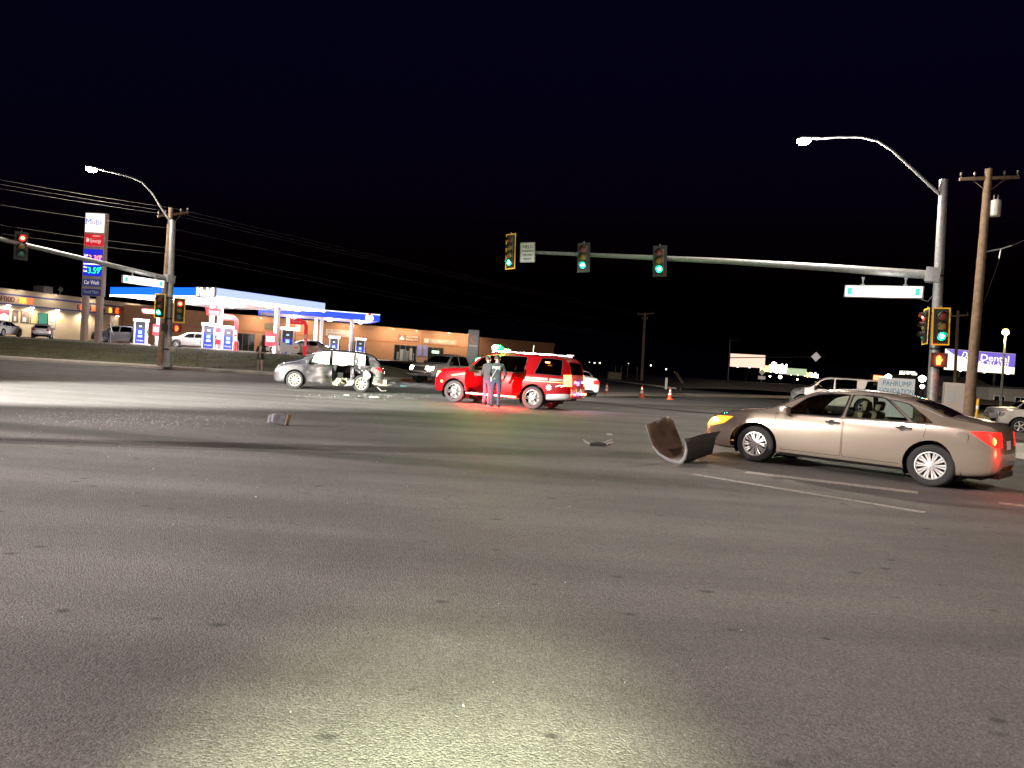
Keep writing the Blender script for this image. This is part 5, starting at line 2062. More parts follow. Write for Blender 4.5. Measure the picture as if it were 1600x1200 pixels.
def faces2(lu, lv, zb, zt):
    return [('fascia', (.0, lv, -.02, .1, zb, zt - .1), blue_soft), ('edge_light', (.0, lv, -.03, .1, zt - .1, zt), emis('dim edge light', (.7, .8, 1), 1.2)),
            ('fascia', (-.02, .1, .1, lu, zb, zt), blue_soft), ('fascia', (lv - .1, lv + .02, .1, lu, zb, zt), blue_soft), ('fascia', (.1, lv - .1, lu - .1, lu + .02, zb, zt), blue_soft)]


cols2 = [P(491, 552, 86), P(500, 551, 83), P(547, 556, 85.5), P(447, 549, 88)]
can2, Mc2, lu2, lv2, zb2 = canopy('pump_canopy', 'smaller blue pump canopy with a round logo behind the big one', C2, A2, B2_, 6.05, .78, cols2,
                                  [(.3, .3), (.62, .25), (.62, .75), (.85, .3), (.3, .75), (.9, .8)], 1000, .2, faces2, mat('blue column base', (.03, .12, .42), .5))
mb = MB()
Md = basis((1, 0, 0), (0, 0, 1), (0, -1, 0), (lv2 - 1.15, -.03, 5.55))
mb.lathe([(.42, 0), (.42, .05), (.001, .06)], Md, 24)
mb.build('logo_disc', emis('logo disc', (1, 1, 1), 4), can2)
mb = MB()
mb.prism([(-.22, .30), (-.05, .24), (.18, .30), (.22, .46), (.0, .52), (-.2, .44)], Md @ T(0, 0, .07), .02)
mb.build('logo_mark', mob_red, can2)


# dispensers
pump_blue = mat('pump blue panel', (.012, .03, .42), .4, emit=(.01, .03, .5), es=.25)
pump_dark = mat('pump dark panel', (.05, .045, .06), .4)


def dispenser(label, p, yaw, s=1.0, hdr=None, group='fuel dispensers'):
    t = thing('fuel_dispenser', label, 'fuel pump', M=T(p.x, p.y, LOTZ + .15) @ Rz(yaw) @ Matrix.Scale(s * .92, 4), group=group)
    mb = MB()
    mb.bb(-.75, .75, -.55, .55, -.15, .0)
    mb.build('island', concrete, t, bev=.03)
    for x in (-.52, .52):
        mb = MB()
        mb.bb(x - .06, x + .06, -.22, .22, 0, 2.15)
        mb.build('side_post', white_gloss, t, bev=.01)
    mb = MB()
    mb.bb(-.66, .66, -.27, .27, 2.15, 2.38)
    mb.build('header', hdr or emis('pump header glow', (1, .98, .97), 2.2), t, bev=.02)
    mb = MB()
    mb.bb(-.455, .455, -.2, .2, .0, 1.35)
    mb.build('cabinet', pump_blue, t)
    mb = MB()
    mb.bb(-.455, .455, -.18, .18, 1.36, 2.1)
    mb.build('display', pump_dark, t)
    for q in ((-.16, .16, -.225, -.205, .95, 1.25), (-.12, .12, -.205, -.185, 1.6, 1.75)):
        mb = MB()
        mb.bb(*q)
        mb.build('screen', emis('pump screen', (.35, .7, 1), .8), t)
    mb = MB()
    mb.bb(-.2, .2, -.215, -.2, .62, .8)
    mb.build('keypad', white_gloss, t)
    text('letters', 'Mobil', .2, white_gloss, t, basis((1, 0, 0), (0, 0, 1), (0, -1, 0), (0, -.21, .28)), .6)
    for x in (-.62, .62):
        mb = MB()
        mb.tube([(x, -.12, 1.9), (x * 1.12, -.22, 1.2), (x * 1.15, -.25, .45), (x * 1.05, -.2, .35), (x, -.16, .9), (x, -.12, 1.1)], .02, 6)
        mb.box((x, -.14, 1.15), (.07, .12, .26))
        mb.build('hose', black_pl, t, True)
    return t


dispenser('white-framed blue pump nearest the far signal pole', P(325, 549, 67.5), R(12), 1.0)
dispenser('blue pump under the red arch beside the double columns', P(356, 550, 69), R(12), .95)
dispenser('blue pump near the store behind the dark SUV', P(219, 541, 72.5), R(8), 1.05)
dispenser('white and blue pump behind the round red column sign', P(448, 556, 68.5), R(14), 1.05)
dispenser('grey pump under the smaller canopy, left of two', P(521, 556, 82.5), R(8), .95)
dispenser('grey pump under the smaller canopy, right of two', P(562, 558, 83), R(8), .95)


def red_arch(label, p, yaw, s=1.0):
    t = thing('red_arch', label, 'arch', M=T(p.x, p.y, LOTZ) @ Rz(yaw) @ Matrix.Scale(s, 4))
    mb = MB()
    pts = [(.75, 0, 0), (.75, 0, 2.55), (.70, 0, 2.78), (.56, 0, 2.93), (.35, 0, 2.98), (-.6, 0, 2.98)]
    rows = []
    for i, q in enumerate(pts):
        a = Vector(pts[max(0, i - 1)])
        b = Vector(pts[min(len(pts) - 1, i + 1)])
        d = (b - a).normalized()
        nrm = Vector((d.z, 0, -d.x))
        q = Vector(q)
        w_ = .15 + (.1 if i > 3 else 0)
        rows.append([q - nrm * w_ + Vector((0, .1, 0)), q + nrm * w_ + Vector((0, .1, 0)), q + nrm * w_ - Vector((0, .1, 0)), q - nrm * w_ - Vector((0, .1, 0)), q - nrm * w_ + Vector((0, .1, 0))])
    mb.grid(rows)
    mb.build('frame', red_sign, t)
    text('letters', 'Synergy', .22, white_gloss, t, basis((1, 0, 0), (0, 0, 1), (0, -1, 0), (-.05, -.11, 2.98)), .8)
    mb = MB()
    mb.bb(.66, .84, -.13, -.105, .9, 1.35)
    mb.bb(.66, .84, -.13, -.105, 1.5, 1.9)
    mb.build('notice', white_gloss, t)


red_arch('red arch over the pump beside the double columns', P(353, 550, 68.4), R(12))
red_arch('red arch over the pump behind the round column sign', P(462, 556, 67.6), R(14))


def column_sign(label, p, size, kind, yaw=R(10)):
    t = thing('column_sign', label, 'sign', M=Matrix.Translation(p) @ Rz(yaw))
    mb = MB()
    if kind == 'flag':
        mb.prism([(-size[0] / 2, size[1] / 2), (-size[0] / 2 + .2, -size[1] / 2), (size[0] / 2 - .2, -size[1] / 2), (size[0] / 2, size[1] / 2)], basis((1, 0, 0), (0, 0, 1), (0, -1, 0)), .06)
        mb.build('panel', red_sign, t)
        text('letters', 'Synergy', size[1] * .6, white_gloss, t, basis((1, 0, 0), (0, 0, 1), (0, -1, 0), (0, -.07, 0)), size[0] * .55)
    else:
        w_, h_ = size
        mb.prism([(-w_ / 2, -h_ / 2), (w_ / 2, -h_ / 2), (w_ / 2, h_ / 2), (-w_ / 2, h_ / 2)], basis((1, 0, 0), (0, 0, 1), (0, -1, 0)), .05)
        mb.build('panel', red_sign, t)
        mb = MB()
        mb.prism([(-w_ * .38, -h_ * .2), (w_ * .38, -h_ * .2), (w_ * .38, h_ * .22), (-w_ * .38, h_ * .22)], basis((1, 0, 0), (0, 0, 1), (0, -1, 0), (0, -.055, 0)), .01)
        mb.build('notice', white_gloss, t)


column_sign('red banner on the left canopy column', P(236, 487, 73.5), (1.7, .42), 'flag')
column_sign('red banner above the nearest pump', P(334, 487, 68.5), (1.5, .62), 'flag')
column_sign('red and white notice on the left canopy column', P(244, 515, 73.6), (.55, 1.05), 'box')
column_sign('red and white notice on the double canopy column', P(340, 525, 68.6), (.55, 1.5), 'box')
column_sign('rounded red notice on the right canopy column', P(423, 530, 71.5), (.95, 1.25), 'box')
p = P(248, 543, 72)
t = thing('waste_bin', 'grey waste bin at the foot of the left canopy column', 'bin', loc=(p.x, p.y, LOTZ))
mb = MB()
mb.bb(-.28, .28, -.28, .28, 0, .95)
mb.build('bin', mat('bin grey', (.35, .36, .37), .6), t, bev=.04)
mb = MB()
mb.bb(-.30, .30, -.30, .30, .95, 1.06)
mb.build('lid', black_pl, t, bev=.04)
p = P(365, 549, 67)
mb = MB()
mb.tube([(0, 0, 0), (0, 0, .75), (.06, 0, .9), (.2, 0, .95), (.34, 0, .9), (.4, 0, .75), (.4, 0, 0)], .045, 8)
o = mb.build('hoop_guard', galv, None, True)
o.location = (p.x, p.y, LOTZ)
tag(o, 'galvanised hoop guard beside the red arch', 'bollard')
# white advertising board with a red print by the beige sedan
p = P(452, 552, 66.2)
t = thing('advert_board', 'white rounded advertising board in front of the beige sedan', 'sign', M=T(p.x, p.y, LOTZ) @ Rz(R(10)))
mb = MB()
for x in (-.5, .5):
    mb.lathe([(.36, 0), (.36, .05), (.001, .06)], basis((1, 0, 0), (0, 0, 1), (0, -1, 0), (x, 0, .62)) @ Matrix.Diagonal((1, 1.25, 1, 1)), 24)
mb.bb(-.2, .2, -.03, .03, .02, .9)
mb.build('panel', white_gloss, t)
mb = MB()
mb.bb(.38, .66, -.075, -.063, .62, .74)
mb.build('print', red_sign, t)

# price sign
Ms_ = P(141.5, 540, 56)
t = thing('price_sign', 'tall fuel price sign on two beige posts above the grass bank', 'sign', M=T(Ms_.x, Ms_.y, LOTZ - .25) @ Rz(R(-6)))
u_ = .0467
zz = lambda py: (541 - py) * u_ + .22
mb = MB()
for x in (-.55, .55):
    mb = MB()
    mb.bb(x - .17, x + .17, -.2, .2, 0, zz(440))
    mb.build('post', steel_beige, t, bev=.01)
mb = MB()
mb.bb(-.80, .80, -.19, .21, zz(467), zz(338))
mb.build('cabinet', steel_beige, t, bev=.03)
spec_ = [('logo_face', 369, 339, face_white), ('red_face', 391, 371, red_sign), ('price_face', 437, 394, emis('price blue', (.015, .02, .5), .7)), ('price_face', 453, 440, mat('car wash navy', (.02, .03, .12), .5, emit=(.03, .05, .16), es=.4)), ('price_face', 467, 455.5, mat('food mart navy', (.015, .02, .09), .5, emit=(.02, .03, .12), es=.3))]
for nm, y0, y1, m in spec_:
    mb = MB()
    mb.bb(-.72, .72, -.235, -.195, zz(y0) + .03, zz(y1) - .03)
    mb.build(nm, m, t, bev=.015)
fr2 = lambda x, z, y=-.25: basis((1, 0, 0), (0, 0, 1), (0, -1, 0), (x, y, z))
zc = zz(353)
lb = emis('sign letter blue', (.01, .06, .55), .8)
lr = emis('sign letter red', (.9, .03, .03), 1.2)
text('letters', 'M', .62, lb, t, fr2(-.46, zc), .42, .01)
text('letters', 'o', .62, lr, t, fr2(-.08, zc), .26, .01)
text('letters', 'bil', .62, lb, t, fr2(.36, zc), .46, .01)
wl = mat('pale print', (.6, .52, .5), .6, emit=(1, .85, .8), es=.3)
text('letters', 'Synergy', .36, wl, t, fr2(.14, zz(382)), .85, .006)
text('letters', 'FUEL TECHNOLOGY', .12, wl, t, fr2(.2, zz(374.5)), .6, .006)
mb = MB()
mb.lathe([(.15, 0), (.15, .012), (.001, .012)], fr2(-.47, zz(381), -.238) @ Matrix.Diagonal((.8, 1, 1, 1)), 16)
mb.build('drop_mark', wl, t)
og, gr = emis('price orange', (1, .20, .01), 2.2), emis('price green', (.01, .9, .18), 1.4)
wt = emis('price white', (1, 1, 1), .8)
text('letters', '3.30', .60, og, t, fr2(.12, zz(409)), .88, .01)
text('letters', '9', .26, og, t, fr2(.62, zz(406)), .14, .01)
text('letters', '3.59', .62, gr, t, fr2(.12, zz(428)), .88, .01)
text('letters', '9', .26, gr, t, fr2(.62, zz(424)), .14, .01)
text('letters', 'Self', .26, wt, t, fr2(-.54, zz(405)), .28, .01)
text('letters', 'Plus', .2, wt, t, fr2(-.54, zz(423)), .28, .01)
text('letters', 'Cash', .2, wt, t, fr2(-.54, zz(429)), .28, .01)
mb = MB()
mb.bb(-.70, .70, -.25, -.236, zz(418.8), zz(417))
mb.build('divider', wt, t)
text('letters', 'Car Wash', .40, wl, t, fr2(0, zz(446.5)), 1.15, .006)
text('letters', 'Food Mart', .36, mat('dim print', (.2, .2, .26), .6, emit=(.5, .5, .7), es=.15), t, fr2(0, zz(461)), 1.15, .006)
light('POINT', 'price_sign_glow', (0, -2.6, zz(400)), (1, .97, .95), 6, t, .4)

# ---------------------------------------------------------------- store
WA, WB = Vector((-57, 85.5, 0)), Vector((-49, 105, 0))
wd_ = (WB - WA).normalized()
wn = Vector((wd_.y, -wd_.x, 0))
Wo = WA - wd_ * 14
Mst = basis(wd_, -wn, (0, 0, 1), (Wo.x, Wo.y, LOTZ))
iMst = Mst.inverted()
store = thing('store_building', 'cream store with blue stripes and red neon lettering beside the filling station', 'building', M=Mst)
LW = 37.0
stucco = mat('cream stucco', (.60, .50, .37), .85, var=.06, scale=1.2, bump=.2, bscale=30)
mb = MB()
mb.bb(0, LW, 0, 16, -.05, 5.1)
mb.build('wall', stucco, store)
mb = MB()
mb.bb(-.1, LW + .1, -.14, .1, 4.72, 5.24)
mb.build('parapet', stucco, store)
stripe_m = mat('blue stripe', (.09, .08, .30), .6)
for z0, z1 in ((4.50, 4.70), (3.46, 3.62)):
    mb = MB()
    mb.bb(-.1, LW + .1, -.22 if z0 < 4 else -.15, -.002, z0, z1)
    mb.build('blue_stripe', stripe_m, store)
mb = MB()
mb.bb(-.1, LW + .1, -.2, -.002, 3.62, 4.50)
mb.build('sign_band', stucco, store)
sx_ = lambda px: (iMst @ onplane(px, 500, Wo, wn)).x
win_specs = [(-3, 14, 1.35, 2.95, 'poster_a'), (18.5, 28, 1.55, 2.9, 'glass'), (32, 45.5, 1.55, 2.9, 'glass'), (47, 57.5, 1.55, 2.9, 'poster_b'), (59, 73.5, 1.45, 2.9, 'glass_green'), (74, 86.5, 1.2, 2.9, 'poster_c')]
shop_in = emis('shop interior glow', (.55, .42, .36), .35)
for pa, pb, z0, z1, kd in win_specs:
    x0, x1 = sx_(pa), sx_(pb)
    wo = MB()
    wo.bb(x0, x1, -.05, .02, z0, z1)
    f = wo.build('window', mat('dark bronze frame', (.05, .04, .035), .5), store)
    mb = MB()
    m = {'glass': glass_mat('shop glass', (.3, .3, .32)), 'glass_green': mat('green lit window', (.03, .09, .07), .2, emit=(.05, .35, .25), es=.35), 'poster_a': white_gloss, 'poster_b': mat('yellow poster', (.55, .42, .22), .7), 'poster_c': mat('white poster', (.6, .58, .55), .7)}[kd]
    if kd == 'glass':
        mb.bb(x0 + .08, x1 - .08, -.06, -.051, z0 + .08, z1 - .08)
        mb.build('pane', mat('shop window view', (.16, .12, .11), .15, var=.6, scale=3, emit=(.3, .22, .2), es=.15), f)
        mb = MB()
        mb.bb(x0 + .2, x0 + (x1 - x0) * .6, -.07, -.061, z0 + .15, z0 + (z1 - z0) * .5)
        mb.build('window_poster', mat('pale blue print', (.4, .45, .5), .7), f)
    else:
        mb.bb(x0 + .07, x1 - .07, -.065, -.051, z0 + .05, z1 - .05)
        mb.build('poster', m, f)
        if kd == 'poster_a':
            mb = MB()
            mb.prism([(x0 + .07, z1 - .05), (x0 + .07, z1 - .75), ((x0 + x1) / 2, z1 - .45), (x1 - .07, z1 - .75), (x1 - .07, z1 - .05)], basis((1, 0, 0), (0, 0, 1), (0, -1, 0), (0, -.066, 0)), .01)
            mb.build('poster_top', mat('red print', (.55, .02, .04), .6), f)
        if kd == 'poster_c':
            for zq in (.25, .6, .95):
                mb = MB()
                mb.bb(x0 + .25, x1 - .25, -.075, -.066, z0 + zq, z0 + zq + .12)
                mb.build('poster_line', mat('grey print', (.3, .3, .34), .7), f)
neon = emis('orange neon letters', (1, .10, .02), 1.8)
neon2 = emis('yellow neon letters', (1, .42, .04), 1.8)
unlit = mat('unlit red letters', (.22, .03, .03), .6)
frs = lambda x, z: basis((1, 0, 0), (0, 0, 1), (0, -1, 0), (x, -.22, z))
wlet = (sx_(49) - sx_(27)) / 4
for i, ch in enumerate('MART'):
    mb = MB()
    x = sx_(27) + wlet * (i + .5)
    text('letters', ch, .95, neon2 if i < 2 else neon, store, frs(x, 4.05), wlet * .85, .06)
mb = MB()
mb.bb(sx_(24), sx_(26.3), -.28, -.21, 4.0, 4.12)
mb.build('hyphen', neon, store)
for i, ch in enumerate('FOOD'):
    text('letters', ch, .9, unlit, store, frs(sx_(4.5) + wlet * (i - .9) * 1.0, 4.05), wlet * .8, .06)
wl2 = (sx_(188) - sx_(117)) / 13
for i, ch in enumerate('LIQUOR & BEER'):
    if ch != ' ':
        text('letters', ch, .85, unlit if i in (0, 3, 7, 10) else (neon2 if i in (2, 9) else neon), store, frs(sx_(117) + wl2 * (i + .5), 4.0), wl2 * .8, .06)
mb = MB()
mb.bb(sx_(206), sx_(226), -.32, -.21, 3.72, 4.32)
mb.build('lit_sign', emis('cream lit sign', (1, .86, .5), 4), store, bev=.04)
mb = MB()
mb.bb(sx_(77), sx_(91.5), 1.2, 3.0, 5.1, 6.15)
mb.build('rooftop_unit', mat('rooftop unit', (.32, .28, .27), .7), store, bev=.03)
mb = MB()
mb.tube([(sx_(106), 1.5, 5.1), (sx_(104.5), 1.5, 5.9)], .06, 6)
mb.box((sx_(106), 1.5, 6.0), (.5, .1, .5), Matrix.Rotation(.6, 3, 'Y'))
mb.build('roof_vent', galv, store)
mb = MB()
mb.lathe([(.18, 0), (.18, .02), (.001, .02)], basis((1, 0, 0), (0, 0, 1), (0, -1, 0), (sx_(97.5), -.002, 2.2)), 12)
mb.build('yellow_notice', mat('yellow notice', (.6, .55, .08), .6), store)
for px in (8, 45, 85, 130, 180, 222):  # small unseen fixtures added to wash the store wall with light
    x = sx_(px)
    mb = MB()
    mb.box((x, -.45, 3.42), (.5, .16, .07))
    mb.tube([(x, 0, 3.42), (x, -.42, 3.42)], .03, 6)
    w_ = mb.build('added_wall_lamp', white_gloss, store)
    mb = MB()
    mb.box((x, -.45, 3.375), (.44, .12, .02))
    mb.build('lamp_lens', can_lamp, w_)
    light('SPOT', 'wall_fill_light', (x, -.9, 3.3), (1, .82, .58), 230, store, .2, (x, -.2, .5), 150, .5)
# unseen gooseneck lamps added under the parapet to brighten the sign band
for px in (20, 75, 140, 205):
    x = sx_(px)
    mb = MB()
    mb.tube([(x, -.1, 5.1), (x, -.7, 5.25), (x, -1.2, 5.2)], .025, 6)
    mb.lathe([(.05, .08), (.16, -.02), (.16, -.05)], T(x, -1.25, 5.17), 12)
    w_ = mb.build('added_gooseneck', galv, store, True)
    light('SPOT', 'gooseneck_fill', (x, -1.27, 5.1), (1, .84, .6), 60, store, .1, (x, 0, 3.6), 160, .5)

# ---------------------------------------------------------------- strip mall
MA, MBp = Vector((-46, 90.2, 0)), Vector((6.5, 120.5, 0))
md = (MBp - MA).normalized()
mn = Vector((md.y, -md.x, 0))
Mma = basis(md, -mn, (0, 0, 1), (MA.x, MA.y, LOTZ - .15))
iMm = Mma.inverted()
mall = thing('strip_mall', 'long low orange stucco shopping row behind the filling station', 'building', M=Mma)
LM = (MBp - MA).length
orange = mat('orange stucco', (.29, .145, .075), .9, var=.10, scale=.8, bump=.2, bscale=25)
mx = lambda px, py=545: (iMm @ onplane(px, py, MA, mn)).x
mz = lambda px, py: (iMm @ onplane(px, py, MA, mn)).z
xr1 = mx(742)
mb = MB()
mb.bb(0, xr1, 0, 18, -.2, 4.55)
mb.build('wall', orange, mall)
mb = MB()
mb.bb(xr1 + .01, LM, .6, 18, -.2, 4.25)
mb.build('wall', orange, mall)
mb = MB()
mb.bb(-.05, xr1 + .05, -.16, .3, 4.05, 4.66)
mb.bb(xr1 + .06, LM + .05, .44, .9, 3.8, 4.36)
mb.build('cornice', orange, mall)
mb = MB()
mb.bb(0, xr1, -.07, -.002, 2.62, 2.72)
mb.build('reveal_band', mat('dark orange band', (.30, .10, .035), .9), mall)
for px in (438, 552, 658, 742):
    mb = MB()
    x = mx(px)
    mb.bb(x - .05, x + .05, -.05, -.002, 0, 4.05)
    mb.build('pilaster', orange, mall)
dark_gl = mat('dark shop glass', (.012, .014, .016), .08)
frame_m = mat('bronze frame', (.06, .045, .035), .5)
for pa, pb, n in ((369, 397, 3), (408, 421, 1), (520, 531, 1), (545, 561, 2), (616, 651, 4), (668, 693, 3)):
    x0, x1 = mx(pa), mx(pb)
    mb = MB()
    mb.bb(x0, x1, -.03, .02, 0.05, 2.35)
    f = mb.build('storefront', frame_m, mall)
    for i in range(n):
        a = x0 + (x1 - x0) * i / n + .05
        b = x0 + (x1 - x0) * (i + 1) / n - .05
        mb = MB()
        mb.bb(a, b, -.045, -.031, .12, 2.28)
        mb.build('pane', dark_gl, f)
# window displays and neon
rm = random.Random(9)
for i in range(7):
    x = mx(620 + i * 5)
    mb = MB()
    mb.bb(x, x + rm.uniform(.2, .5), -.06, -.046, .1 + rm.random() * .4, 1.2 + rm.random())
    mb.build('window_display', mat('window display %d' % (i % 3), ((.10, .11, .12), (.2, .2, .2), (.06, .09, .10))[i % 3], .6), mall)
mb = MB()
mb.bb(mx(675), mx(686), -.08, -.046, 1.5, 1.85)
mb.build('window_neon', emis('pale green neon', (.5, 1, .55), 1.6), mall)
for px in (652, 660.5):
    for k in range(2):
        mb = MB()
        mb.bb(mx(px), mx(px + 6.2), -.28, -.22, .95 + k * .8, 1.7 + k * .8)
        mb.build('blue_poster', mat('blue poster', (.16, .18, .42), .6), mall)
mb = MB()
mb.bb(mx(651), mx(668), -.21, -.075, .0, 2.6)
mb.build('notice_stand', mat('notice stand brown', (.24, .15, .10), .7), mall)
frm = lambda x, z: basis((1, 0, 0), (0, 0, 1), (0, -1, 0), (x, -.13, z))


def mall_sign(pa, pb, z, h, lines, bgc, tc, logo=None):
    x0, x1 = mx(pa), mx(pb)
    mb = MB()
    mb.bb(x0, x1, -.10, -.072, z - h / 2, z + h / 2)
    s_ = mb.build('wall_sign', bgc, mall)
    off = .0
    if logo:
        mb = MB()
        lw = min(h, (x1 - x0) * .3)
        if logo == 'tri':
            mb.prism([(x0 + .1, z - h * .32), (x0 + .1 + lw, z - h * .32), (x0 + .1 + lw / 2, z + h * .36)], basis((1, 0, 0), (0, 0, 1), (0, -1, 0), (0, -.104, 0)), .012)
        else:
            mb.bb(x0 + .08, x0 + lw, -.125, -.102, z - h * .36, z + h * .36)
        mb.build('logo', tc, s_)
        off = lw + .1
    n = len(lines)
    for i, l in enumerate(lines):
        text('letters', l, h / n * .75, tc, s_, frm((x0 + off + x1) / 2, z + h * (.5 - (i + .5) / n)), (x1 - x0 - off) * .82, .008)


brown = mat('brown sign board', (.16, .065, .035), .7)
tanb = mat('tan sign board', (.30, .22, .15), .7)
pale_t = mat('pale letters', (.55, .48, .42), .7)
mall_sign(621, 654, 3.35, .85, ('ACCESS', 'REALTY'), brown, pale_t, 'tri')
mall_sign(661, 712, 3.2, .72, ('SOUTHERN PET CARE',), tanb, pale_t, 'sq')
mall_sign(507, 544, 3.3, .85, ('EL RINCON', 'RESTAURANT'), mat('pale sign board', (.42, .36, .32), .7), mat('grey letters', (.14, .11, .10), .7))
mall_sign(411, 430, 3.45, .8, ('SALON',), mat('green grey board', (.10, .09, .06), .7), mat('dim letters', (.2, .17, .12), .7))
mall_sign(460, 467, 3.5, .9, ('',), mat('grey board', (.4, .38, .36), .7), pale_t)
for px in (400, 470, 540, 604, 640, 690, 725):  # unseen long-armed lamps added to light the mall front evenly
    x = mx(px)
    mb = MB()
    mb.tube([(x, -.1, 4.3), (x, -1.6, 4.5), (x, -2.2, 4.46)], .025, 6)
    mb.lathe([(.04, .08), (.17, -.02), (.17, -.05)], T(x, -2.24, 4.42), 12)
    mb.build('added_gooseneck', galv, mall, True)
    light('SPOT', 'gooseneck_fill', (x, -2.26, 4.3), (1, .78, .55), 460, mall, .1, (x, -.3, 2.0), 165, .5)

# mall pylon sign
p = P(738, 566, 74)
t = thing('mall_pylon_sign', 'tall grey pylon sign with an orange curl behind the open car door', 'sign', M=T(p.x, p.y, .5) @ Rz(R(-8)))
mb = MB()
mb.bb(-.52, .52, -.2, .2, 0, 4.1)
mb.build('pylon', mat('pylon grey', (.24, .24, .24), .6), t, bev=.03)
mb = MB()
mb.tube([(.28 * math.cos(a) + .05, -.22, 3.2 + .32 * math.sin(a)) for a in [R(60 + 260 * i / 14) for i in range(15)]], [.015 + .05 * math.sin(PI * i / 14) for i in range(15)], 6)
mb.build('curl_mark', mat('orange mark', (.55, .14, .03), .6, emit=(1, .2, .03), es=.15), t)
mb = MB()
mb.bb(-.4, .4, -.215, -.2, 2.5, 2.65)
mb.build('print_line', pale_t, t)
light('POINT', 'pylon_fill_light', (0, -2.4, 2.6), (1, .95, .9), 60, t, .2)  # added lamp hanging in front, brightens the unlit pylon
# ---------------------------------------------------------------- background on the right
def board(name, label, pl, pr, h, mats_, thick=.3, posts=2, ground=0.0, cat='billboard', group=None, skirt=True):
    "billboard whose lower edge runs from pl to pr"
    pl, pr = Vector(pl), Vector(pr)
    x = (pr - pl)
    L = x.length
    x.normalize()
    y = Vector((-x.y, x.x, 0)).normalized()
    z = x.cross(y)
    t = thing(name, label, cat, M=basis(x, y, z, pl), group=group)
    mb = MB()
    mb.bb(0, L, 0, thick, 0, h)
    mb.build('frame', dark_metal, t)
    mb = MB()
    mb.bb(.08, L - .08, -.03, -.002, .08, h - .08)
    mb.build('panel', mats_, t)
    for i in range(posts):
        px = L * (i + .5) / posts
        mb = MB()
        mb.tube([(px, thick + .15, h * .5), (px, thick + .15, -(pl.z - ground))], .18, 8)
        mb.build('post', mat('brown steel post', (.10, .085, .075), .7), t, True)
    if skirt:
        mb = MB()
        mb.bb(0, L, -.8, -.04, -.12, -.06)
        mb.build('catwalk', dark_metal, t)
        for i in range(3):
            q = L * (i + .5) / 3
            mb = MB()
            mb.box((q, -.9, .02), (.3, .12, .1))
            mb.build('flood_lamp', emis('flood lamp', (1, .9, .7), 10), t)
    return t, L


t, L = board('billboard', 'lit purple and white dental billboard behind the utility pole', P(1474, 578, 120), P(1585, 585.5, 124), 3.4, emis('billboard cream', (1, .84, .62), 1.1), posts=2)
purple = emis('billboard purple', (.16, .11, .50), .8)
mb = MB()
mb.prism([(.1, 3.3), (L * .12, 2.55), (L * .36, 1.85), (L * .55, 1.35), (L - .1, 1.15), (L - .1, 3.3)], basis((1, 0, 0), (0, 0, 1), (0, -1, 0), (0, -.034, 0)), .012)
mb.build('purple_field', purple, t)
mb = MB()
mb.prism([(.1, 3.28), (.1, 1.2), (L * .14, 1.25), (L * .15, 2.3)], basis((1, 0, 0), (0, 0, 1), (0, -1, 0), (0, -.05, 0)), .012)
mb.build('pale_field', emis('billboard pale', (1, .86, .72), .9), t)
wb_ = emis('billboard letters', (1, .87, .78), 1.2)
fb = lambda x, z: basis((1, 0, 0), (0, 0, 1), (0, -1, 0), (x, -.06, z))
text('letters', 'De', 1.5, wb_, t, fb(L * .285, 2.5), L * .125, .01, shear=.35)
text('letters', 'Dental', 1.45, wb_, t, fb(L * .70, 2.35), L * .40, .01)
text('letters', '775-751-6302', .95, wb_, t, fb(L * .665, 1.42), L * .47, .01)

board('billboard', 'lit pink billboard with dark wheels far down the road', P(1140, 573, 210), P(1195, 575.5, 214), 3.7, emis('billboard pink', (1, .62, .47), .8), group='far billboards', posts=1)
board('billboard', 'dim green billboard far down the road', P(1228, 585.5, 260), P(1260, 587.5, 262), 2.4, emis('billboard green', (.50, .62, .38), .6), group='far billboards', posts=1)
# lit irregular sign between the far billboards
c = P(1207, 576, 235)
t = thing('casino_sign', 'jagged glowing white and yellow sign between the far billboards', 'sign', M=Matrix.Translation(c) @ Rz(R(-12)))
rj = random.Random(4)
gl_w, gl_y = emis('white sign bulbs', (1, .93, .88), 3.5), emis('yellow sign bulbs', (1, .8, .25), 1.6)
for i in range(26):
    x = -3.6 + 7.4 * i / 25
    mb = MB()
    h0 = -1.2 + rj.uniform(-.2, .3)
    h1 = (.6 if x < -1.5 else 1.3) + rj.uniform(-.5, .4)
    mb.bb(x, x + .34, -.1 - rj.random() * .1, .1, h0, h1)
    mb.build('sign_panel', gl_y if x < -.8 else gl_w, t)
mb = MB()
mb.lathe([(.8, 0), (.8, .2), (.001, .25)], basis((1, 0, 0), (0, 0, 1), (0, -1, 0), (.3, -.1, 1.3)), 16)
mb.lathe([(.55, 0), (.55, .2), (.001, .25)], basis((1, 0, 0), (0, 0, 1), (0, -1, 0), (2.4, -.1, -2.4)), 16)
mb.build('sign_globe', gl_w, t)
mb = MB()
mb.tube([(-1, .3, -1), (-1, .3, -5.5)], .25, 8)
mb.tube([(2.4, .3, -1), (2.4, .3, -5.5)], .25, 8)
mb.build('post', dark_metal, t)
c = P(1269, 586, 280)
t = thing('roadside_sign', 'small glowing white sign past the green billboard', 'sign', M=Matrix.Translation(c))
for i in range(10):
    mb = MB()
    x = -2.3 + i * .46
    mb.bb(x, x + .42, -.1, .1, -.8 + rj.uniform(-.2, .2), .6 + rj.uniform(-.3, .4))
    mb.build('sign_panel', gl_y if i < 4 else gl_w, t)
mb = MB()
mb.tube([(0, .2, -.5), (0, .2, -4.0)], .2, 8)
mb.build('post', dark_metal, t)

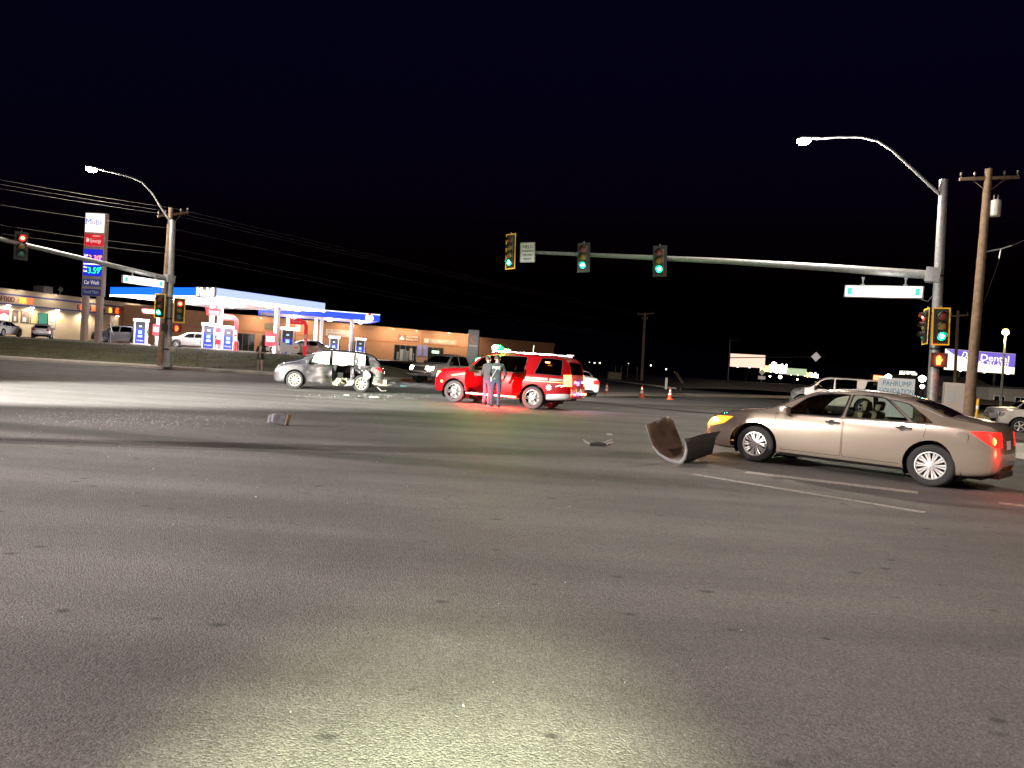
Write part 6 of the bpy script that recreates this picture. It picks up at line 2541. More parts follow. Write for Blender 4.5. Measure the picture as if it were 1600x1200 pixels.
# thin lamp post and cantilever with diamond sign
b = P(1137, 603, 150)
t = thing('sign_gantry', 'thin grey post with a long arm carrying a diamond sign', 'signal pole', loc=(b.x, b.y, .6))
bb_ = Vector((b.x, b.y, .6))
mb = MB()
mb.tube([(0, 0, 0), P(1141, 531, 150) - bb_], [.16, .10], 10)
mb.build('pole', galv, t, True)
mb = MB()
mb.tube([P(1139, 559, 150) - bb_, P(1290, 557.5, 150) - bb_], [.10, .05], 8)
mb.tube([P(1141, 532, 150) - bb_, P(1156, 531.5, 150) - bb_], .05, 6)
mb.build('arm', galv, t, True)
dc = P(1275, 557.5, 149.6) - bb_
mb = MB()
mb.prism([(-.95, 0), (0, -.95), (.95, 0), (0, .95)], basis((1, 0, 0), (0, 0, 1), (0, -1, 0), dc), .04)
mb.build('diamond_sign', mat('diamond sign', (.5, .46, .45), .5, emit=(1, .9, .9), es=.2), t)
light('POINT', 'gantry_glow', dc + Vector((0, -4, 0)), (1, .9, .85), 6, t, .2)
b = P(1189, 603, 130)
t = thing('warning_sign', 'small diamond warning sign with a plate below it by the far road', 'sign', loc=(b.x, b.y, .7))
mb = MB()
mb.cyl((0, 0, 0), (0, 0, 2.1), .05, n=8)
mb.build('post', galv, t)
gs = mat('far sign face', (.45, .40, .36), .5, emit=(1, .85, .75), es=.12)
mb = MB()
mb.prism([(-.55, 0), (0, -.55), (.55, 0), (0, .55)], basis((1, 0, 0), (0, 0, 1), (0, -1, 0), (0, -.06, 2.3)), .03)
mb.build('diamond', gs, t)
mb = MB()
mb.prism([(-.6, -.28), (.6, -.28), (.6, .28), (-.6, .28)], basis((1, 0, 0), (0, 0, 1), (0, -1, 0), (0, -.06, 1.35)), .03)
mb.build('plate', gs, t)

# far lit lamps among the dark houses
for i, (px, py, d, c_, nm) in enumerate(((1017, 571, 320, (1, .95, .85), 'whitest'), (1041, 577, 330, (1, .95, .85), 'lone white'), (929, 567, 340, (1, .7, .4), 'orange'), (937, 567, 345, (1, .9, .7), 'pale'), (921, 566, 350, (.6, .7, .5), 'dim'), (982, 568, 300, (.4, .5, .4), 'faint'), (1203, 588, 200, (1, .95, .8), 'bright'), (1246, 593, 220, (1, .9, .7), 'small'))):
    q = P(px, py, d)
    t = thing('yard_lamp', '%s far-off yard lamp %s' % (nm, 'below the hills' if px < 1100 else 'under the far billboards'), 'lamp', loc=(q.x, q.y, -.5), group='far-off yard lamps')
    mb = MB()
    mb.cyl((0, .1, 0), (0, .1, q.z + .5), .07, .05, 6)
    mb.build('post', dark_metal, t)
    mb = MB()
    mb.lathe([(.001, -.2), (.2, -.12), (.26, .05), (.1, .2), (.001, .22)], T(0, 0, q.z + .5), 10)
    mb.build('globe', emis('yard lamp %d' % i, c_, 9 if i not in (4, 5) else 1.5), t, True)
# tall yellow lamp beside the billboard
b = P(1563, 640, 70)
t = thing('street_lamp', 'tall street lamp with yellow glow in front of the dental billboard', 'street lamp', loc=(b.x, b.y, -.5))
bb_ = Vector((b.x, b.y, -.5))
e = P(1571, 522, 70) - bb_
mb = MB()
mb.tube([(0, 0, 0), e], [.12, .08], 8)
mb.build('pole', galv, t, True)
mb = MB()
mb.lathe([(.06, -.1), (.28, .05), (.30, .2), (.2, .42), (.001, .5)], T(*e), 14)
mb.build('globe', emis('yellow lamp globe', (1, .66, .20), 5), t, True)
light('POINT', 'yellow_lamp_light', e + Vector((0, 0, -.4)), (1, .7, .3), 3500, t, .3)

# houses and low buildings behind the right corner
def house(label, p0, w_, dp, h, wallm, rz, roof=True, wins=3):
    t = thing('house', label, 'building', M=T(p0.x, p0.y, -.5) @ Rz(rz))
    mb = MB()
    mb.bb(0, w_, 0, dp, 0, h)
    mb.build('wall', wallm, t)
    rm_ = mat('dark shingle roof', (.06, .05, .045), .9, var=.3, scale=5)
    mb = MB()
    if roof:
        mb.add([(-.4, -.4, h), (w_ + .4, -.4, h), (w_ + .4, dp + .4, h), (-.4, dp + .4, h), (w_ * .1, dp / 2, h + 1.5), (w_ * .9, dp / 2, h + 1.5)], [(0, 1, 5, 4), (1, 2, 5), (2, 3, 4, 5), (3, 0, 4), (3, 2, 1, 0)])
    else:
        mb.bb(-.2, w_ + .2, -.3, dp, h, h + .25)
    mb.build('roof', rm_, t)
    for i in range(wins):
        x = w_ * (i + .5) / wins
        mb = MB()
        mb.bb(x - .7, x + .7, -.05, .02, 1.0, 2.1)
        f = mb.build('window', white_paint, t)
        mb = MB()
        mb.bb(x - .62, x - .03, -.065, -.051, 1.08, 2.02)
        mb.build('pane', dark_gl, f)
        mb = MB()
        mb.bb(x + .03, x + .62, -.065, -.051, 1.08, 2.02)
        mb.build('pane', dark_gl, f)


gw = mat('pale siding', (.34, .32, .30), .8, var=.1, scale=1)
house('pale low building behind the white pickups', P(1543, 640, 100), 8, 7, 3.1, gw, R(-3), False, 3)
house('dark hipped-roof house behind the utility pole', P(1480, 640, 105), 6, 7, 2.9, mat('brown siding', (.12, .10, .085), .8), R(-3), True, 2)
c = P(1417, 592, 170)
t = thing('shop', 'distant shop with small lit letters and one yellow window', 'building', M=T(c.x, c.y, -.5) @ Rz(R(-5)))
mb = MB()
mb.bb(-5, 5, 0, 8, 0, 5.4)
mb.build('wall', mat('dark shop wall', (.05, .045, .04), .9), t)
mb = MB()
mb.bb(.2, 2.0, -.05, -.002, 3.3, 4.4)
mb.build('window', emis('yellow window', (1, .62, .12), .9), t)
text('letters', 'JOE 7 11 WEST', .9, emis('pale roof letters', (1, .95, .7), 2.0), t, basis((1, 0, 0), (0, 0, 1), (0, -1, 0), (0, -.05, 5.9)), 3.4, .03)
bpy.data.objects.remove(t.children[-1])
for i, (x, w_) in enumerate(((-1.6, .5), (-1.0, .5), (-.2, .35), (.2, .2), (.9, .5), (1.5, .5))):
    mb = MB()
    mb.bb(x, x + w_, -.1, 0, 5.5 + (.1 if i in (2, 3) else 0), 5.95 + (.3 if i in (2, 3) else 0))
    mb.build('roof_letter_block', emis('pale roof letters', (1, .95, .7), 2.0), t)
# small lit lamps between them
for i, (px, py, d, r_, c_, s_, nm) in enumerate(((1441, 592, 90, .42, (1, .93, .82), 14, 'larger'), (1441, 604, 90, .24, (1, .93, .82), 14, 'smaller'), (1388, 589, 80, .32, (.9, .95, 1), 14, 'blue-white'))):
    q = P(px, py, d)
    t = thing('wall_light', '%s glowing lamp seen between the white board and the signal pole' % nm if i < 2 else 'blue-white lamp just above the white board', 'lamp', loc=(q.x, q.y, -.5))
    mb = MB()
    mb.cyl((0, .1, 0), (0, .1, q.z + .5), .06, n=6)
    mb.build('post', dark_metal, t)
    mb = MB()
    mb.lathe([(.001, -r_), (r_ * .8, -r_ * .5), (r_, .1), (r_ * .6, r_ * .7), (.001, r_)], T(0, 0, q.z + .5), 12)
    mb.build('globe', emis('wall light %d' % i, c_, s_), t, True)
c = P(1372, 596, 70)
t = thing('neon_sign', 'small red and yellow neon sign behind the smashed white SUV', 'sign', loc=(c.x, c.y, -.4))
mb = MB()
mb.cyl((0, .1, 0), (0, .1, c.z + .4), .06, n=6)
mb.build('post', dark_metal, t)
for i, (a_, b_, z0, z1, m) in enumerate(((-.45, .1, .1, .55, emis('neon red', (1, .12, .05), 4)), (.12, .5, .0, .5, emis('neon amber', (1, .45, .1), 5)), (-.4, .4, -.42, -.05, emis('neon yellow', (1, .7, .25), 4)))):
    mb = MB()
    mb.bb(a_, b_, -.05, .05, c.z + .4 + z0, c.z + .4 + z1)
    mb.build('neon_panel', m, t, bev=.04)

# white liquidation board staked near the corner
q = P(1400, 604, 24)
gz = 0.0
t = thing('banner_board', 'white hand-lettered liquidation board standing behind the tan sedan', 'sign', M=T(q.x, q.y, gz) @ Rz(R(-26)))
mb = MB()
mb.bb(-.52, .52, -.012, .012, .40, 1.86)
mb.build('panel', mat('white corrugated board', (.5, .54, .56), .5), t)
for x in (-.4, .4):
    mb = MB()
    mb.bb(x - .02, x + .02, .013, .05, 0, 1.8)
    mb.build('stake', wood, t)
tl = mat('teal lettering', (.02, .18, .28), .6)
fb2 = lambda z: basis((1, 0, 0), (0, 0, 1), (0, -1, 0), (.02, -.014, z))
text('letters', 'PAHRUMP', .24, tl, t, fb2(1.68), .80, .003)
text('letters', 'LIQUIDATION', .24, tl, t, fb2(1.44), .94, .003)
text('letters', 'STORE', .22, tl, t, fb2(1.2), .5, .003)

# utility cabinet, bollard, box
q = P(1492, 640, 37)
t = thing('utility_cabinet', 'pinkish white utility cabinet beside the signal pole', 'cabinet', M=T(q.x, q.y, roadz(q.x, q.y)) @ Rz(R(-20)))
mb = MB()
mb.bb(-.48, .48, 0, .7, 0, 2.05)
mb.build('cabinet', mat('cabinet white', (.40, .35, .34), .6), t, bev=.02)
mb = MB()
mb.bb(-.44, .44, -.02, -.002, .12, 1.95)
mb.build('door', mat('cabinet white', (.55, .48, .47), .6), t)
mb = MB()
mb.bb(-.38, -.06, -.04, -.022, 1.1, 1.65)
mb.build('notice', mat('grey notice', (.35, .37, .38), .6), t)
mb = MB()
mb.bb(-.75, .75, -.3, 1.0, -.02, .14)
mb.build('plinth', concrete, t)
q = P(1525, 655, 33)
t = thing('bollard', 'thin yellow marker post at the foot of the utility pole', 'bollard', loc=(q.x, q.y, roadz(q.x, q.y)))
mb = MB()
mb.cyl((0, 0, 0), (.03, 0, 1.35), .06, n=12)
mb.build('post', mat('yellow plastic', (.65, .36, .01), .5), t, True)
mb = MB()
mb.cyl((.02, 0, .9), (.024, 0, 1.05), .066, n=12)
mb.build('band', white_paint, t, True)
q = P(1516, 655, 32)
mb = MB()
mb.cyl((0, 0, 0), (.1, 0, 1.75), .05, n=8)
o = mb.build('conduit_post', mat('pinkish conduit', (.38, .28, .24), .6), None, True)
o.location = (q.x, q.y, roadz(q.x, q.y))
tag(o, 'pinkish conduit pipe standing against the right utility pole', 'post')
# far wall and posts beyond the road
for i, px in enumerate((961, 970, 980, 995)):
    q = P(px, 590, 110)
    mb = MB()
    mb.cyl((0, 0, 0), (0, 0, 1.9), .06, n=6)
    o = mb.build('fence_post', wood)
    o.location = (q.x, q.y, .5)
    tag(o, 'thin wooden fence post on the dirt mound, %s in the row' % ('first', 'second', 'third', 'last')[i], 'fence post', 'fence posts on the mound')
q = P(961, 586, 108)
t = thing('shed', 'small brown box shed on the dirt mound', 'shed', loc=(q.x, q.y, .4))
mb = MB()
mb.bb(-.9, .9, 0, 1.2, 0, .95)
mb.build('wall', mat('shed brown', (.20, .15, .10), .8), t)
mb = MB()
mb.bb(-1, 1, -.1, 1.3, .95, 1.02)
mb.build('roof', dark_metal, t)
q = G(1041, 604, .1)
mb = MB()
mb.bb(-.12, .12, -.05, .05, 0, 1.2)
o = mb.build('marker_post', mat('marker white', (.5, .48, .44), .6), None, bev=.02)
o.location = (P(1041, 600, 80).x, 80, 0)
tag(o, 'white marker post at the end of the far kerb', 'post')
# two thin leaning guy poles
for i, (a0, a1) in enumerate((((1066, 600), (1053, 580)), ((1068, 600), (1057, 581)))):
    mb = MB()
    s_, e_ = P(*a0, 95), P(*a1, 95)
    s_.z = .6
    mb.tube([s_, e_], .05, 6)
    tag(mb.build('guy_pole', wood), '%s of two thin leaning poles on the dark bank' % ('left', 'right')[i], 'pole', 'leaning poles')
# ---------------------------------------------------------------- debris, cones, people
# torn-off bumper cover lying in front of the tan sedan
bump_out = mat('dark bumper plastic', (.025, .026, .028), .55, var=.3, scale=9)
bump_in = mat('amber-lit inner plastic', (.07, .045, .032), .6, var=.25, scale=7)  # brown cast of the sedan's amber lamp put into this colour
bump_edge = mat('bumper torn grey edge', (.30, .30, .32), .6, var=.2, scale=12)
pf = [(1011, 659), (1014, 676), (1020, 692), (1030, 704), (1043, 712), (1056, 718), (1064, 718), (1070, 711), (1073, 698), (1071, 688), (1069, 679)]
pb = [(1047, 645), (1050, 655), (1054, 670), (1060, 684), (1068, 696), (1080, 706), (1096, 709), (1110, 703), (1117, 692), (1122, 680), (1126, 668)]
dF, dB = 13.15, 13.75
rows = []
for i in range(7):
    u = i / 6
    rows.append([P(a[0] + (b[0] - a[0]) * u, a[1] + (b[1] - a[1]) * u + 2.5 * math.sin(PI * u) * (1 if 3 < k < 8 else 0), dF + (dB - dF) * u) for k, (a, b) in enumerate(zip(pf, pb))])
rb_ = random.Random(21)
for i, r in enumerate(rows):
    for k in (0, 1, len(pf) - 2, len(pf) - 1):
        r[k] = r[k] + Vector((rb_.uniform(-1, 1), rb_.uniform(-1, 1), rb_.uniform(-1, 1))) * (.030 if k in (0, len(pf) - 1) else .012)
for k in range(1, len(pf) - 1):
    rows[-1][k] = rows[-1][k] + Vector((rb_.uniform(-1, 1), rb_.uniform(-1, 1), rb_.uniform(-.4, 1))) * .04
lowest = min(p.z for r in rows for p in r)
for r in rows:
    for p in r:
        p.z -= lowest - .004
t = thing('bumper_cover', 'torn-off dark bumper cover curled on the asphalt before the tan sedan', 'bumper', loc=rows[0][5])
o0 = rows[0][5].copy()
rows = [[p - o0 for p in r] for r in rows]
mb = MB()
mb.grid(rows)
ob = mb.build('shell', [bump_in, bump_out, bump_edge], t, True, sharp=60)
sm = ob.modifiers.new('thick', 'SOLIDIFY')
sm.thickness = .006
sm.offset = 1
sm.material_offset = 1
sm.material_offset_rim = 2
mb = MB()
mb.tube(rows[0][2:], [.014, .02, .028, .036, .036, .03, .022, .014, .008], 8, sy=.7)
mb.build('rolled_edge', bump_edge, t, True)


def jag(label, name, p, size, seed, m, cat='debris', n=9, flat=.5, group='larger wreck debris on the road'):
    r_ = random.Random(seed)
    mb = MB()
    ring = [(math.cos(2 * PI * i / n) * size[0] * r_.uniform(.6, 1.1), math.sin(2 * PI * i / n) * size[1] * r_.uniform(.6, 1.1)) for i in range(n)]
    lo = [Vector((x, y, 0)) for x, y in ring]
    hi_ = [Vector((x * r_.uniform(.6, .95), y * r_.uniform(.6, .95), size[2] * r_.uniform(flat, 1.0))) for x, y in ring]
    c_ = Vector((0, 0, size[2] * .8))
    mb.add(lo + hi_ + [c_], [(i, (i + 1) % n, n + (i + 1) % n, n + i) for i in range(n)] + [(n + i, n + (i + 1) % n, 2 * n) for i in range(n)])
    o = mb.build(name, m)
    o.location = (p.x, p.y, .002)
    return tag(o, label, cat, group)


torn = mat('torn grey plastic', (.13, .13, .15), .7, var=.4, scale=10)
p = G(432, 665)
t = thing('debris_chunk', 'upright grey bumper chunk casting a long shadow on the road', 'debris', M=T(p.x, p.y, .0), group='larger wreck debris on the road')
mb = MB()
mb.grid([[(-.20 + .4 * i / 6, .05 * math.sin(i * 2.1) + .09 * (j / 4) + (.10 if i > 4 else 0), (.03 * math.sin(i) if j == 0 else 0) + .25 * j / 4 * (1 - .08 * abs(i - 3)) + (.03 if j == 0 else 0)) for j in range(5)] for i in range(7)])
ob = mb.build('shell', torn, t, True)
ob.modifiers.new('thick', 'SOLIDIFY').thickness = .02
mb = MB()
mb.box((.19, .1, .12), (.025, .22, .22), Matrix.Rotation(.2, 3, 'Y'))
mb.build('end_plate', mat('brown plastic', (.16, .10, .06), .7), t)
# spiky trim piece
p = G(934, 698)
t = thing('trim_debris', 'spiky dark trim piece lying left of the bumper cover', 'debris', M=T(p.x, p.y, .004), group='larger wreck debris on the road')
mb = MB()
mb.tube([(-.16, 0, .03), (0, .02, .05), (.12, .0, .045), (.24, .03, .06)], [.03, .045, .035, .02], 7, sy=.6)
mb.build('trim_core', bump_out, t, True)
for pts in ([(-.14, 0, .04), (-.22, .02, .06), (-.30, .04, .12)], [(.1, .02, .06), (.2, .04, .12), (.28, .05, .15)], [(.16, 0, .05), (.24, .0, .09), (.30, -.02, .11)]):
    mb = MB()
    mb.tube(pts, [.02, .018, .008], 6, sy=.5)
    mb.build('splinter', mat('pale splinter', (.25, .24, .23), .6), t)
jag('small pale chip with a thin shadow beyond the trim piece', 'debris_chip', G(953, 680), (.09, .04, .045), 3, mat('pale splinter', (.25, .24, .23), .6))
jag('flat dark plate beside the wrecked crossover rear wheel', 'debris_plate', G(556, 621), (.34, .22, .03), 5, bump_out)
jag('pale plastic sheet beside the dark plate by the wreck', 'debris_plate', G(583, 621), (.22, .15, .05), 6, mat('pale plastic sheet', (.35, .34, .33), .6))
jag('pale fragment left of the dark plate by the wreck', 'debris_chip', G(541, 618), (.16, .08, .05), 7, mat('pale splinter', (.25, .24, .23), .6))
jag('dark strip of plastic on the road between the wreck and the red vehicle', 'debris_strip', G(642, 623), (.34, .05, .05), 8, bump_out)
jag('second dark strip nearer the wreck, on the bright road', 'debris_strip', G(630, 616), (.16, .07, .05), 9, bump_out)
jag('teal plastic scrap behind the wrecked crossover', 'debris_chip', G(630, 604), (.22, .1, .08), 10, mat('teal plastic', (.04, .16, .18), .5))
jag('black rag of plastic in front of the wrecked crossover on the kerb side', 'debris_chip', G(421, 582, .1), (.22, .12, .2), 11, bump_out)
rs = random.Random(12)

# scattered safety glass and crumbs
mb = MB()


def crumb(px, py, s):
    p = G(px, py)
    a = rs.uniform(0, PI)
    h = s * rs.uniform(.5, 1)
    u = Vector((math.cos(a), math.sin(a), 0)) * s
    v = Vector((-math.sin(a), math.cos(a), 0)) * s * rs.uniform(.5, 1)
    mb.mi = 0 if rs.random() < .75 else 1
    mb.add([p - u, p + v, p + u, p + Vector((0, 0, h * 1.3))], [(0, 1, 3), (1, 2, 3), (2, 0, 3)])


for i in range(1000):
    px = rs.gauss(230, 120)
    py = 655 + rs.gauss(0, 7) + (px - 230) * .004
    if 20 < px < 470 and py > 632:
        crumb(px, py, rs.uniform(.005, .011))
for i in range(380):
    crumb(rs.uniform(0, 1120), 622 + abs(rs.gauss(0, 55)) + 4, rs.uniform(.004, .010))
for i in range(150):
    crumb(rs.gauss(560, 60), 616 + abs(rs.gauss(0, 4)), rs.uniform(.008, .02))
for i in range(24):
    crumb(rs.uniform(0, 1600), rs.uniform(760, 1190), rs.uniform(.002, .006))
gl1 = mat('glass crumb', (.5, .58, .58), .15, spec=1.0)
gl2 = mat('grit crumb', (.5, .46, .4), .7)
tag(mb.build('glass_fragments', [gl1, gl2]), 'scattered safety glass and grit glinting on the road', 'debris', kind='stuff')

# cones
con_o = mat('cone orange', (.55, .07, .015), .6)
for i, (px, py) in enumerate(((948, 608), (1003, 612), (1047, 613))):
    q = P(px, py, 47)
    t = thing('traffic_cone', 'orange cone with white collars, %s of three on the median' % ('leftmost', 'middle', 'rightmost')[i], 'traffic cone', loc=(q.x, q.y, 0), group='cones on the median')
    zb_ = .15 if i else .0
    t.location.z = 0.0
    mb = MB()
    mb.bb(-.19, .19, -.19, .19, 0, .035)
    mb.build('base', con_o, t, bev=.01)
    mb = MB()
    mb.lathe([(.14, .035), (.13, .06), (.026, .72), (.001, .725)], None, 18)
    mb.build('cone', con_o, t, True)
    for z0, z1 in ((.30, .42), (.50, .60)):
        f_ = lambda z: .136 - (z - .05) * .155 + .004
        mb = MB()
        mb.lathe([(f_(z0), z0), (f_(z1), z1)], None, 18)
        mb.build('collar', mat('cone collar', (.6, .6, .58), .5), t, True)


# ------------------------------------------------ people
skin_m = mat('skin', (.36, .20, .13), .6)
hair_m = mat('dark hair', (.015, .011, .009), .7)


def person(label, M, joints, edges, rad, zones, mats_, hair=None, extra=None, group=None):
    t = thing('person', label, 'person', M=M, group=group)
    me = bpy.data.meshes.new('body')
    ids = list(joints)
    me.from_pydata([joints[k] for k in ids], [(ids.index(a), ids.index(b)) for a, b in edges], [])
    o = bpy.data.objects.new('body', me)
    col.objects.link(o)
    m = o.modifiers.new('skin', 'SKIN')
    m.use_smooth_shade = True
    for i, k in enumerate(ids):
        sv = me.skin_vertices[0].data[i]
        r_ = rad.get(k, rad.get(k[:-1], .04))
        sv.radius = r_ if isinstance(r_, tuple) else (r_, r_)
        sv.use_root = (k == 'pelvis')
    s2 = o.modifiers.new('sub', 'SUBSURF')
    s2.levels = s2.render_levels = 2
    bpy.context.view_layer.update()
    dg = bpy.context.evaluated_depsgraph_get()
    nm = bpy.data.meshes.new_from_object(o.evaluated_get(dg))
    bpy.data.objects.remove(o)
    nm.name = 'body'
    nm.materials.clear()
    for q in mats_:
        nm.materials.append(q)
    for p_ in nm.polygons:
        p_.material_index = zones(p_.center)
        p_.use_smooth = True
    link('body', nm, t)
    if hair:
        hair(t)
    return t


def stand(h=1.78, arms=None, lean=0.0, legs=None, turn=0.0, slim=1.0):
    k = h / 1.78
    J = dict(pelvis=(0, 0, .95), spine=(0, lean * .3, 1.15), chest=(0, lean * .7, 1.36), neck=(0, lean, 1.50), headb=(0, lean - .01, 1.575), head=(0, lean - .02, 1.66), headt=(0, lean, 1.745), nose=(0, lean - .115, 1.645),
             shL=(-.18, lean * .8, 1.425), shR=(.18, lean * .8, 1.425), hipL=(-.10, 0, .90), hipR=(.10, 0, .90))
    legs = legs or dict(L=((-.11, -.02, .50), (-.115, .03, .09), (-.14, -.13, .04)), R=((.11, -.02, .50), (.115, .03, .09), (.14, -.13, .04)))
    for s_ in 'LR':
        J['knee' + s_], J['ank' + s_], J['toe' + s_] = legs[s_]
        el, wr, ha = arms[s_]
        J['elb' + s_], J['wri' + s_], J['han' + s_] = el, wr, ha
        d = (Vector(ha) - Vector(wr)).normalized()
        sd = Vector((1, 0, 0)) if abs(d.x) < .8 else Vector((0, 1, 0))
        sd = (sd - d * sd.dot(d)).normalized()
        for i, (o_, ln) in enumerate(((-.033, .075), (-.011, .088), (.011, .082), (.033, .065))):
            J['fa%d' % i + s_] = tuple(Vector(ha) + sd * o_ + d * .03)
            J['fb%d' % i + s_] = tuple(Vector(ha) + sd * o_ * 1.1 + d * (.03 + ln * .9) + Vector((0, -.02, 0)))
        J['th' + s_] = tuple(Vector(wr).lerp(Vector(ha), .5) - sd * .055 + d * .03)
    E = [('pelvis', 'spine'), ('spine', 'chest'), ('chest', 'neck'), ('neck', 'headb'), ('headb', 'head'), ('head', 'headt'), ('head', 'nose')]
    for s_ in 'LR':
        E += [('chest', 'sh' + s_), ('sh' + s_, 'elb' + s_), ('elb' + s_, 'wri' + s_), ('wri' + s_, 'han' + s_), ('pelvis', 'hip' + s_), ('hip' + s_, 'knee' + s_), ('knee' + s_, 'ank' + s_), ('ank' + s_, 'toe' + s_), ('wri' + s_, 'th' + s_)]
        for i in range(4):
            E += [('han' + s_, 'fa%d' % i + s_), ('fa%d' % i + s_, 'fb%d' % i + s_)]
    J = {a: tuple(c_ * k for c_ in b) for a, b in J.items()}
    q = slim
    Rd = dict(pelvis=(.155 * q, .12 * q), spine=(.15 * q, .115 * q), chest=(.165 * q, .12 * q), neck=.058, headb=(.07, .075), head=(.082, .098), headt=(.05, .06), nose=.012, sh=.075 * q, elb=.05 * q, wri=.036, han=(.04, .022), hip=(.105 * q, .11 * q), knee=.072 * q, ank=.052, toe=.042, th=.010,
              fa0=.010, fa1=.010, fa2=.010, fa3=.010, fb0=.008, fb1=.008, fb2=.008, fb3=.008)
    Rd = {a: (tuple(c_ * k for c_ in b) if isinstance(b, tuple) else b * k) for a, b in Rd.items()}
    rad = {}
    for a in J:
        base = a if a in Rd else a[:-1]
        rad[a] = Rd.get(base, .04)
    return J, E, rad


def hair_cap(z, y=0.0, r=.105, long=0.0, m=hair_m):
    def f(t):
        mb = MB()
        prof = []
        for i in range(9):
            a = PI / 2 - i / 8 * (PI * .52)
            prof.append((max(.001, r * math.cos(a)), r * 1.15 * math.sin(a)))
        if long:
            prof += [(r * 1.02, -long * .4), (r * .9, -long)]
        mb.lathe(prof, T(0, y + .02, z) @ Matrix.Rotation(R(-14), 4, 'X'), 18)
        mb.build('hair', m, t, True)
        mb = MB()
        for sx__ in (-1, 1):
            mb.lathe([(.001, -.035), (.018, -.02), (.02, .01), (.012, .035), (.001, .04)], T(sx__ * .088, y + .0, z - .03), 8)
        mb.build('ear', skin_m, t, True)
    return f


navy = mat('navy shirt', (.02, .028, .034), .85, var=.15, scale=20, bump=.3, bscale=40)
navy2 = mat('navy trousers', (.022, .024, .05), .85, var=.15, scale=20, bump=.3, bscale=40)
boot = mat('dark boots', (.02, .02, .022), .5)
# firefighter seen from behind, right hand on hip
A = dict(L=((-.30, -.04, 1.17), (-.22, -.20, .98), (-.17, -.25, .93)), R=((.25, .02, 1.14), (.20, -.16, .97), (.15, -.22, .95)))
J, E, rad = stand(1.80, A, .03)


def zone_ff(c_):
    if c_.z < .10:
        return 3
    if c_.z < .97 and abs(c_.x) < .26 and c_.y > -.15:
        return 1
    if c_.z > 1.53:
        return 2
    if c_.y < -.17 and c_.z < 1.02:
        return 2
    return 0


q = G(773, 637)
ff = person('firefighter in navy shirt seen from behind at the red vehicle door', T(q.x, q.y, 0) @ Rz(R(172)), J, E, rad, zone_ff, [navy, navy2, skin_m, boot], hair_cap(1.69, .03), group='people by the red vehicle')
text('back_print', 'FIRE', .14, mat('pale back print', (.45, .5, .45), .6), ff, basis((-1, 0, 0), (0, 0, 1), (0, 1, 0), (0, .182, 1.36)), .26, .002)
mb = MB()
mb.lathe([(.165, -.02), (.168, .02)], T(0, .0, .985) @ Matrix.Diagonal((1, .8, 1, 1)), 20)
mb.build('belt', boot, ff, True)
mb = MB()
mb.box((.17, .02, .96), (.06, .08, .14))
mb.tube([(.16, .13, 1.0), (.05, .17, 1.2), (-.04, .165, 1.40)], .008, 5)
mb.build('radio', mat('radio grey', (.35, .35, .35), .5), ff)
A2_ = dict(L=((-.26, .02, 1.15), (-.24, -.14, .95), (-.23, -.2, .88)), R=((.26, .0, 1.15), (.22, -.18, 1.05), (.15, -.26, 1.06)))
J, E, rad = stand(1.76, A2_, .02)
q = G(752, 634)
person('second responder in dark uniform half hidden beside the open door', T(q.x + .16, q.y + .30, 0) @ Rz(R(140)), J, E, rad, zone_ff, [mat('black uniform', (.02, .022, .026), .85), navy2, skin_m, boot], hair_cap(1.65, .02), group='people by the red vehicle')
# bystander on the sidewalk
A3 = dict(L=((-.24, -.03, 1.13), (-.12, -.20, 1.05), (-.04, -.24, 1.08)), R=((.24, -.03, 1.13), (.12, -.22, 1.10), (.04, -.26, 1.14)))
J, E, rad = stand(1.76, A3, .0, slim=1.0)
q = P(391, 583, 44)


def zone_b(c_):
    if c_.z < .08:
        return 3
    if c_.z < .68:
        return 1
    if c_.z > 1.50 or (c_.y < -.12 and c_.z > .9):
        return 2
    if abs(c_.x) < .055 and c_.y < -.06 and c_.z > .68:
        return 4
    return 0


person('bystander in dark jacket and pale trousers on the sidewalk', T(q.x, 45.6, .16), J, E, rad, zone_b, [mat('black jacket', (.02, .02, .024), .85), mat('pale pink trousers', (.5, .32, .27), .8), mat('light skin', (.5, .30, .22), .6), mat('tan shoes', (.3, .22, .16), .7), mat('pale top', (.5, .38, .33), .8)], hair_cap(1.65, .0, .10, .10, mat('brown hair', (.10, .05, .03), .7)))
J, E, rad = stand(1.72, A2_, .0)
q = P(170, 541, 70.4)
person('dark-clothed person standing beside the dark SUV at the filling station', T(q.x, q.y, LOTZ) @ Rz(R(160)), J, E, rad, zone_ff, [mat('grey hoodie', (.10, .10, .10), .9), mat('dark jeans', (.02, .022, .03), .9), skin_m, boot], hair_cap(1.61, .02))

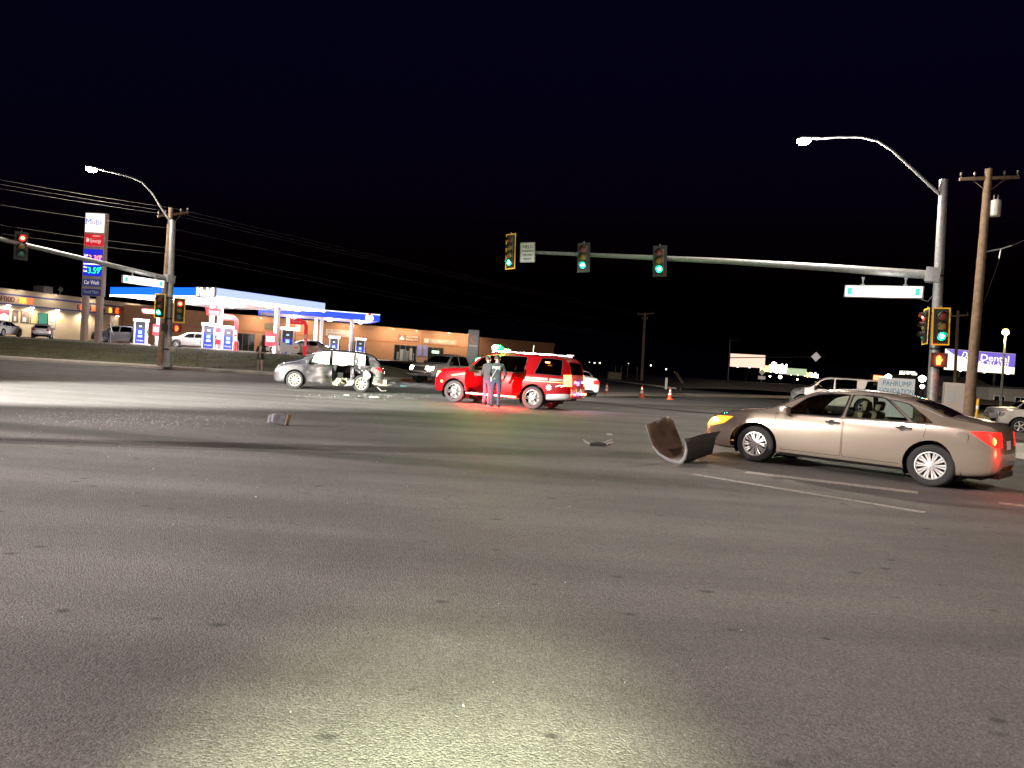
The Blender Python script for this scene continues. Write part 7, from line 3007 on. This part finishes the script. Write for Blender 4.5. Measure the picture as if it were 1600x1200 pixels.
# ------------------------------------------------ working lights out of the picture
# mast floodlight lighting the wreck from the left
t = thing('light_tower', 'tripod floodlight mast lighting the crash from beyond the left picture edge', 'light tower', loc=(-22, 5.5, 0))
mb = MB()
mb.cyl((0, 0, .5), (0, 0, 5.3), .05, .035, 10)
mb.build('mast', galv, t, True)
for k in range(3):
    a = k * 2 * PI / 3
    mb = MB()
    mb.tube([(0, 0, 1.2), (1.0 * math.cos(a), 1.0 * math.sin(a), 0)], .03, 6)
    mb.build('leg', galv, t)
for k, (tx, ty, tz, c_, pw, sz, bl) in enumerate(((15.5, 21.5, -6.6, (1, .94, .84), 175000, 34, .7), (29, 9.0, -7.0, (1, .92, .82), 24000, 56, .9))):
    mb = MB()
    d = Vector((tx, ty, tz)).normalized()
    rot = d.to_track_quat('X', 'Z').to_matrix()
    mb.box(Vector((0, .3 - .6 * k, 5.3)), (.2, .5, .4), rot)
    hd = mb.build('lamp_head', black_pl, t, bev=.03)
    mb = MB()
    mb.box(Vector((0, .3 - .6 * k, 5.3)) + d * .115, (.01, .44, .34), rot)
    mb.build('lamp_lens', emis('floodlight lens', (1, .96, .88), 60), hd)
    o_ = Vector((0, .3 - .6 * k, 5.3)) + d * .3
    light('SPOT', 'flood_beam', o_, c_, pw, t, .05, o_ + d * 10 + Vector((0, 0, 0)), sz, bl)
# two more corner poles behind the photographer
for nm, bx, by, dx, dy, pw, lc in (('leftmost', -13, 8.45, 4.0, -4.0, 5200, (1, .80, .80)), ('rightmost', 15, -4, -3.2, 4.5, 4000, (1, .77, .58))):
    b_ = Vector((bx, by, 0))
    mast_pole('grey corner signal pole behind the photographer, %s of the two' % nm, b_, b_ + Vector((0, 0, 10)), .19, .14,
              [b_ + Vector((0, 0, 5.8)), b_ + Vector((dx * 2.2, dy * 2.2 * .2, 6.3)), b_ + Vector((dx * 3.0, dy * .6, 6.6))], .18, .09,
              [b_ + Vector((0, 0, 9.4)), b_ + Vector((dx * .3, dy * .3, 10.2)), b_ + Vector((dx * .6, dy * .6, 10.6)), b_ + Vector((dx, dy, 10.7))], None, pw, 'signal poles at the corners', 0, lc)
# the photographer's phone torch
light('SPOT', 'phone_torch', (.04, -.05, 1.46), (.93, 1, .60), 4200, None, .01, (-.10, 1.8, 0), 50, 1.0)
